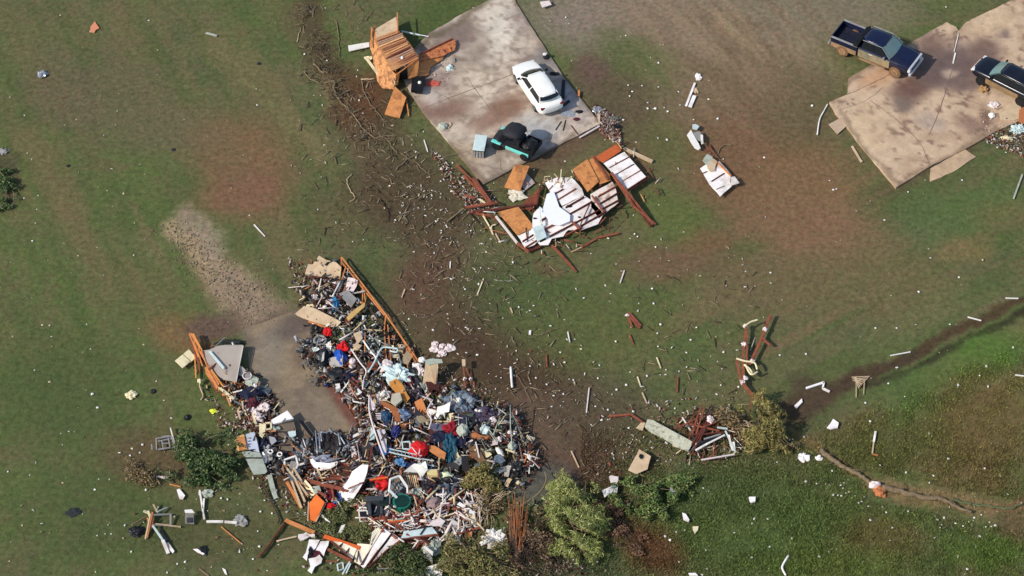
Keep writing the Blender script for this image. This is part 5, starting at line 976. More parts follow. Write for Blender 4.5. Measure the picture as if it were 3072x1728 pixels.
heap('contents','c',(690,430),.42,.45,.3,.35,M('grey_white_junk',(130,136,138),.7,.7,12),parent=wd,amp=1.0,sub=4,fold=4); sheet('flap','c',[(590,340),(700,270),(730,330),(640,370)],.8,mCARPET,parent=wd,th=.03)
heap('red_bag','c',(440,350),.42,.5,.35,.35,mREDF,'glossy red bag left of the open white drawer','bag',amp=.4); beam('orange_lath','c',(250,310),(540,270),.1,.06,.7,.75,M('hot_orange_beam',(222,102,44)),'orange lath over the glossy red bag','lath'); heap('black_pocket','c',(300,370),.3,.25,.2,.3,mBLACK,'black bag left of the glossy red bag','bag',amp=.5)
heap('red_scrap','J',(860,660),.22,.22,.15,.3,mREDF,'red scrap right of the vivid orange panel','scrap',amp=.7); heap('maroon_cloth','J',(860,540),.5,.5,.25,.2,M('dark_crimson',(96,24,40),.8,.4,6),'dark crimson cloth above the red scrap','cloth',amp=.9)
ct = group_at('white_plastic_chair', WZ('c',1030,150,0), 'white moulded chair tipped on its side below the ladder', 'chair')
sheet('seat','c',[(780,190),(900,90),(950,60),(1060,80),(1160,150),(1120,200),(1050,300),(1000,200),(850,190)],[.6,.7,.8,.9,.8,.7,.5,.6,.6],M('chair_white',(206,204,196),.5,.12,4,dirt=(150,140,120)),parent=ct,th=.04,ra=.02); sheet('back','c',[(1050,70),(1120,20),(1150,130),(1080,120)],[.9,1.1,.9,.8],mTEALW,parent=ct,th=.04)
for a,b in (((1150,155),(1330,150)),((940,80),(1050,70)),((1050,300),(1040,220))): beam('leg','c',a,b,.06,.05,.7,.5,mWHITE,parent=ct)
ck = group_at('cream_cushion', WZ('c',1220,220,0), 'yellow cream padded box right of the tipped white chair', 'cushion'); sheet('top','c',[(1140,190),(1300,180),(1310,270),(1150,260)],.5,M('yellow_cream',(222,202,140),.7,.15,5),parent=ck,th=.2,ra=.02); beam('divider','c',(1315,180),(1320,280),.08,.2,.5,.5,mRED,parent=ck)
heap('lime_cream_bag','c',(1440,235),.42,.28,.22,.35,M('lime_cream',(226,232,190),.7,.15,5),'lime cream bag right of the yellow cream box','bag',amp=.5)
sheet('slatted_crate','c',[(770,230),(1000,210),(1010,420),(880,440),(780,330)],.45,mBARKD,'dark slatted crate below the tipped white chair','crate',th=.12); 
for k in range(6): beam('thin_lath','c',(830+k*30,240),(870+k*30,420),.05,.04,.6,.55,[mTAN,mCREAM,mORG2][k%3],'thin pale slat on the dark slatted crate','slat',group='slats on the dark crate')
heap('dark_bag','c',(1150,440),.75,.65,.45,.1,M('dark_plum_bag',(48,42,48),.6,.5,5),'large dark plum bag below the yellow cream box','bag',amp=.6,sub=4); heap('grey_blue_bag','c',(1480,440),.55,.6,.35,.15,M('grey_blue_mix',(84,92,104),.5,.8,7),'grey blue shiny bag right of the dark plum bag','bag',amp=.9,sub=4,fold=3.5); heap('dark_bag','c',(1430,330),.7,.25,.3,.3,mBLACK,'black strip of bag under the lime cream bag','bag',amp=.6)
heap('pink_grey_bag','c',(1240,650),.45,.38,.3,.3,M('pink_grey_bag_mat',(150,128,124),.7,.2,5),'pinkish grey round bag right of the green tub','bag',amp=.3); heap('pale_teal_bag','c',(970,490),.35,.3,.2,.35,mGREYG,'pale teal rag above the green tub','rag',amp=.7)
heap('white_cup','c',(520,810),.16,.26,.2,.35,mPINKW,'pinkish white cup between armchair and tub','cup',amp=.3); pipe('white_rod','c',[(1400,440),(1390,640)],.04,.6,mWHITE,'upright white rod right of the dark plum bag','rod')
beam('red_rail','c',(920,540),(1060,680),.12,.08,.5,.45,mRED,'red rail right of the green tub','rail')
for k,(a,b,m_) in enumerate([((610,870),(880,850),mPINKW),((600,900),(900,870),mRED),((280,920),(540,880),mRED),((540,960),(820,940),M('hot_orange_beam',(222,102,44))),((640,930),(780,910),mGREYG),((700,1000),(910,930),mWHITE),((520,990),(700,970),mRED),((850,1000),(1000,990),mWHITE),((920,880),(1020,840),mPINKW),((1020,1010),(1120,900),mRED),((1120,870),(1340,760),mPINKW),((1340,760),(1390,680),mPINKW),((1390,680),(1490,670),mPINKW),((1490,670),(1470,800),mRED),((1200,820),(1380,690),mTAN),((1400,880),(1560,830),mCREAM),((860,1050),(1400,980),mDRED),((1160,950),(1380,1040),mPINKW)]):
    nm = {mPINKW:'pinkish white',mRED:'red-brown',mGREYG:'grey green',mWHITE:'white',mTAN:'tan',mCREAM:'cream',mDRED:'dark red'}.get(m_,'hot orange')
    beam('lath','c',a,b,.07,.06,.5,.52,m_, nm+' lath in the tangle between the green tub and the teal white ceiling strip','lath',group='laths below the green tub')
rb2 = [((1620,660),(1700,640)),]
sheet('white_splinter','K',[(490,650),(520,625),(590,670),(560,690)],.5,mDRY,'upper of two white splinters above the teal white ceiling strip','splinter',th=.05,ra=.02); sheet('white_splinter','K',[(565,700),(620,690),(700,740),(690,790),(640,770)],.5,mDRY,'lower of two white splinters above the teal white ceiling strip','splinter',th=.05,ra=.02); sheet('tan_splinter','K',[(580,730),(650,770),(700,790),(745,890),(700,880),(620,800)],[.5,.5,.4,.2,.2,.4],mCREAM,'cream wedge pointing down from the two white splinters','splinter',th=.05,ra=.02)
beam('tan_lath','K',(610,820),(565,950),.09,.07,.4,.2,mTAN,'tan lath left of the cream wedge','lath'); sheet('orange_scrap','K',[(570,910),(630,880),(660,900),(655,1010),(560,1060)],.25,mORG2,'orange splintered scrap above the olive bush at the bottom','scrap',th=.04,ra=.05)
heap('white_crumple','K',(905,1025),.62,.5,.4,.1,mWHITE,'white crushed box near the bottom centre','box',amp=.8,sub=4,fold=3.5)
wb2 = group_at('white_crate', WZ('J',1970,1220,0), 'open white crate at the bottom, under the teal white ceiling strip', 'crate')
for p,z in (([(1900,1125),(1920,1115),(2015,1180),(2010,1230)],[.8,.8,.7,.3]),([(1900,1140),(2005,1240),(2010,1320),(1900,1220)],[.75,.3,.1,.1])): sheet('side','J',p,z,mWHITE,parent=wb2,th=.04)
heap('contents','J',(2010,1140),.5,.45,.3,.2,mGREYG,parent=wb2,amp=.9)
sheet('white_tarp','J',[(1865,1449),(1950,1350),(2050,1320),(2140,1280),(2130,1380),(2110,1449)],[.2,.5,.6,.5,.4,.2],mWHITE,'white tarp sheet cut off by the bottom edge of the photo','tarp',th=.04,ra=.05)
wch = group_at('white_chair', WZ('J',1000,1340,0), 'small broken white chair below the torn sheeting at the bottom', 'chair')
for a,b in (((940,1320),(1000,1300)),((940,1320),(950,1390)),((950,1390),(1010,1370)),((1000,1300),(1010,1370)),((1080,1290),(1000,1430)),((1090,1310),(1040,1420))): beam('rail','J',a,b,.07,.06,.3,.2,mTEALW,parent=wch)
sheet('seat','J',[(1050,1310),(1095,1290),(1050,1400),(990,1430)],.2,mGREY,parent=wch,th=.03)
beam('white_rod','J',(1390,1370),(1580,1362),.05,.05,.05,.05,mGREY,'thin pale rod lying flat at the bottom below the cream boards','rod')
sheet('white_chip','J',[(985,890),(1030,875),(1000,965),(950,975)],.05,mWHITE,'white chip on the green grass inside the wreck','scrap',th=.05); pipe('pale_pipe','J',[(740,735),(800,800),(860,850)],.06,.2,mWHITE,'pale pipe right of the vivid orange panel','pipe'); beam('cream_lath','J',(920,570),(1040,775),.06,.05,.35,.1,mCREAM,'thin cream lath right of the red scrap','lath')
# yard pieces to the lower left
fc = group_at('toppled_rack', WZ('N',450,270,0), 'grey barred frame with one long leg on the grass left of the shrub', 'frame')
for a,b in (((380,225),(515,205)),((515,205),(550,300)),((550,300),(385,325)),((385,325),(380,225)),((430,240),(445,325)),((490,220),(505,310)),((340,275),(345,325)),((508,130),(550,290)),((400,250),(520,225)),((430,210),(500,200)),((435,270),(500,265))): beam('bar','N',a,b,.07,.06,.25,.2,mGREY if a[0]!=508 else mPINKW,parent=fc)
sw = group_at('broken_timber_star', WZ('N',340,920,0), 'star of splintered timber with a pale ladder arm on the lower left lawn', 'broken timber')
for a,b,m_,wd_ in (((350,880),(300,1110),mSPLIT,.1),((330,900),(285,1120),mTAN,.08),((310,870),(345,1000),mCREAM,.1),((355,810),(390,880),mTAN,.08),((390,880),(480,840),mGREYG,.08),((360,905),(520,900),mGREY,.09),((360,995),(510,995),mGREY,.09),((510,900),(510,1000),mGREY,.1),((375,985),(600,1012),mTAN,.06),((165,995),(290,920),mBARK,.06),((350,1000),(440,1130),mTEALW,.1),((440,1130),(490,1250),mDRY,.18),((270,870),(340,900),mCREAM,.12),((360,940),(340,1030),mRED,.07),((300,930),(330,1010),mORG2,.07)): beam('timber','N',a,b,wd_,.08,.3,.08,m_,parent=sw)
sheet('end_plate','N',[(470,1170),(490,1150),(545,1230),(530,1250),(500,1215)],.12,mDRY,parent=sw,th=.04); sheet('dark_strip','N',[(410,1040),(425,1040),(500,1150),(480,1160)],.1,mNAVY,parent=sw,th=.04)
heap('black_blob','N',(205,1050),.42,.34,.25,.02,mBLACK,'black heap left of the star of timber','bag',amp=.5); heap('dark_puddle_rag','R',(345,1150),.42,.3,.1,.02,M('slate_rag',(44,48,50),.8,.2,5),'flat dark slate rag alone on the lower left lawn','rag',amp=.5)
wm = group_at('white_machine', WZ('N',680,920,0), 'small grey appliance with white top on the lower left lawn', 'appliance')
sheet('top','N',[(635,865),(700,860),(725,890),(640,890)],.5,mWHITE,parent=wm,th=.06); sheet('body','N',[(640,900),(715,895),(720,990),(640,985)],[.42,.42,.1,.1],M('mesh_grey',(120,118,112),.5,.3,9),parent=wm,th=.06); sheet('panel','N',[(655,935),(705,935),(705,975),(655,975)],[.32,.32,.2,.2],mDARK,parent=wm,th=.07)
wa = group_at('white_gutter', WZ('N',800,850,0), 'angled white gutter pieces in an L on the lower left lawn', 'gutter')
for a,b,w_ in (((768,685),(810,945),.1),((808,760),(800,850),.1),((830,965),(980,965),.14),((990,967),(1100,975),.14)): beam('run','N',a,b,w_,.07,.08,.08,mWHITE,parent=wa)
heap('grey_cloth','N',(830,710),.42,.25,.12,.03,mGREYG,'grey green cloth at the top of the angled gutter','cloth',amp=.8); heap('grey_cloth','N',(1130,950),.4,.35,.15,.02,mGREY,'grey crumple at the right end of the angled gutter','cloth',amp=.9)
sheet('white_scrap','N',[(565,685),(590,675),(640,735),(620,770),(590,765)],.08,mDRY,'white torn scrap above the small grey appliance','scrap',th=.05,ra=.02); sheet('white_scrap','N',[(710,1212),(750,1210),(815,1255),(800,1265),(750,1240)],.08,mDRY,'white sliver beside a black rag on the lower left lawn','scrap',th=.04); heap('black_rag','N',(800,1225),.25,.3,.12,.02,mBLACK,'black rag beside the white sliver on the lower left lawn','rag',amp=.6)
sheet('white_scrap','N',[(970,1380),(1000,1395),(1015,1440),(995,1435)],.06,mDRY,'white curved flake near the bottom left edge','scrap',th=.04); beam('tan_stick','N',(765,1385),(850,1449),.08,.05,.04,.04,mBARK,'weathered stick at the bottom edge of the lawn','stick')
beam('pink_stick','N',(380,565),(490,575),.12,.07,.05,.05,mPINKW,'short pinkish board on red soil below the shrub','board'); beam('orange_lath','N',(500,630),(600,655),.06,.05,.04,.04,mORG2,'short orange lath below the shrub','lath'); beam('orange_lath','N',(960,1010),(1140,1160),.05,.05,.04,.04,mORG2,'long thin orange lath on the lower left lawn','lath')
pipe('thin_branch','J',[(130,470),(200,620),(285,790),(275,860)],.05,.1,mBARKD,'thin dark branch left of the vivid orange panel','branch',wob=.02); pipe('thin_branch','J',[(350,850),(260,980),(150,1130),(60,1240)],.08,.08,M('red_bark',(104,66,44),.9,.3,9),'red brown branch pointing down left from the orange beam','branch',wob=.03); pipe('thin_branch','J',[(260,1060),(400,1025),(490,1005)],.05,.08,mTAN,'thin tan stick left of the pinkish white cloth','stick'); beam('red_stick','J',(810,1280),(950,1290),.05,.04,.05,.05,mRED,'thin red stick below the torn white sheeting','stick')
# -- right hand wreck on the ditch line
dl = group_at('siding_board', WZ('L',590,930,0), 'long mottled grey white board at the ditch, with a tan end', 'board')
sheet('board','L',[(420,870),(440,820),(480,825),(580,880),(770,985),(735,1050),(650,1020),(610,990),(440,895)],[.3,.35,.35,.4,.5,.45,.4,.35,.3],M('mottled_siding',(194,192,168),.75,.3,9,dirt=(110,110,86),dirt_amt=.7),parent=dl,th=.05,ra=.02); sheet('tan_end','L',[(358,880),(400,835),(425,845),(405,900)],.25,mTAN,parent=dl,th=.05)
sheet('osb_sheet','L',[(300,1185),(380,1035),(465,1085),(440,1180),(360,1215)],[.25,.45,.45,.3,.25],mTAN,'pale tan sheet with a dark hole, standing in bushes below the mottled board','panel',th=.04,ra=.02); heap('hole_patch','L',(395,1082),.12,.14,.05,.5,mBLACK,'dark knot on the pale tan sheet','knot',amp=.6)  # black lump put in for the dark of the hole
wl = group_at('torn_white_rack', WZ('L',180,1300,0), 'white torn frame at the edge of the bushes below the pale tan sheet', 'frame')
sheet('arm','L',[(112,1335),(130,1325),(200,1295),(225,1310),(220,1350),(160,1360),(130,1385)],.3,mWHITE,parent=wl,th=.05,ra=.03); sheet('arm','L',[(162,1235),(175,1225),(230,1235),(225,1290),(195,1275),(175,1280)],.35,mPINKW,parent=wl,th=.05,ra=.03)
rf = group_at('red_truss', WZ('L',830,900,0), 'tangle of red-brown sticks beside the mottled board at the ditch', 'truss')
for a,b in (((830,710),(750,960)),((850,740),(790,930)),((740,850),(960,900)),((700,860),(840,790)),((770,930),(1000,910)),((870,850),(770,1010)),((900,810),(760,1070)),((740,960),(760,900)),((850,870),(960,830)),((760,1000),(870,830)),((640,880),(720,850))): beam('stick','L',a,b,.08,.08,.5,.4,[mRED,mDRED][len(str(a)+str(b))%2],parent=rf)
beam('red_board','L',(160,795),(330,780),.12,.08,.1,.12,mRED,'red-brown board end left of the mottled board','lumber'); beam('red_board','L',(320,780),(410,840),.1,.08,.12,.25,mRED,'red-brown board joining the mottled board from the left','lumber')
wg = group_at('white_siding_strips', WZ('L',930,960,0), 'bundle of long white siding strips right of the red stick tangle', 'siding')
for a,b,w_,m_ in (((790,1040),(880,990),.12,mWHITE),((870,995),(1000,930),.1,mWHITE),((850,960),(970,925),.1,mGREY),((830,1110),(1070,1070),.08,mPINKW),((1005,900),(1075,1050),.09,mTEALW),((945,875),(1020,885),.1,mTEALW),((800,1000),(950,940),.14,mDARK),((1030,930),(1045,1010),.1,mDRY)): beam('strip','L',a,b,w_,.06,.45,.4,m_,parent=wg)
sheet('white_card','L',[(1035,985),(1070,980),(1078,1040),(1050,1045)],.42,mDRY,'white card at the end of the siding strips','card',th=.03); heap('white_lump','L',(895,815),.2,.26,.15,.5,mPINKW,'pinkish lump on the red stick tangle','lump',amp=.6)
ty = group_at('pole_structure', WZ('L',1180,350,0), 'Y shaped red brown pole frame wrapped in cream cloth beside the olive bush', 'pole frame')
for a,b,w_ in (((1330,60),(1270,220),.14),((1270,220),(1180,420),.15),((1155,140),(1130,380),.14),((1130,380),(1140,560),.15),((1085,380),(1115,540),.12),((1115,540),(1200,640),.14),((1200,640),(1185,760),.08),((1270,230),(1330,280),.1),((1160,200),(1160,420),.07)): beam('pole','L',a,b,w_,.12,.35,.3,mRED,parent=ty)
for p in ([(1145,140),(1190,110),(1240,95)],[(1085,375),(1150,395),(1215,405),(1235,455)],[(1150,420),(1190,490),(1240,470)],[(1140,420),(1180,450),(1200,480)]): pipe('wrap','L',p,.06,.5,mCREAM,parent=ty)
for x,y in ((1150,140),(1140,270),(1290,160),(1150,515),(1130,545),(1200,395)): heap('wrap_knot','L',(x,y),.14,.16,.1,.4,mPINKW,parent=ty,amp=.6)
beam('grey_wire','L',(1220,220),(1185,320),.04,.04,.3,.1,mGREYG,'thin grey stick in the fork of the Y shaped frame','stick')
pr = group_at('red_plank_pair', WZ('L',340,100,0), 'pair of red-brown planks fanned out on the middle lawn', 'planks')
for a,b in (((290,50),(380,150)),((310,45),(395,140)),((300,70),(330,150)),((335,80),(385,155))): beam('plank','L',a,b,.12,.05,.05,.05,mRED,parent=pr)
heap('pale_tip','L',(295,60),.12,.1,.06,.08,mPINKW,parent=pr,amp=.6)
wz = group_at('white_bent_pipe', WZ('M',340,175,0), 'white zigzag pipe near the dark soil bank', 'pipe'); beam('long_run','M',(265,190),(385,150),.13,.08,.05,.05,mDRY,parent=wz); beam('short_run','M',(385,150),(375,190),.1,.08,.05,.05,mDRY,parent=wz); beam('short_run','M',(375,190),(422,213),.13,.08,.05,.05,mDRY,parent=wz)
sheet('white_sheet','M',[(403,458),(445,400),(482,425),(475,460),(430,468)],.1,mDRY,'white crumpled sheet on dark soil below the white zigzag pipe','sheet',th=.08,ra=.03); sheet('white_wedge','M',[(185,310),(235,262),(240,285),(200,328)],.08,mDRY,'white wedge beside the olive bush','scrap',th=.06); sheet('white_bird_scrap','L',[(1180,1025),(1215,1015),(1245,960),(1250,985),(1225,1025)],.2,mWHITE,'white V shaped scrap under the olive bush','scrap',th=.04)
s3 = group_at('straw_tuft', WZ('M',630,130,0), 'tuft of pale straw sticks on the dark soil bank', 'sticks')
for k in range(9): beam('stalk','M',(570+k*4,115+k%3*12),(690-k*9,110+k*10),.04,.04,.15,.1,mTAN,parent=s3)
beam('stalk','M',(600,140),(600,250),.04,.04,.15,.05,mTAN,parent=s3); beam('stalk','M',(655,140),(650,230),.04,.04,.15,.05,mTAN,parent=s3)
pk = group_at('tipped_stake', WZ('M',725,560,0), 'white tipped stake with an L foot on the right lawn', 'stake'); beam('tip','M',(730,480),(718,548),.12,.08,.06,.06,mDRY,parent=pk); beam('shaft','M',(718,550),(708,628),.08,.06,.05,.05,mTAN,parent=pk); beam('foot','M',(708,632),(748,640),.08,.06,.05,.05,mSPLIT,parent=pk)
hy = group_at('broken_hydrant_block', WZ('X',1210,350,0), 'white capped orange brown block on the fallen trunk line', 'block'); heap('cap','X',(1190,320),.35,.25,.25,.12,mPINKW,parent=hy,amp=.3); heap('body','X',(1235,380),.32,.4,.22,.05,mSPLIT,parent=hy,amp=.5,rot=.5)
pipe('white_curve','Q',[(2450,980),(2400,1060),(2380,1120),(2420,1200)],.06,.04,mDRY,'curved white strip on green grass near the bottom right','strip'); sheet('cream_flap','Q',[(1390,665),(1455,660),(1450,700),(1415,745),(1395,700)],.1,mCREAM,'cream triangular scrap with brown soil patch in the tall grass','scrap',th=.04); sheet('grey_card','Q',[(1145,215),(1195,210),(1210,310),(1135,305)],.35,M('blue_grey_card',(160,168,172),.6,.1,4),'blue grey card stuck in the bushes near the bottom','card',th=.04)
sheet('white_tag','Q',[(1275,510),(1315,525),(1355,590),(1345,615),(1290,590)],.2,mDRY,'white oval scrap with a hole in the tall grass','scrap',th=.04); sheet('white_box_scrap','Q',[(2010,345),(2085,345),(2080,395),(2035,405),(2020,385)],.15,mDRY,'white square scrap in the right tall grass','scrap',th=.12); sheet('white_paper','Q',[(1345,1180),(1420,1178),(1450,1207),(1360,1207)],.15,mDRY,'white paper cut off by the bottom edge right of centre','paper',th=.06)
cm2 = group_at('curved_white_post', WZ('C',490,1030,0), 'bent white strip left of the second driveway', 'strip'); pipe('strip','C',[(530,905),(500,960),(460,1040),(440,1170)],.042,.04,mDRY,parent=cm2)
sheet('square_paver','C',[(540,1085),(630,1035),(700,1095),(615,1170)],.03,M('paver_tan',(190,164,138),.85,.1,4),'square tan paving slab off the left corner of the second driveway','paving slab',th=.06)
beam('pale_board','C',(742,1270),(825,1410),.14,.05,.03,.03,mTAN,'pale board on brown ground left of the second driveway','board'); beam('corner_strip','C',(1640,460),(1620,550),.1,.05,.13,.13,mWHITE,'small white trim on the wet patch of the second driveway','trim'); pipe('crack_pipe','C',[(1670,290),(1645,390),(1630,450)],.03,.13,mWHITE,'white pipe across the wet patch of the second driveway','pipe')
sheet('orange_board','C',[(2020,960),(2120,900),(2200,900),(2240,1010),(2150,1050),(2030,1045)],.13,mTAN,'tan board at the right frame edge below the black car','board',th=.05,ra=.03); sheet('orange_board','C',[(2195,960),(2240,930),(2240,1080),(2190,1060)],.2,mSPLIT,'orange brown board end at the right frame edge','board',th=.05); heap('cream_lump','C',(1960,1000),.22,.24,.15,.13,mWHITE,'white cup near the right frame edge on the second driveway','cup',amp=.4); heap('yellow_lump','C',(1890,770),.3,.3,.25,.13,M('orange_clay',(170,134,88),.8,.3,5),'orange clay lump beside the wheel of the black car','lump',amp=.6); heap('white_debris','C',(2180,1120),.4,.35,.2,.05,mTEALW,'white green debris heap at the right frame edge','debris',amp=1.0,sub=4,fold=4); heap('white_debris','C',(2090,1200),.35,.2,.15,.03,mCREAM,'cream debris left of the debris heap at the right frame edge','debris',amp=1.0)
heap('pink_debris','C',(1970,910),.3,.3,.12,.13,mPINKW,'pinkish scrap pile in front of the black car','debris',amp=1.0)
beam('grey_board','T',(1795,90),(1740,240),.1,.06,.05,.05,mGREYG,'narrow grey board near the right frame edge above the bank','board'); beam('white_stick','T',(975,1215),(1100,1192),.06,.05,.04,.04,mWHITE,'straight white stick on the dark soil bank','stick'); beam('white_stick','T',(1455,975),(1540,998),.07,.05,.04,.04,mWHITE,'slanted white stick on the dark soil bank near the right edge','stick'); beam('white_stick','T',(1690,858),(1770,860),.06,.06,.04,.04,mWHITE,'white stick at the right frame edge by the bank','stick'); beam('white_stick','T',(1750,1335),(1805,1342),.07,.06,.04,.04,mWHITE,'white stub at the right frame edge on the lower lawn','stick')
sheet('brown_hut_scrap','U',[(0,20),(80,10),(100,45),(20,70)],.2,mPINKW,'pink white torn scrap at the top edge right of the first driveway','scrap',th=.06,ra=.03)
sheet('white_scrap','S',[(935,825),(950,825),(948,858),(932,855)],.05,mDRY,'white chip at the end of a grey twig in the middle lawn','scrap',th=.04)
heap('silver_crumple','P',(229,400),.3,.32,.15,.02,mSILV,'silver white crumpled foil on the upper left lawn','foil',amp=.9); sheet('salmon_scrap','P',[(490,175),(492,148),(515,118),(540,155),(520,165),(512,180)],.03,M('salmon_board',(216,140,104),.8,.1,5),'salmon pink scrap on the upper left lawn','scrap',th=.04); beam('tan_stick','P',(1118,178),(1178,195),.14,.06,.03,.03,mGREYG,'pale short stick on the top left lawn','stick'); heap('grey_clod','P',(15,822),.36,.3,.12,.02,mGREY,'grey crumple at the left frame edge','scrap',amp=.7)
for x,y,r_,l in ((943,812,.14,'small dark hole-like clump in the middle of the upper left lawn'),(372,900,.12,'small dark clump on the left lawn'),(1407,345,.13,'small black clump near the top left tree debris')): heap('dark_clump','P',(x,y),r_,r_,.06,.01,mDARK,l,'clump',amp=.6)
heap('cream_lump','R',(615,600),.32,.3,.18,.02,mCREAM,'cream lump with brown side on the left lawn','lump',amp=.6); heap('cream_pair','L',(1572,1090),.3,.3,.12,.05,mDRY,'white double lump below the olive bush on the right','scrap',amp=.9); heap('cream_pair','L',(1680,1095),.24,.18,.1,.05,mDRY,'smaller white lump right of the white double lump','scrap',amp=.7)
# ---------------------------------------------------------------- vegetation
def leaves_mesh(name, lobes, n, size, mat, parent, droop=.0, seed=1, aspect=2.2, vert=0.0, thr=.45):
    """many small leaf faces spread through the volume of several lobes (cx,cy,cz,rx,ry,rz)"""
    r = np.random.default_rng(seed); L = np.array(lobes, float); vol = (L[:,3]*L[:,4]*L[:,5]); k = r.choice(len(L), n, p=vol/vol.sum())
    d = r.normal(size=(n,3)); d /= np.linalg.norm(d, axis=1)[:,None]; rad = r.random(n)**.55*1.12
    c = L[k,:3]+d*L[k,3:]*rad[:,None]
    keep = (fbm(c[:,0]+c[:,2]*.7, c[:,1]+c[:,2]*.3, 1.6, seed+3, 3) > thr)&(c[:,2] > .01); c = c[keep]; n = len(c)
    a = r.normal(size=(n,3)); a[:,2] = a[:,2]*.6+vert; a /= np.linalg.norm(a, axis=1)[:,None]
    b = np.cross(a, r.normal(size=(n,3))); b /= np.linalg.norm(b, axis=1)[:,None]
    s = size*(.5+r.random(n))[:,None]
    v = np.stack([c-a*s*.5*aspect, c+b*s*.5, c+a*s*.5*aspect, c-b*s*.5], 1).reshape(-1,3)
    return fastmesh(name, v, n, 4, mat, parent)
def fastmesh(name, v, nf, k, mat, parent=None, colors=None):
    if parent is not None and parent.get('_world'): v = v-np.array(parent['_world'])
    me = bpy.data.meshes.new(name); me.vertices.add(len(v)); me.vertices.foreach_set('co', v.ravel()); idx = np.arange(len(v))
    me.loops.add(nf*k); me.loops.foreach_set('vertex_index', idx[:nf*k] if len(v) == nf*k else idx); me.polygons.add(nf)
    me.polygons.foreach_set('loop_start', np.arange(0, nf*k, k)); me.polygons.foreach_set('loop_total', np.full(nf, k)); me.update(); me.materials.append(mat)
    o = bpy.data.objects.new(name, me); C.objects.link(o)
    if parent is not None: o.parent = parent
    return o
def leafmat(name, cols): return M(name, cols, .7, .2, 3, src='island', bump=0, spec=.25)
lBR = leafmat('bright_bush_leaf', [(124,134,68),(160,166,90),(184,184,116),(136,150,78),(206,204,144)])
lDK = leafmat('dark_bush_leaf', [(48,66,38),(74,98,54),(104,124,72),(60,80,46),(146,152,108)])
lOL = leafmat('olive_bush_leaf', [(122,110,62),(156,146,80),(180,166,108),(108,108,58),(150,122,80)])
lBN = leafmat('withered_leaf', [(134,108,72),(160,134,94),(112,108,70),(92,76,56),(186,160,122)])
def bush(name, zone, c, lobes, n, size, mat, label, cat='bush', stems=7, seed=1, sr=.03, vert=0.0, smat=mBARK, spread=1.0, aspect=2.2, thr=.45):
    o0 = WZ(zone, *c, 0); root = group_at(name, Vector((o0.x,o0.y,0)), label, cat)
    L = []; q = random.Random(seed+100)
    for (x,y,z,rx,ry,rz) in lobes:
        p = WZ(zone, x, y, z); L.append((p.x,p.y,z*.8,rx*.72,ry*.72,rz*.8))
        for _ in range(6):
            a = q.uniform(0,6.28); d = q.uniform(.55,1.1); f = q.uniform(.22,.42); L.append((p.x+math.cos(a)*d*rx,p.y+math.sin(a)*d*ry,max(.1,z*q.uniform(.4,1.25)),rx*f,ry*f,rz*f*1.1))
    leaves_mesh('foliage', L, n, size, mat, root, seed=seed, vert=vert, aspect=aspect, thr=thr)
    r = random.Random(seed)
    b = MB()
    for k in range(stems):
        l = L[r.randrange(len(L))]; e = Vector((l[0]+r.uniform(-.9,.9)*l[3], l[1]+r.uniform(-.9,.9)*l[4], l[2]+r.uniform(.2,.9)*l[5])); s = Vector((o0.x+r.uniform(-.3,.3), o0.y+r.uniform(-.3,.3), .0))
        if cat == 'brushwood': ln = r.uniform(.2,1.0); aa = r.uniform(0,6.28); s = e+Vector((math.cos(aa)*ln,math.sin(aa)*ln,0)); s.z = .03; e.z *= .5
        mid = s.lerp(e,.5)+Vector((r.uniform(-.3,.3),r.uniform(-.3,.3),r.uniform(0,.3))); b.tube(smoothpts([s,mid,e]), sr, 6, sr*.3)
    b.ob('stem', smat, root)
    return root
bush('bush','K',(1750,900),[(1690,480,1.0,1.1,.9,1.0),(1620,650,1.2,1.1,1.0,1.1),(1850,620,1.3,1.3,1.1,1.2),(1750,850,1.4,1.5,1.2,1.2),(1950,850,1.2,1.3,1.1,1.1),(1800,1060,1.0,1.3,1.1,.9),(1960,1060,.8,1.1,1.0,.7),(2080,900,.7,1.0,.8,.6),(1680,350,.7,.4,.6,.5),(1900,1210,.6,.8,.6,.5)],34000,.032,lBR,'large bright yellow green bush at the bottom centre',seed=11,vert=1.1,aspect=7.5,stems=70,thr=.47)
bush('bush','L',(1280,850),[(1260,760,1.2,1.1,1.0,1.1),(1330,880,1.2,1.1,1.1,1.1),(1240,900,1.0,1.1,1.0,.9),(1340,720,1.0,.8,.8,.8),(1380,960,.7,.8,.7,.6),(1250,640,.9,.4,.6,.6)],13000,.045,lOL,'olive yellow bush standing at the ditch beside the Y shaped frame',seed=12,vert=.9,aspect=5.5,stems=24)
bush('withered_bush','L',(1080,860),[(1050,800,.6,1.2,.7,.5),(1150,920,.5,.9,.6,.4),(980,780,.5,.6,.5,.4),(1450,1000,.4,1.2,.4,.3)],2600,.06,lBN,'withered brown bush left of the olive yellow bush',seed=13,stems=26,sr=.022,smat=mTAN)
bush('shrub','N',(720,350),[(700,330,.7,1.2,1.0,.7),(880,380,.8,1.3,1.1,.8),(780,480,.7,1.3,1.0,.6),(950,300,.8,1.0,1.0,.8),(1000,450,.6,1.0,.9,.6),(640,230,.5,.6,.5,.4),(980,200,.7,.8,.7,.7),(600,480,.5,1.1,.8,.5),(720,570,.5,.9,.6,.4),(1040,590,.4,.8,.6,.4),(860,620,.3,.9,.4,.3)],15000,.075,lDK,'dark green shrub crushed at the left side of the wreck',seed=14,stems=14)
bush('withered_bush','N',(240,500),[(220,500,.4,.9,.8,.4),(300,570,.3,.9,.5,.3),(160,450,.3,.5,.5,.3)],1800,.06,lBN,'small withered brown bush left of the dark green shrub',seed=15,stems=22,sr=.02,smat=mBARK)
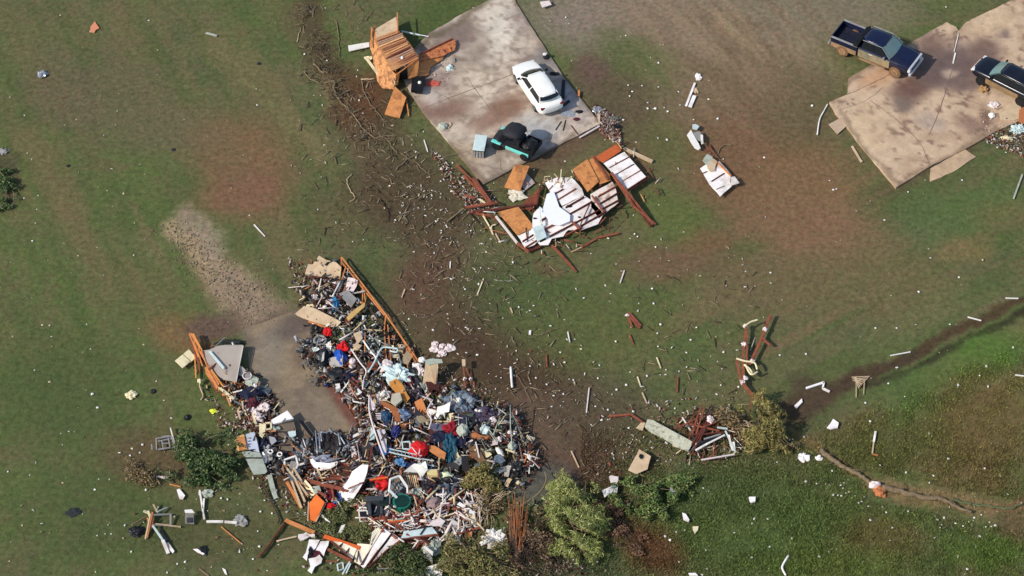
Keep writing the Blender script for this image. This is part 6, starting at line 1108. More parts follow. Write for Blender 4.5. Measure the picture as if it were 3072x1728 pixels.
bush('bush','K',(800,420),[(780,320,.8,1.2,.9,.7),(850,430,.7,1.0,.8,.6),(700,380,.6,.7,.7,.5)],5200,.06,lOL,'olive bush in front of the grey stool',seed=16,vert=.5,stems=18,sr=.02,aspect=3,smat=mTAN)
bush('bush','K',(700,1250),[(560,1180,.9,1.5,1.0,.8),(750,1250,.9,1.6,1.2,.8),(880,1180,.8,1.1,.9,.7),(640,1380,.7,1.6,.9,.6),(900,1400,.7,1.4,.9,.6),(480,1100,.6,.8,.8,.6)],9000,.06,M('olive_green_leaf',[(112,104,62),(142,134,80),(96,110,58),(168,156,106),(124,98,66)],.7,.2,3,src='island',bump=0,spec=.25),'wide olive bush at the bottom below the crushed white box',seed=17,vert=.6,stems=60,aspect=3)
bush('withered_bush','K',(800,700),[(790,720,.5,.8,1.6,.5),(900,600,.6,.9,.8,.5)],2600,.06,lBN,'withered brown bush between wreck and splintered trunk',seed=18,stems=34,sr=.025,smat=mTAN)
bush('withered_bush','K',(1400,1050),[(1400,1000,.7,1.2,1.2,.6),(1350,1250,.6,1.3,1.0,.5),(1300,760,.6,1.0,.9,.5),(1500,1350,.4,1.2,.7,.3)],6000,.06,M('dark_withered_leaf',[(90,74,56),(128,102,80),(72,60,46),(156,126,104),(104,96,66)],.8,.2,3,src='island',bump=0),'dark withered brush right of the splintered trunk',seed=19,stems=130,sr=.026,smat=mBARKD)
bush('bush','Q',(800,300),[(780,200,.6,1.3,.8,.5),(650,330,.6,.9,.9,.5),(1000,330,.6,1.3,.9,.5),(1150,200,.5,1.2,.6,.4),(900,480,.5,1.0,.7,.4),(1250,150,.4,1.1,.5,.4)],13000,.07,leafmat('mid_green_leaf',[(72,98,50),(106,132,66),(136,150,88),(90,110,58),(158,150,100)]),'low mid green bush below the pale tan sheet',seed=20,stems=14)
bush('withered_bush','Q',(550,560),[(500,450,.3,.9,.7,.3),(620,700,.3,1.2,.9,.3),(750,850,.25,1.0,.6,.25)],3000,.06,M('reddish_withered_leaf',[(118,86,66),(146,108,84),(98,74,56),(170,136,106)],.8,.2,3,src='island',bump=0),'reddish brown brush patch right of the bright green bush',seed=21,stems=34,sr=.02,smat=mBARKD)
bush('weed_patch','J',(1150,900),[(900,760,.25,1.4,.7,.25),(1100,650,.3,1.0,.5,.3),(1180,600,.4,.6,.5,.3),(1000,1000,.2,1.6,.6,.2),(850,900,.2,.9,.6,.2),(1280,1010,.3,.5,1.0,.3)],9000,.05,leafmat('weed_leaf',[(104,108,66),(124,128,80),(92,100,58),(138,138,94)]),'patch of olive weeds inside the lower wreck','weeds',seed=22,stems=1)
bush('bush','J',(1650,1250),[(1650,1180,.6,1.2,.8,.6),(1820,1280,.6,1.0,1.0,.6),(1560,1300,.4,1.3,.7,.4),(1300,1420,.4,1.8,.5,.4),(1780,1420,.6,1.4,.7,.6)],4500,.07,leafmat('deep_shade_leaf',[(52,64,36),(78,92,50),(106,116,70),(64,76,42)]),'deep green bush under the cream boarded ceiling at the bottom',seed=23,stems=10)
bush('shrub','P',(20,1000),[(20,1000,.4,.7,.8,.4),(30,920,.3,.4,.5,.3),(20,1100,.3,.7,.7,.3)],2600,.07,lDK,'small dark shrub at the left frame edge',seed=24)
bush('brush_pile','O',(270,260),[(240,200,.4,.7,1.4,.35),(280,330,.4,.9,1.2,.35),(200,60,.5,.5,.7,.4)],700,.045,M('brush_leaf',[(84,80,60),(112,104,82),(60,62,46),(140,130,108)],.8,.2,3,src='island',bump=0),'grey brushwood pile of torn twigs near the top left driveway side','brushwood',seed=25,stems=60,sr=.016,smat=mBARK)
bush('brush_pile','O',(330,300),[(300,240,.3,.9,.9,.3),(330,370,.3,.9,1.0,.3),(380,460,.25,.8,.9,.25)],450,.045,MATS['brush_leaf'],'sparse twig tangle at the foot of the grey brushwood pile','brushwood',seed=26,stems=50,sr=.014,smat=mBARKD)
bush('brush_pile','O',(440,600),[(400,520,.15,.8,.8,.2),(450,620,.15,.8,.9,.2),(520,700,.15,.7,.8,.2),(570,790,.15,.7,.8,.2)],400,.045,MATS['brush_leaf'],'strewn twig line along the long fallen limb','brushwood',seed=27,stems=50,sr=.013,smat=mBARK)
bush('brush_pile','L',(930,860),[(850,830,.3,1.2,.9,.3),(980,860,.3,1.2,.9,.3),(760,900,.2,.8,.7,.2)],500,.05,MATS['brush_leaf'],'red brown twig tangle beside the mottled board','brushwood',seed=28,stems=140,sr=.02,smat=M('red_bark2',(120,72,54),.9,.3,9))
# splintered tree trunk at the bottom centre
tk2 = group_at('snapped_tree', WZ('K',1140,900,0), 'splintered orange brown tree trunk standing broken at the bottom centre', 'tree')
b = MB(); r = random.Random(5)
for k in range(38):
    x = 1075+r.uniform(0,150); x2 = x+r.uniform(-70,80); b.beam(WZ('K',x*.35+1140*.65+(x-1140)*.3,1260+r.uniform(-60,120),.05), WZ('K',x2*1.0-10,560+r.uniform(-70,420),r.uniform(.5,1.1)), r.uniform(.03,.10), r.uniform(.03,.08), r.uniform(0,1), .2)
b.ob('splintered_wood', mSPLIT, tk2)
b = MB().tube([WZ('K',1190,1330,.1),WZ('K',1150,1150,.25),WZ('K',1120,960,.35),WZ('K',1115,800,.4)],.3,10,.26); b.ob('trunk', mBARKD, tk2, smooth=True)
b = MB()
for k in range(26):
    s = Vector(WZ('K',1200+r.uniform(-60,60),1200+r.uniform(-120,160),.2)); e = s+Vector((r.uniform(-1.2,2.2),r.uniform(-2.6,1.0),r.uniform(-.1,.7))); b.tube(smoothpts([s,s.lerp(e,.5)+Vector((r.uniform(-.3,.3),r.uniform(-.3,.3),r.uniform(0,.3))),e]),.035,6,.01)
b.ob('torn_limbs', mBARKD, tk2)
pipe('curved_branch','K',[(1195,670),(1320,590),(1420,510),(1480,410),(1490,340),(1470,280)],.07,[.5,.5,.5,.4,.35,.3],mBARK,'long curved bare branch above the splintered trunk','branch',r2=.03)
# fallen trunks and limbs
def limb(name, zone, pts, r1, r2, mat, label, twigs=10, seed=1, tl=1.0, z=.02, cat='fallen branch'):
    if 'tree' not in cat: r1 *= .62; r2 *= .6
    root = group_at(name, WZ(zone, *pts[0], 0), label, cat); P = smoothpts([WZ(zone, a, b, z+r1) for a, b in pts], 5); r = random.Random(seed)
    P = [p+Vector((r.uniform(-.05,.05),r.uniform(-.05,.05),0)) for p in P]; MB().tube(P, r1, 9, r2).ob('branch', mat, root, smooth=True)
    b = MB()
    for k in range(twigs):
        s = P[r.randrange(1,len(P))]; a = r.uniform(0,6.28); e = s+Vector((math.cos(a),math.sin(a),r.uniform(-.02,.25)))*r.uniform(.3,1)*tl; e.z = max(.03,e.z); b.tube(smoothpts([s,s.lerp(e,.5)+Vector((r.uniform(-.12,.12),r.uniform(-.12,.12),.04)),e]),max(.014,r2*.5),5,.008)
    if twigs: b.ob('twig', mat, root)
    return root
mTRK = M('grey_tan_trunk',(128,110,84),.95,.35,10,dirt=(74,62,46),dirt_amt=.6)
limb('fallen_tree','X',[(690,0),(800,90),(930,170),(1060,240),(1150,310)],.16,.10,mTRK,'long thin fallen trunk running down right from the olive bush',10,31,.9,cat='fallen tree')
limb('fallen_tree','X',[(1270,350),(1430,385),(1600,430),(1750,445),(1850,470),(1960,530),(2100,575)],.18,.08,mTRK,'thick fallen trunk continuing right of the white capped block',12,32,.9,cat='fallen tree')
limb('fallen_tree','X',[(1900,460),(2060,500),(2200,515),(2340,535),(2460,540),(2576,490)],.07,.05,M('green_bark',(96,104,70),.9,.2,9),'thin greenish fallen stem at the right end of the trunk line',4,33,.6,cat='fallen tree')
limb('fallen_branch','O',[(320,450),(370,440),(365,490),(400,550),(460,610),(510,680),(590,750)],.10,.06,mBARK,'long fallen limb slanting down right along the tan soil ridge',26,34,1.0)
limb('fallen_branch','O',[(200,390),(240,430),(300,455)],.07,.04,mBARK,'short forked limb left of the brushwood pile',8,35,.7)
limb('fallen_branch','O',[(255,350),(310,400)],.10,.07,mBARK,'thick short limb at the foot of the brushwood pile',6,36,.6)
limb('fallen_branch','O',[(375,110),(390,190),(390,230),(397,310)],.05,.03,mBARK,'slim upright looking limb with white tip left of the orange shed',1,37,.4)
limb('fallen_branch','O',[(515,430),(530,500),(570,570),(610,620),(650,670)],.05,.03,mBARK,'thin bent limb below the orange shed',6,38,.8)
limb('fallen_branch','O',[(515,430),(590,430)],.07,.06,mTAN,'short tan limb touching the orange shed',0,39)
limb('fallen_branch','O',[(590,750),(640,740),(705,735)],.06,.04,mBARK,'pale antler shaped branch below the shed',8,40,.8)
limb('fallen_branch','O',[(640,745),(670,780),(680,800)],.05,.03,mBARK,'small fork below the antler shaped branch',4,41,.5)
limb('fallen_branch','O',[(705,915),(760,870),(822,835)],.06,.04,mBARK,'straight pale branch below the antler shaped branch',4,42,.6)
limb('fallen_branch','O',[(800,870),(850,920),(890,950)],.045,.03,mBARK,'thin grey branch crossing the brown grass left of the driveway tip',5,43,.5)
limb('fallen_branch','O',[(460,945),(435,985),(460,1040),(480,1075),(450,1095)],.04,.03,mTAN,'thin S shaped pale twig on the lawn',0,44)
limb('fallen_branch','O',[(515,1025),(600,1035),(610,1050)],.06,.05,mBARKD,'dark short branch on the lawn above the wreck',4,45,.5)
limb('fallen_branch','O',[(610,1080),(650,1130),(660,1190)],.06,.04,mBARKD,'dark twiggy branch on the lawn between the two wrecks',14,46,.6)
limb('fallen_branch','O',[(470,610),(525,590)],.06,.05,mBARK,'short pale stick beside the long fallen limb',0,47)
limb('fallen_branch','O',[(980,1200),(1070,1125)],.05,.04,mBARK,'pale straight stick left of the ceiling wreck',0,48)
limb('fallen_branch','O',[(835,1070),(905,1045)],.05,.04,mBARK,'short pale stick in the brown grass between driveway and wreck',1,49,.4)
limb('fallen_branch','O',[(165,225),(185,155)],.045,.03,mTAN,'short light stick at the left of the brushwood pile',0,50)
limb('fallen_branch','O',[(540,110),(570,55)],.04,.03,mBARK,'small grey twig above the orange shed',0,51)
limb('fallen_branch','S',[(960,850),(1010,855),(1080,830),(1170,800)],.035,.02,mBARK,'thin grey twig with a white chip at its left end',4,52,.4)
limb('fallen_branch','S',[(680,460),(760,465),(830,460)],.03,.02,mGREYG,'faint pale twig on green grass below the ceiling wreck',0,53)
limb('fallen_branch','S',[(840,1140),(900,1240),(950,1355)],.035,.02,mBARK,'thin brown twig on brown ground right of the curved white strip',2,54,.3)
for k,(z,a,b_2,l) in enumerate([('S',(605,450),(560,565),'straight cream stick on brown grass between ceiling wreck and house wreck'),('S',(35,525),(12,585),'short cream stick right of the truss'),('S',(1215,835),(1230,910),'small cream stick in the middle lawn'),('S',(1370,1240),(1350,1420),'long pale stick on brown ground above the bright bush'),('S',(1720,1160),(1745,1235),'pale stick, upper of a pair on the middle lawn'),('S',(1755,1275),(1790,1355),'pale stick, lower of a pair on the middle lawn'),('S',(365,325),(362,375),'tiny upright pale stick below the left beams'),('S',(1625,390),(1595,480),'faint thin stick on the lawn right of the ceiling wreck'),('S',(1860,1020),(1890,1100),'thin tan stick on the lawn left of the Y shaped frame'),('K',(1770,50),(1855,235),'white slim stick on brown soil above the bright bush'),('P',(1380,1220),(1440,1285),'white thin stick at the top of the gravel path'),('O',(855,760),(875,825),'short white stick at the left driveway edge'),('S',(1060,1000),(1065,1090),'faint red stick on brown soil'),('S',(800,660),(815,700),'tiny pale stick on the green grass'),('L',(310,200),(340,275),'pale stick below the fanned red planks'),('L',(660,510),(655,620),'faint red stick on the middle lawn')]): beam('loose_stick',z,a,b_2,.07,.05,.03,.03,[mCREAM,mTAN,mWHITE,mPINKW][k%4] if 'red' not in l else mRED,l,'stick')
# ---------------------------------------------------------------- rubble, litter and grass
def inpoly(x, y, poly):
    ins = np.zeros(np.shape(x), bool); n = len(poly)
    for i in range(n):
        x1,y1 = poly[i]; x2,y2 = poly[(i+1)%n]
        c = ((y1 > y) != (y2 > y)) & (x < (x2-x1)*(y-y1)/((y2-y1)+1e-9)+x1); ins ^= c
    return ins
PILE = [(950,790),(1005,780),(1100,900),(1230,1070),(1330,1160),(1420,1190),(1530,1230),(1600,1330),(1610,1400),(1560,1450),(1460,1470),(1440,1560),(1390,1600),(1290,1610),(1180,1590),(1130,1520),(1040,1500),(960,1520),(880,1440),(850,1420),(820,1390),(760,1330),(735,1250),(700,1210),(640,1130),(590,1060),(640,1040),(740,1110),(830,1220),(850,1290),(920,1330),(1060,1310),(1080,1250),(1040,1200),(970,1130),(940,1060),(930,970),(900,860)]
SUB = [([(1290,440),(1400,540),(1480,580),(1500,620),(1420,640),(1340,560)],.5),([(1780,1220),(2200,1180),(2280,1300),(2180,1390),(1900,1420),(1770,1440),(1820,1340)],.35),([(1300,150),(1370,170),(1380,240),(1260,260)],.3),([(2940,330),(3072,340),(3072,470),(2960,430)],.6),([(1780,310),(1850,350),(1870,440),(1800,400)],1.0),([(1560,1500),(1720,1480),(1760,1728),(1500,1728),(1380,1700),(1420,1600)],.35),([(700,1120),(820,1180),(830,1280),(700,1290)],.8)]
PAL = [((222,208,198),12),((190,176,160),10),((140,128,114),12),((92,78,66),20),((58,48,42),22),((36,32,33),22),((112,66,52),18),((150,96,66),8),((200,138,88),3),((126,132,134),14),((74,84,96),5),((60,66,52),6),((214,196,150),5),((178,32,34),1),((46,86,150),1.2),((44,104,116),.8)]
pc = np.array([p[0] for p in PAL], float); pw = np.array([p[1] for p in PAL], float); pw /= pw.sum()
def chips(name, pts, size, thick, cols, zmax, label, cat, seed, flat=.5, wr=(.12,.5)):
    n = len(pts); r = np.random.default_rng(seed)
    X = np.empty((n,3))
    for i,(sx,sy,h) in enumerate(pts): X[i] = W(sx,sy,h)
    l = size[0]+(size[1]-size[0])*r.random(n)**2; wd = l*(wr[0]+wr[1]*r.random(n)); th = thick*(.5+r.random(n))
    q = r.normal(size=(n,4)); q[:,1] *= flat; q[:,2] *= flat; q /= np.linalg.norm(q,axis=1)[:,None]; w_,x,y,z = q.T
    Rm = np.stack([np.stack([1-2*(y*y+z*z),2*(x*y-z*w_),2*(x*z+y*w_)],-1),np.stack([2*(x*y+z*w_),1-2*(x*x+z*z),2*(y*z-x*w_)],-1),np.stack([2*(x*z-y*w_),2*(y*z+x*w_),1-2*(x*x+y*y)],-1)],1)
    c = np.array([(-1,-1,-1),(1,-1,-1),(1,1,-1),(-1,1,-1),(-1,-1,1),(1,-1,1),(1,1,1),(-1,1,1)],float)*.5
    loc = c[None]*np.stack([l,wd,th],-1)[:,None]; v = np.einsum('nij,nkj->nki',Rm,loc)+X[:,None]; v[...,2] = np.maximum(v[...,2],.01)
    fc = np.array([(0,3,2,1),(4,5,6,7),(0,1,5,4),(1,2,6,5),(2,3,7,6),(3,0,4,7)]); F = (np.arange(n)[:,None,None]*8+fc[None]).reshape(-1,4)
    me = bpy.data.meshes.new(name); V = v.reshape(-1,3); me.vertices.add(len(V)); me.vertices.foreach_set('co',V.ravel()); me.loops.add(F.size); me.loops.foreach_set('vertex_index',F.ravel()); me.polygons.add(len(F))
    me.polygons.foreach_set('loop_start',np.arange(0,F.size,4)); me.polygons.foreach_set('loop_total',np.full(len(F),4)); me.update(); me.materials.append(mCHIP)
    put_col(me, np.repeat(cols,8,0)); o = bpy.data.objects.new(name,me); C.objects.link(o); tag(o,label,cat,kind='stuff'); return o
def sample_poly(poly, n, r):
    p = np.array(poly); lo = p.min(0); hi = p.max(0); out = []
    while len(out) < n:
        q = lo+(hi-lo)*r.random((n*3,2)); k = inpoly(q[:,0],q[:,1],poly); out += list(q[k])
    return out[:n]
r = np.random.default_rng(21)
P0 = [q for q in sample_poly(PILE, 11500, r)]; hole = lambda a,b: fbm(np.array([a/60.]),np.array([b/60.]),1.0,33,3)[0] < .42+(.1 if (a > 1430 and b > 1250) or (a > 980 and b > 1530) else 0)
P0 = [q for q in P0 if not (hole(*q) and r.random() < .75)]; P0 = [(a+r.normal()*9,b+r.normal()*7) for a,b in P0]; pts = [(a,b,abs(r.normal())*.15+.02) for a,b in P0]
# colour families drift across the heap
cidx = r.choice(len(pc), len(pts), p=pw); cols = pc[cidx].copy()
for i,(a,b,h) in enumerate(pts):
    if b > 1380 and a < 1330 and cidx[i] in (9,10): cols[i] = (120,66,52)
    if 930 < a < 1170 and 930 < b < 1060: cols[i] = ((225,225,220),(30,32,32),(120,124,112),(70,80,62))[i%4]
    if a < 800 and b < 1280 and r.random() < .5: cols[i] = ((206,130,74),(120,66,46),(190,160,120))[i%3]
cols *= (.8+.35*r.random((len(cols),1)))
chips('rubble', pts, (.08,.55), .03, np.clip(cols,0,250), .5, 'mixed small rubble of boards and plastic covering the flattened house', 'rubble', 3)
P1 = [q for q in sample_poly(PILE, 2300, r) if (q[1] > 1150 or r.random() < .45) and not hole(*q)]; k1 = r.choice(7, len(P1), p=[.22,.11,.09,.24,.14,.10,.10])
k1c = np.array([(222,208,200),(206,182,140),(196,128,82),(112,62,48),(76,58,48),(138,134,130),(36,34,36)],float)[k1]
chips('splintered_lumber', [(a+r.normal()*10,b+r.normal()*8,abs(r.normal())*.14+.2) for a,b in P1], (.35,1.5), .05, k1c*(.8+.3*r.random((len(k1c),1))), .5, 'thin splintered lumber strewn through the flattened house', 'splinters', 12, flat=.22, wr=(.03,.035))
ms = []
for poly,n in (([(875,1310),(960,1300),(975,1400),(900,1400)],130),([(960,1290),(1050,1290),(1055,1370),(970,1380)],120),([(790,1340),(850,1340),(860,1430),(800,1420)],80),([(880,1010),(960,1020),(990,1160),(940,1160),(900,1100)],120),([(1400,1200),(1560,1230),(1570,1330),(1400,1340)],200)):
    for a,b in sample_poly(poly,n,r): ms.append((a,b,.1+abs(r.normal())*.25))
chips('metal_shards', ms, (.08,.6), .02, np.array([((140,142,142),(64,64,66),(34,34,36),(98,100,100),(190,190,188),(90,74,66))[i%6] for i in range(len(ms))],float), .6, 'torn grey and black shards heaped around the crushed metal and bags', 'shards', 14, flat=.6, wr=(.08,.5))
P7 = sample_poly([(1480,560),(1640,540),(1870,420),(2000,560),(1900,640),(1780,740),(1600,790),(1500,720),(1400,620)], 170, r)
chips('splintered_lumber', [(a,b,abs(r.normal())*.12+.12) for a,b in P7], (.25,1.1), .05, np.array([((142,76,58),(104,58,46),(206,152,104),(232,222,212),(128,84,62),(176,110,76))[i%6] for i in range(170)],float), .5, 'thin red and orange splinters over and around the white ceiling wreck', 'splinters', 19, flat=.2, wr=(.035,.04))
P6 = sample_poly([(1990,1300),(2070,1225),(2190,1230),(2260,1290),(2210,1370),(2060,1390)], 120, r)
chips('splintered_lumber', [(a,b,abs(r.normal())*.08+.08) for a,b in P6], (.3,1.2), .05, np.array([((142,76,58),(104,58,46),(206,186,150),(226,216,204),(128,104,80),(96,78,60))[i%6] for i in range(120)],float), .5, 'broken red and pale sticks around the mottled board', 'splinters', 18, flat=.2, wr=(.04,.05))
P5 = sample_poly([(1060,1500),(1180,1480),(1440,1480),(1450,1560),(1400,1610),(1250,1630),(1130,1600)], 420, r)
chips('splintered_lumber', [(a,b,abs(r.normal())*.12+.3) for a,b in P5], (.4,1.6), .05, np.array([((226,212,204),(226,212,204),(120,62,50),(150,84,62),(206,186,150),(236,230,222))[i%6] for i in range(420)],float), .5, 'pale and red laths jumbled along the bottom edge of the wreck', 'splinters', 16, flat=.18, wr=(.04,.06))
p2 = []; c2_ = []
SUB += [([(860,760),(1260,1050),(1560,1230),(1640,1380),(1560,1480),(1500,1520),(1440,1470),(1600,1350),(1530,1250),(1200,1070),(1000,800),(880,880)],.7),([(560,1060),(740,1340),(880,1480),(1020,1560),(940,1600),(800,1500),(660,1300)],.35),([(1000,1580),(1400,1590),(1420,1660),(1100,1728),(900,1700)],.4)]
for k,(poly,dens) in enumerate(SUB):
    n = int(dens*1500)
    for a,b in sample_poly(poly,n,r): p2.append((a,b,abs(r.normal())*.05+.02)); c2_.append(((222,208,200),(148,82,66),(110,88,70),(196,170,140),(120,60,50),(60,54,50),(206,200,192))[r.integers(7)])
chips('rubble_scatter', p2, (.04,.25), .02, np.array(c2_)*.95, .2, 'thin spread of splinters around the smaller wrecks', 'splinters', 4)
# litter too small and too many to count
dens = [((1200,560,1500,1000),700),((1500,700,2250,1250),420),((1300,1000,1800,1300),320),((860,300,1320,800),420),((1750,1250,3072,1728),260),((0,0,900,700),60),((0,700,700,1728),150),((400,1350,900,1728),150),((2200,400,3072,1200),80),((1700,100,2300,700),90),((1320,560,1360,760),60),((1180,420,1450,760),260),((980,680,1260,1060),120)]
p3 = []; c3_ = []
for (x1,y1,x2,y2),n in dens:
    for _ in range(int(n*.6)):
        a = r.uniform(x1,x2); b = r.uniform(y1,y2)
        if fbm(np.array([a/60]),np.array([b/60]),.7,71,3)[0] < r.uniform(.36,.6): continue
        p3.append((a,b,.04)); t = r.random(); c3_.append((244,238,222) if t < .5 else (206,192,164) if t < .75 else (150,128,100) if t < .92 else (140,76,56))
chips('litter', p3, (.03,.2), .015, np.array(c3_,float)*.9, .1, 'tiny pale flecks of litter sprinkled over the grass', 'litter', 5, flat=.12, wr=(.15,.4))
p4 = []
for (x1,y1,x2,y2),n in (((1200,620,1560,1000),360),((900,250,1300,760),340),((1500,1080,1800,1400),200),((1900,820,2300,1220),140),((1960,1230,2260,1400),260),((900,20,1010,260),70),((980,240,1120,420),90),((1080,400,1230,620),120),((1760,1380,1960,1500),120),((1520,1500,1760,1728),200),((1280,760,1700,1200),300),((980,1,1100,300),60)):
    for _ in range(n): p4.append((r.uniform(x1,x2),r.uniform(y1,y2),.03))
chips('twig_litter', p4, (.15,.7), .012, np.array([((150,134,108),(118,100,78),(84,70,54),(140,122,96))[i%4] for i in range(len(p4))],float), .1, 'fine twigs and straw strewn over the brown grass', 'twigs', 6, flat=.1, wr=(.05,.07))

pg3 = []
for _ in range(800):
    t = r.random(); a = 515+t*300+r.normal()*(30+t*26); b = 680+t*290+r.normal()*(22+t*14); pg3.append((a,b,.01))
chips('gravel', pg3, (.04,.12), .03, np.array([((162,144,122),(138,122,102),(118,104,88),(170,152,130))[i%4] for i in range(len(pg3))],float), .1, 'loose gravel and stones spread along the drive track', 'gravel', 15, flat=.2, wr=(.5,.4))
# countable litter: one object each
LM = dict(driveway=(1400,300,'near the first driveway'),shed=(1150,200,'near the orange shed'),truss=(1150,900,'near the truss'),wreck2=(1600,620,'near the white ceiling wreck'),roof=(2160,520,'near the torn roof piece'),drive2=(2700,350,'near the second driveway'),path=(640,820,'near the gravel path'),star=(450,1550,'near the star of timber'),shrub=(580,1350,'near the dark green shrub'),bush=(1720,1560,'near the bright bush'),olive=(2280,1200,'near the olive bush'),bank=(2700,1080,'near the dark soil bank'),trunk=(2750,1480,'near the fallen trunks'),lawnl=(250,250,'on the upper left lawn'),lawnll=(200,1250,'on the lower left lawn'),lawnr=(2500,750,'on the right lawn'),lawnm=(1800,950,'on the middle lawn'),br=(2300,1650,'in the tall grass at the bottom right'),floor=(870,1120,'beside the house floor'),tub=(1200,1510,'near the green tub'),red=(1255,1345,'near the bright red ribbed cloth'),tarp=(1385,1205,'near the blue grey tarp'),navy=(760,1190,'near the large navy bag'),metal=(920,1350,'near the crushed metal'),cream=(1120,1640,'near the cream boarded ceiling'),blue=(1020,1070,'near the bright blue bundle'),joist=(1000,1420,'among the dark red floor joists'))
def near(sx, sy):
    return min(LM.values(), key=lambda q: (q[0]-sx)**2+(q[1]-sy)**2)[2]
CN = [((238,232,222),'white'),((226,206,200),'pinkish white'),((226,210,166),'cream'),((170,164,156),'grey'),((120,128,128),'blue grey'),((206,132,76),'orange'),((142,74,52),'red-brown'),((96,52,44),'dark red'),((52,48,50),'black'),((196,170,132),'tan'),((34,44,76),'navy'),((190,30,34),'red'),((50,96,160),'blue'),((96,104,84),'olive grey')]
def proto(kind, i):
    b = MB(); rr = random.Random(i*7+len(kind))
    if kind == 'flake':
        n = rr.randrange(4,7); P = [Vector((math.cos(a)*rr.uniform(.3,.55), math.sin(a)*rr.uniform(.3,.55), rr.uniform(0,.12))) for a in sorted(rr.uniform(0,6.28) for _ in range(n))]
        if len(P) < 3: P = [Vector((.5,0,0)),Vector((0,.5,.1)),Vector((-.5,0,0))]
        v, f = sheet_geo(P, .05); b.add(v, f)
    elif kind == 'board':
        b.beam((-.5,0,0),(.5,0,.03),.085,.05,0,rr.uniform(.6,1)); 
        if i%2: b.beam((.3,.0,.02),(.56,.03,.05),.05,.03)
    elif kind == 'sheet':
        P = rag([Vector((-.5,-.3,0)),Vector((.5,-.28,.05)),Vector((.42,.3,.12)),Vector((-.4,.32,.04))],.06,.3,i); v, f = sheet_geo(P,.03); b.add(v,f)
    else:
        v, f = blob_geo(.5,.4,.3,.6,i,2); b.add(v,f)
    o = b.ob(kind, mSCRAP); me = o.data; bpy.data.objects.remove(o); return me
PROT = {k:[proto(k,i) for i in range(7)] for k in ('flake','board','sheet','lump')}
NAMES = dict(flake='litter_flake',board='loose_board',sheet='torn_sheet',lump='crumpled_bundle'); NOUN = dict(flake='scrap',board='board',sheet='torn sheet',lump='bundle')
rs = random.Random(77); CNT = {}
def put(kind, sx, sy, size, h, ci, where='grass', tilt=.0):
    me = rs.choice(PROT[kind]); o = bpy.data.objects.new(NAMES[kind], me); C.objects.link(o); p = W(sx,sy,h); o.location = p
    o.rotation_euler = (rs.uniform(-tilt,tilt), rs.uniform(-tilt,tilt), rs.uniform(0,6.28)); o.scale = (size*rs.uniform(.85,1.15), size*rs.uniform(.75,1.2), size*rs.uniform(.6,1)) if kind != 'board' else (size, rs.uniform(.7,1.3), rs.uniform(.8,1.2))
    c, nm = CN[ci]; k = rs.uniform(.85,1.05); o.color = (*[lin(v)*k for v in c],1)
    sz = 'tiny' if size < .15 else 'small' if size < .3 else 'mid sized' if size < .7 else 'large'
    lab = f'{sz} {nm} {NOUN[kind]} '+('lying on the grass ' if where == 'grass' else 'lying in the rubble ')+near(sx,sy)
    tag(o, lab, 'scrap' if kind == 'flake' else NOUN[kind].split()[-1], ('pale scraps strewn over the grass' if where == 'grass' else {'board':'boards strewn through the rubble','sheet':'torn sheets in the rubble','lump':'bundles in the rubble','flake':'scraps in the rubble'}[kind]))
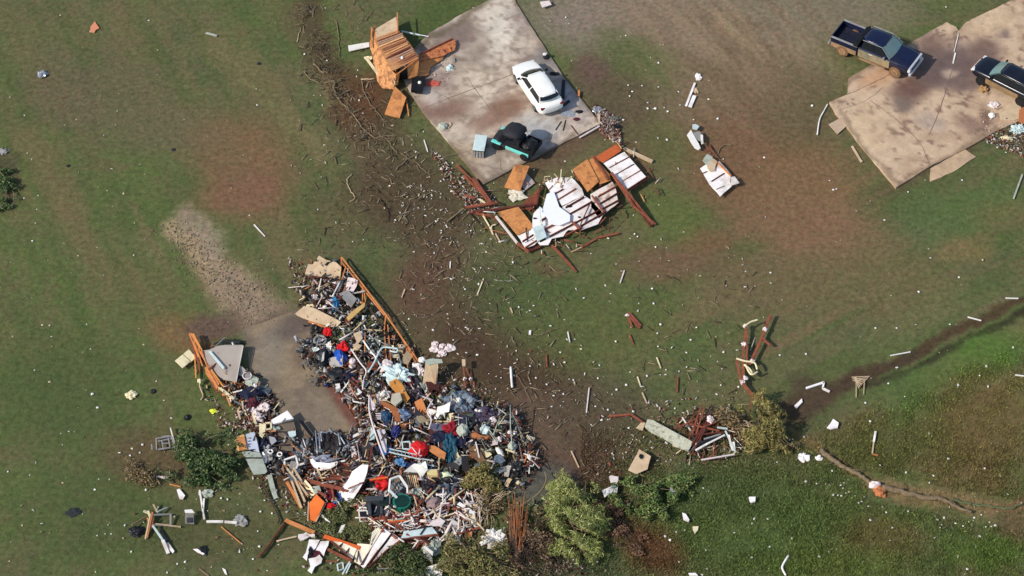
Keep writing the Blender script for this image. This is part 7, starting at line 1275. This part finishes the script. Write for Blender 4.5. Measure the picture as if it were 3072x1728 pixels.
SPK = {'P':[(327,83,6),(807,111,7),(856,272,4),(1392,485,8),(54,528,4),(133,627,4),(414,650,4),(352,680,4),(637,603,4),(628,677,4),(645,508,4),(855,405,4),(148,832,4),(172,865,4),(760,893,4),(785,945,4),(1001,650,5),(1321,843,4),(1255,1022,4),(1355,1170,5),(582,1036,5),(670,1052,6),(610,1122,4),(130,1077,5),(207,1062,4),(200,1137,4),(192,1212,4),(730,1212,4),(348,1322,4),(260,1412,4),(372,1407,4),(176,1308,3),(727,1386,3),(1048,1243,4),(1423,1412,4),(1398,570,3)],
 'R':[(198,275,7),(232,275,5),(242,328,5),(243,373,3),(406,270,3),(388,402,3),(424,386,3),(650,290,4),(672,365,5),(231,540,5),(432,597,7),(457,660,6),(767,627,5),(803,710,5),(322,772,4),(284,782,3),(348,772,3),(292,835,3),(668,832,5),(620,852,6),(557,872,4),(608,884,3),(654,872,5),(37,960,4),(308,990,3),(292,1013,6),(512,997,5),(463,996,3),(443,1045,6),(103,1212,4),(506,1210,4),(492,1252,3),(520,1252,4),(577,1272,5),(454,1260,3),(43,1380,3),(447,1430,4),(742,1128,5),(485,42,4),(58,326,4),(162,485,3),(585,1210,4),(505,1335,3),(688,1045,3),(50,1290,3)],
 'S':[(262,33,4),(97,255,5),(300,100,4),(208,412,5),(490,458,5),(472,525,4),(570,488,4),(650,630,5),(345,705,4),(372,450,4),(540,380,6),(585,370,5),(745,735,5),(965,645,9),(940,680,7),(1137,675,7),(1310,960,10),(930,995,6),(712,978,6),(842,972,5),(608,928,5),(1162,982,4),(697,1158,7),(732,1168,5),(643,1138,5),(780,1245,5),(718,1277,5),(1155,1260,7),(1112,1297,8),(1185,1285,4),(943,1082,4),(985,1168,4),(1225,1178,5),(1257,1183,4),(1063,1215,4),(1193,1055,4),(1332,588,4),(1525,558,6),(1730,628,5),(1838,628,4),(1490,497,5),(1383,268,6),(1665,157,5),(1700,125,4),(1852,220,4),(1828,520,4),(1870,432,3),(1888,780,4),(1565,905,4),(1870,940,4),(1668,1125,4),(1790,1155,4),(1885,1145,5),(1920,1145,6),(1640,1218,4),(1773,1258,6),(1570,1252,3),(1413,1375,6),(1490,1295,5),(1507,1400,4),(1690,1410,4),(862,655,4),(818,330,4),(625,255,4),(515,100,6),(1092,790,3),(1192,748,4),(1678,800,4),(1663,868,5),(240,820,3),(65,740,3),(30,700,4),(1435,1170,3),(1445,1075,4),(560,1000,3),(482,985,4)],
 'L':[(537,128,4),(513,192,3),(210,252,4),(795,150,4),(937,217,6),(1030,268,5),(1280,77,5),(1225,103,5),(753,240,3),(617,295,4),(723,332,4),(992,328,4),(948,397,6),(980,450,5),(670,468,4),(725,437,4),(317,475,5),(573,492,6),(575,457,4),(438,500,4),(290,565,4),(218,602,3),(420,605,5),(808,612,5),(940,635,7),(972,568,4),(1085,625,5),(1135,545,7),(640,770,5),(640,735,4),(155,745,4),(65,722,5),(110,822,4),(305,877,4),(855,772,7),(800,915,6),(310,990,6),(260,1062,7),(285,1055,7),(185,1062,5),(1193,1065,7),(1437,1050,6),(1468,965,6),(1590,342,3),(1400,350,3),(665,920,4),(845,1315,5),(1575,940,4),(575,1120,6),(610,1110,6),(540,1135,5),(490,1020,6),(1100,580,4)],
 'T':[(790,10,6),(620,185,8),(640,180,6),(598,128,4),(1192,125,5),(1420,125,6),(1722,45,4),(1212,552,5),(1225,608,3),(1548,620,4),(230,700,7),(232,763,4),(135,783,4),(303,868,5),(457,908,5),(187,978,4),(138,998,3),(788,1100,5),(1015,1043,3),(883,1043,3),(1133,1022,4),(978,842,4),(1152,818,3),(1413,775,4),(1402,728,3),(1383,1020,4),(768,1373,7),(960,1388,6),(1012,1290,6),(1278,1195,5),(1738,1163,6),(1570,1282,4),(1530,1338,3),(1348,1362,4),(1397,1398,4),(1580,1408,4),(453,1205,4),(1085,198,6),(1180,208,4),(850,255,4),(940,372,3),(1345,1020,3)],
 'X':[(47,38,7),(355,18,6),(795,192,3),(905,305,5),(875,328,4),(895,355,6),(950,388,9),(920,400,6),(880,425,5),(850,418,4),(805,415,5),(980,445,8),(1005,425,6),(1093,435,5),(1040,490,5),(1068,478,5),(1128,480,6),(1130,522,4),(770,325,11),(735,315,6),(650,312,4),(1262,530,7),(1297,578,5),(1240,140,4),(1483,208,4),(1737,237,4),(1698,303,5),(1877,82,5),(2355,243,6),(2425,410,4),(1750,615,6),(1770,648,5),(1835,628,5),(1968,642,7),(2062,668,9),(2105,655,6),(2085,592,6),(2178,602,6),(2115,628,5),(2255,672,10),(2310,700,5),(2275,710,5),(2325,572,6),(1810,695,6),(1795,720,4),(2222,712,4),(2165,800,5),(1940,680,4),(2010,705,4),(50,685,6),(215,898,8),(420,820,4),(50,998,4),(675,990,4),(50,470,4),(1500,570,4),(195,640,3),(2210,170,4),(2550,490,6),(1355,722,3),(555,290,4),(2050,1105,4),(1150,650,4),(548,292,4)],
 'Q':[(955,530,7),(470,538,5),(1510,235,7),(1795,215,8),(2050,625,6),(1852,728,6),(1495,845,9),(2045,1003,5),(1090,768,7),(1212,720,6),(1305,705,5),(1140,810,5),(815,1145,7),(1240,1050,5),(1495,1195,5),(75,1025,6),(2485,790,5),(2240,885,9),(1550,1125,5),(1540,920,4),(430,1150,12),(340,1050,4)],
 'U':[(703,320,6),(745,308,4),(1043,385,7),(960,500,6),(1030,545,5),(935,893,7),(937,942,5),(985,945,7),(1003,942,5),(1080,935,4),(1110,968,5),(1205,797,4),(1465,862,5),(1545,1030,5),(1218,912,4),(1105,1215,5),(835,1235,4),(1950,1368,4),(1595,1382,4),(720,1270,5),(250,205,6),(225,150,5),(145,215,6),(90,180,8),(40,220,6),(803,795,4),(768,740,4),(888,745,4),(780,835,4),(1030,755,3),(565,1215,7),(1335,1040,4),(725,1040,4)],
 'A':[(220,70,6),(300,180,10),(120,830,7),(178,828,6),(40,470,5),(545,985,9),(803,1092,11),(500,610,8),(493,665,5),(210,1260,5),(1215,1360,6),(1190,1330,5),(1075,1145,5),(1885,145,6),(1510,70,5),(500,245,6),(235,525,5)],
 'O':[(935,845,8),(945,915,6),(980,915,5),(883,962,7),(945,985,6),(1005,1040,7),(895,1080,4),(920,1140,4),(975,1135,4),(1010,885,6),(278,1138,4),(297,962,4),(152,905,4),(318,788,4),(668,1010,5),(1050,1110,4),(870,1070,4),(640,1130,5),(525,1303,4),(800,1368,5),(700,1195,3),(920,1205,4),(850,710,4)],
 'B':[(60,255,6),(65,370,6),(115,370,7),(165,560,6),(110,715,6),(25,820,5),(325,905,7),(265,480,6),(525,490,6),(875,375,7),(1145,300,5),(2030,110,5),(1845,615,6),(1960,680,6),(1740,770,6),(2175,915,6),(1710,970,7),(1775,955,5),(1370,1105,6),(1905,880,8),(1243,1258,7),(300,1335,6),(395,1360,6),(275,1410,6),(1495,1380,5),(360,1240,6),(730,240,5),(925,1195,6)],
 'N':[(260,278,5),(160,313,6),(235,350,6),(515,42,5),(398,835,6),(700,640,6),(925,640,7),(957,665,6),(985,868,6),(1208,852,7),(1127,718,6),(1348,775,5),(840,870,6),(960,755,4),(1018,765,4),(1060,1118,7),(1302,1185,5),(1312,875,4),(1415,890,4),(88,1112,6),(160,1232,5),(105,1000,4),(1125,1235,5),(1290,1050,5),(1245,1298,5),(570,1340,5),(480,1418,5),(1370,1400,6),(640,1322,5),(1145,1160,5),(740,765,6),(290,680,4),(150,375,4),(60,350,4),(545,920,6)],
 'C':[(830,1400,5),(1955,1005,6),(2005,1280,5),(2080,1325,4),(1935,1225,5),(395,920,3),(1440,525,6),(1560,60,4)],
 'M':[(815,157,6),(607,140,7),(925,245,6),(1233,130,5),(1285,168,4),(1485,178,4),(1430,103,3),(1475,42,3),(875,50,7),(663,287,4),(485,570,6),(250,515,5),(345,655,7),(245,645,10),(882,432,5),(1220,660,4),(935,755,3),(695,410,4)]}
n_lit = 0
ALL = sorted([(-rr/ZN[z][2], z, x, y, rr) for z, L in SPK.items() for (x,y,rr) in L])
rest = []
for _, z, x, y, rr in ALL:
    if True:
        sx, sy = px(z,x,y); s = ZN[z][2]
        size = max(.10, rr*2.0/s/50*1.12); ci = 0 if rs.random() < .6 else rs.choice([1,2,2,9])
        if n_lit < 296: put('flake' if rs.random() < .75 else 'lump', sx, sy, size, .03, ci); n_lit += 1
        else: rest.append((sx,sy,.04))
chips('pale_flecks', rest, (.09,.15), .03, np.tile(np.array([[246,242,228.]]),(len(rest),1)), .1, 'smallest white flecks dotted over the lawns', 'litter', 9, flat=.1, wr=(.6,.4))
# countable pieces inside the heap
pp = [q for q in sample_poly(PILE, 1500, np.random.default_rng(5)) if (q[1] > 1120 or q[0] < 850 or rs.random() < .3) and (q[0] < 1430 or rs.random() < .5)]
WTS = [16,12,8,12,9,4,11,10,14,8,3,1.5,1.5,8]
NAMES['flake'] = 'rubble_scrap'
for a,b in pp[:230]:
    c_ = rs.choices(range(14), WTS)[0]; put('board', a, b, rs.uniform(.4,1.3), rs.uniform(.1,.38), c_ if c_ not in (10,11,12) else 6, 'rubble', .25)
for a,b in pp[230:360]: put('sheet', a, b, rs.uniform(.3,.95), rs.uniform(.15,.42), rs.choices(range(14), [12,8,7,12,9,4,8,7,16,8,5,.6,1,8])[0], 'rubble', .5)
for a,b in pp[360:450]: put('lump', a, b, rs.uniform(.18,.5), rs.uniform(.05,.3), rs.choices(range(14), [11,9,4,9,9,2,6,8,24,4,10,1.5,2,7])[0], 'rubble', .4)
for a,b in pp[520:760]: put('flake', a, b, rs.uniform(.10,.22), rs.uniform(.2,.42), rs.choices(range(14), [38,14,8,6,4,3,4,2,4,4,1,1,1,1])[0], 'rubble', .4)

# grass blades where the turf is long
mGR = M('grass_blade',(0,0,0),.8,.25,1.5,src='attr',bump=0,spec=.15)
def grass(name, n, region, size, gain, label, seed, dens):
    r = np.random.default_rng(seed); x = r.uniform(region[0],region[2],n); y = r.uniform(region[1],region[3],n)
    k = r.random(n) < dens(x,y); x = x[k]; y = y[k]; m = len(x)
    dx = (x-1536)/FPX; dy = -(y-864)/FPX; D = np.stack([dx, dy*SP+CP, dy*CP-SP],1); tt = -camo.location.z/D[:,2]; P = np.array(camo.location)[None]+D*tt[:,None]; P[:,2] = 0
    a = r.uniform(0,6.28,m); h = size*(.4+.8*r.random(m)); wv = np.stack([np.cos(a),np.sin(a),0*a],1)*(.015+.02*r.random(m))[:,None]; ln = np.stack([r.normal(size=m)*.7,r.normal(size=m)*.7,np.ones(m)],1)*h[:,None]
    v = np.stack([P-wv, P+wv, P+ln],1).reshape(-1,3); o = fastmesh(name, v, m, 3, mGR)
    c = satur(paint(P[:,0],P[:,1],(82,91,57),GOPS),1.17)*gain*(.8+.45*r.random((m,1)))*np.where(r.random((m,1)) < .12, 1.25, 1.0); put_col(o.data, np.repeat(np.clip(c,0,250),3,0)); tag(o, label, 'grass', kind='stuff'); return o
def soft(x, lo, hi): return np.clip((x-lo)/(hi-lo),0,1)
def nz(x,y,s,sd,lo,hi): return soft(fbm(x/60,y/60,s,sd),lo,hi)
grass('tall_grass', 190000, (1740,1250,3072,1728), .12, np.array([[1.16,1.18,1.10]]), 'tall green grass filling the lower right ground', 41, lambda x,y: soft(y-(x-1750)*.0,1260,1400)*(.25+.75*nz(x,y,1.1,5,.36,.6))*np.where(np.abs(y-(1465+(x-2640)*.2))+((x<2600)*999) < 45,.15,1))
grass('tall_grass_patch', 60000, (2440,960,3072,1350), .11, np.array([[1.18,1.24,1.10]]), 'green grass patches below the dark soil bank', 42, lambda x,y: soft(y-(1235-(x-2560)*.45),0,60)*soft(1350-y,0,90)*(.15+.85*nz(x,y,1.3,8,.4,.6))*(1-.85*np.exp(-((x-2950)/190)**2-((y-1290)/130)**2)))
grass('short_grass', 70000, (0,0,3072,1728), .05, np.array([[1.12,1.14,1.08]]), 'thin short grass over the lawns', 43, lambda x,y: np.where(inpoly(x,y,[(1466,0),(1225,170),(1265,373),(1450,553),(1791,373),(1628,86),(1545,0)])|inpoly(x,y,[(2488,307),(2542,230),(2868,80),(3020,0),(3100,0),(3100,345),(2688,562)])|inpoly(x,y,[(520,690),(620,660),(920,950),(1100,1300),(760,1250),(720,960)])|((y < 170)&(x > 1660)&(x < 2600)),0,.2+.8*nz(x,y,1.0,3,.4,.6)))
for o in list(bpy.data.objects):
    if '_world' in o: del o['_world']
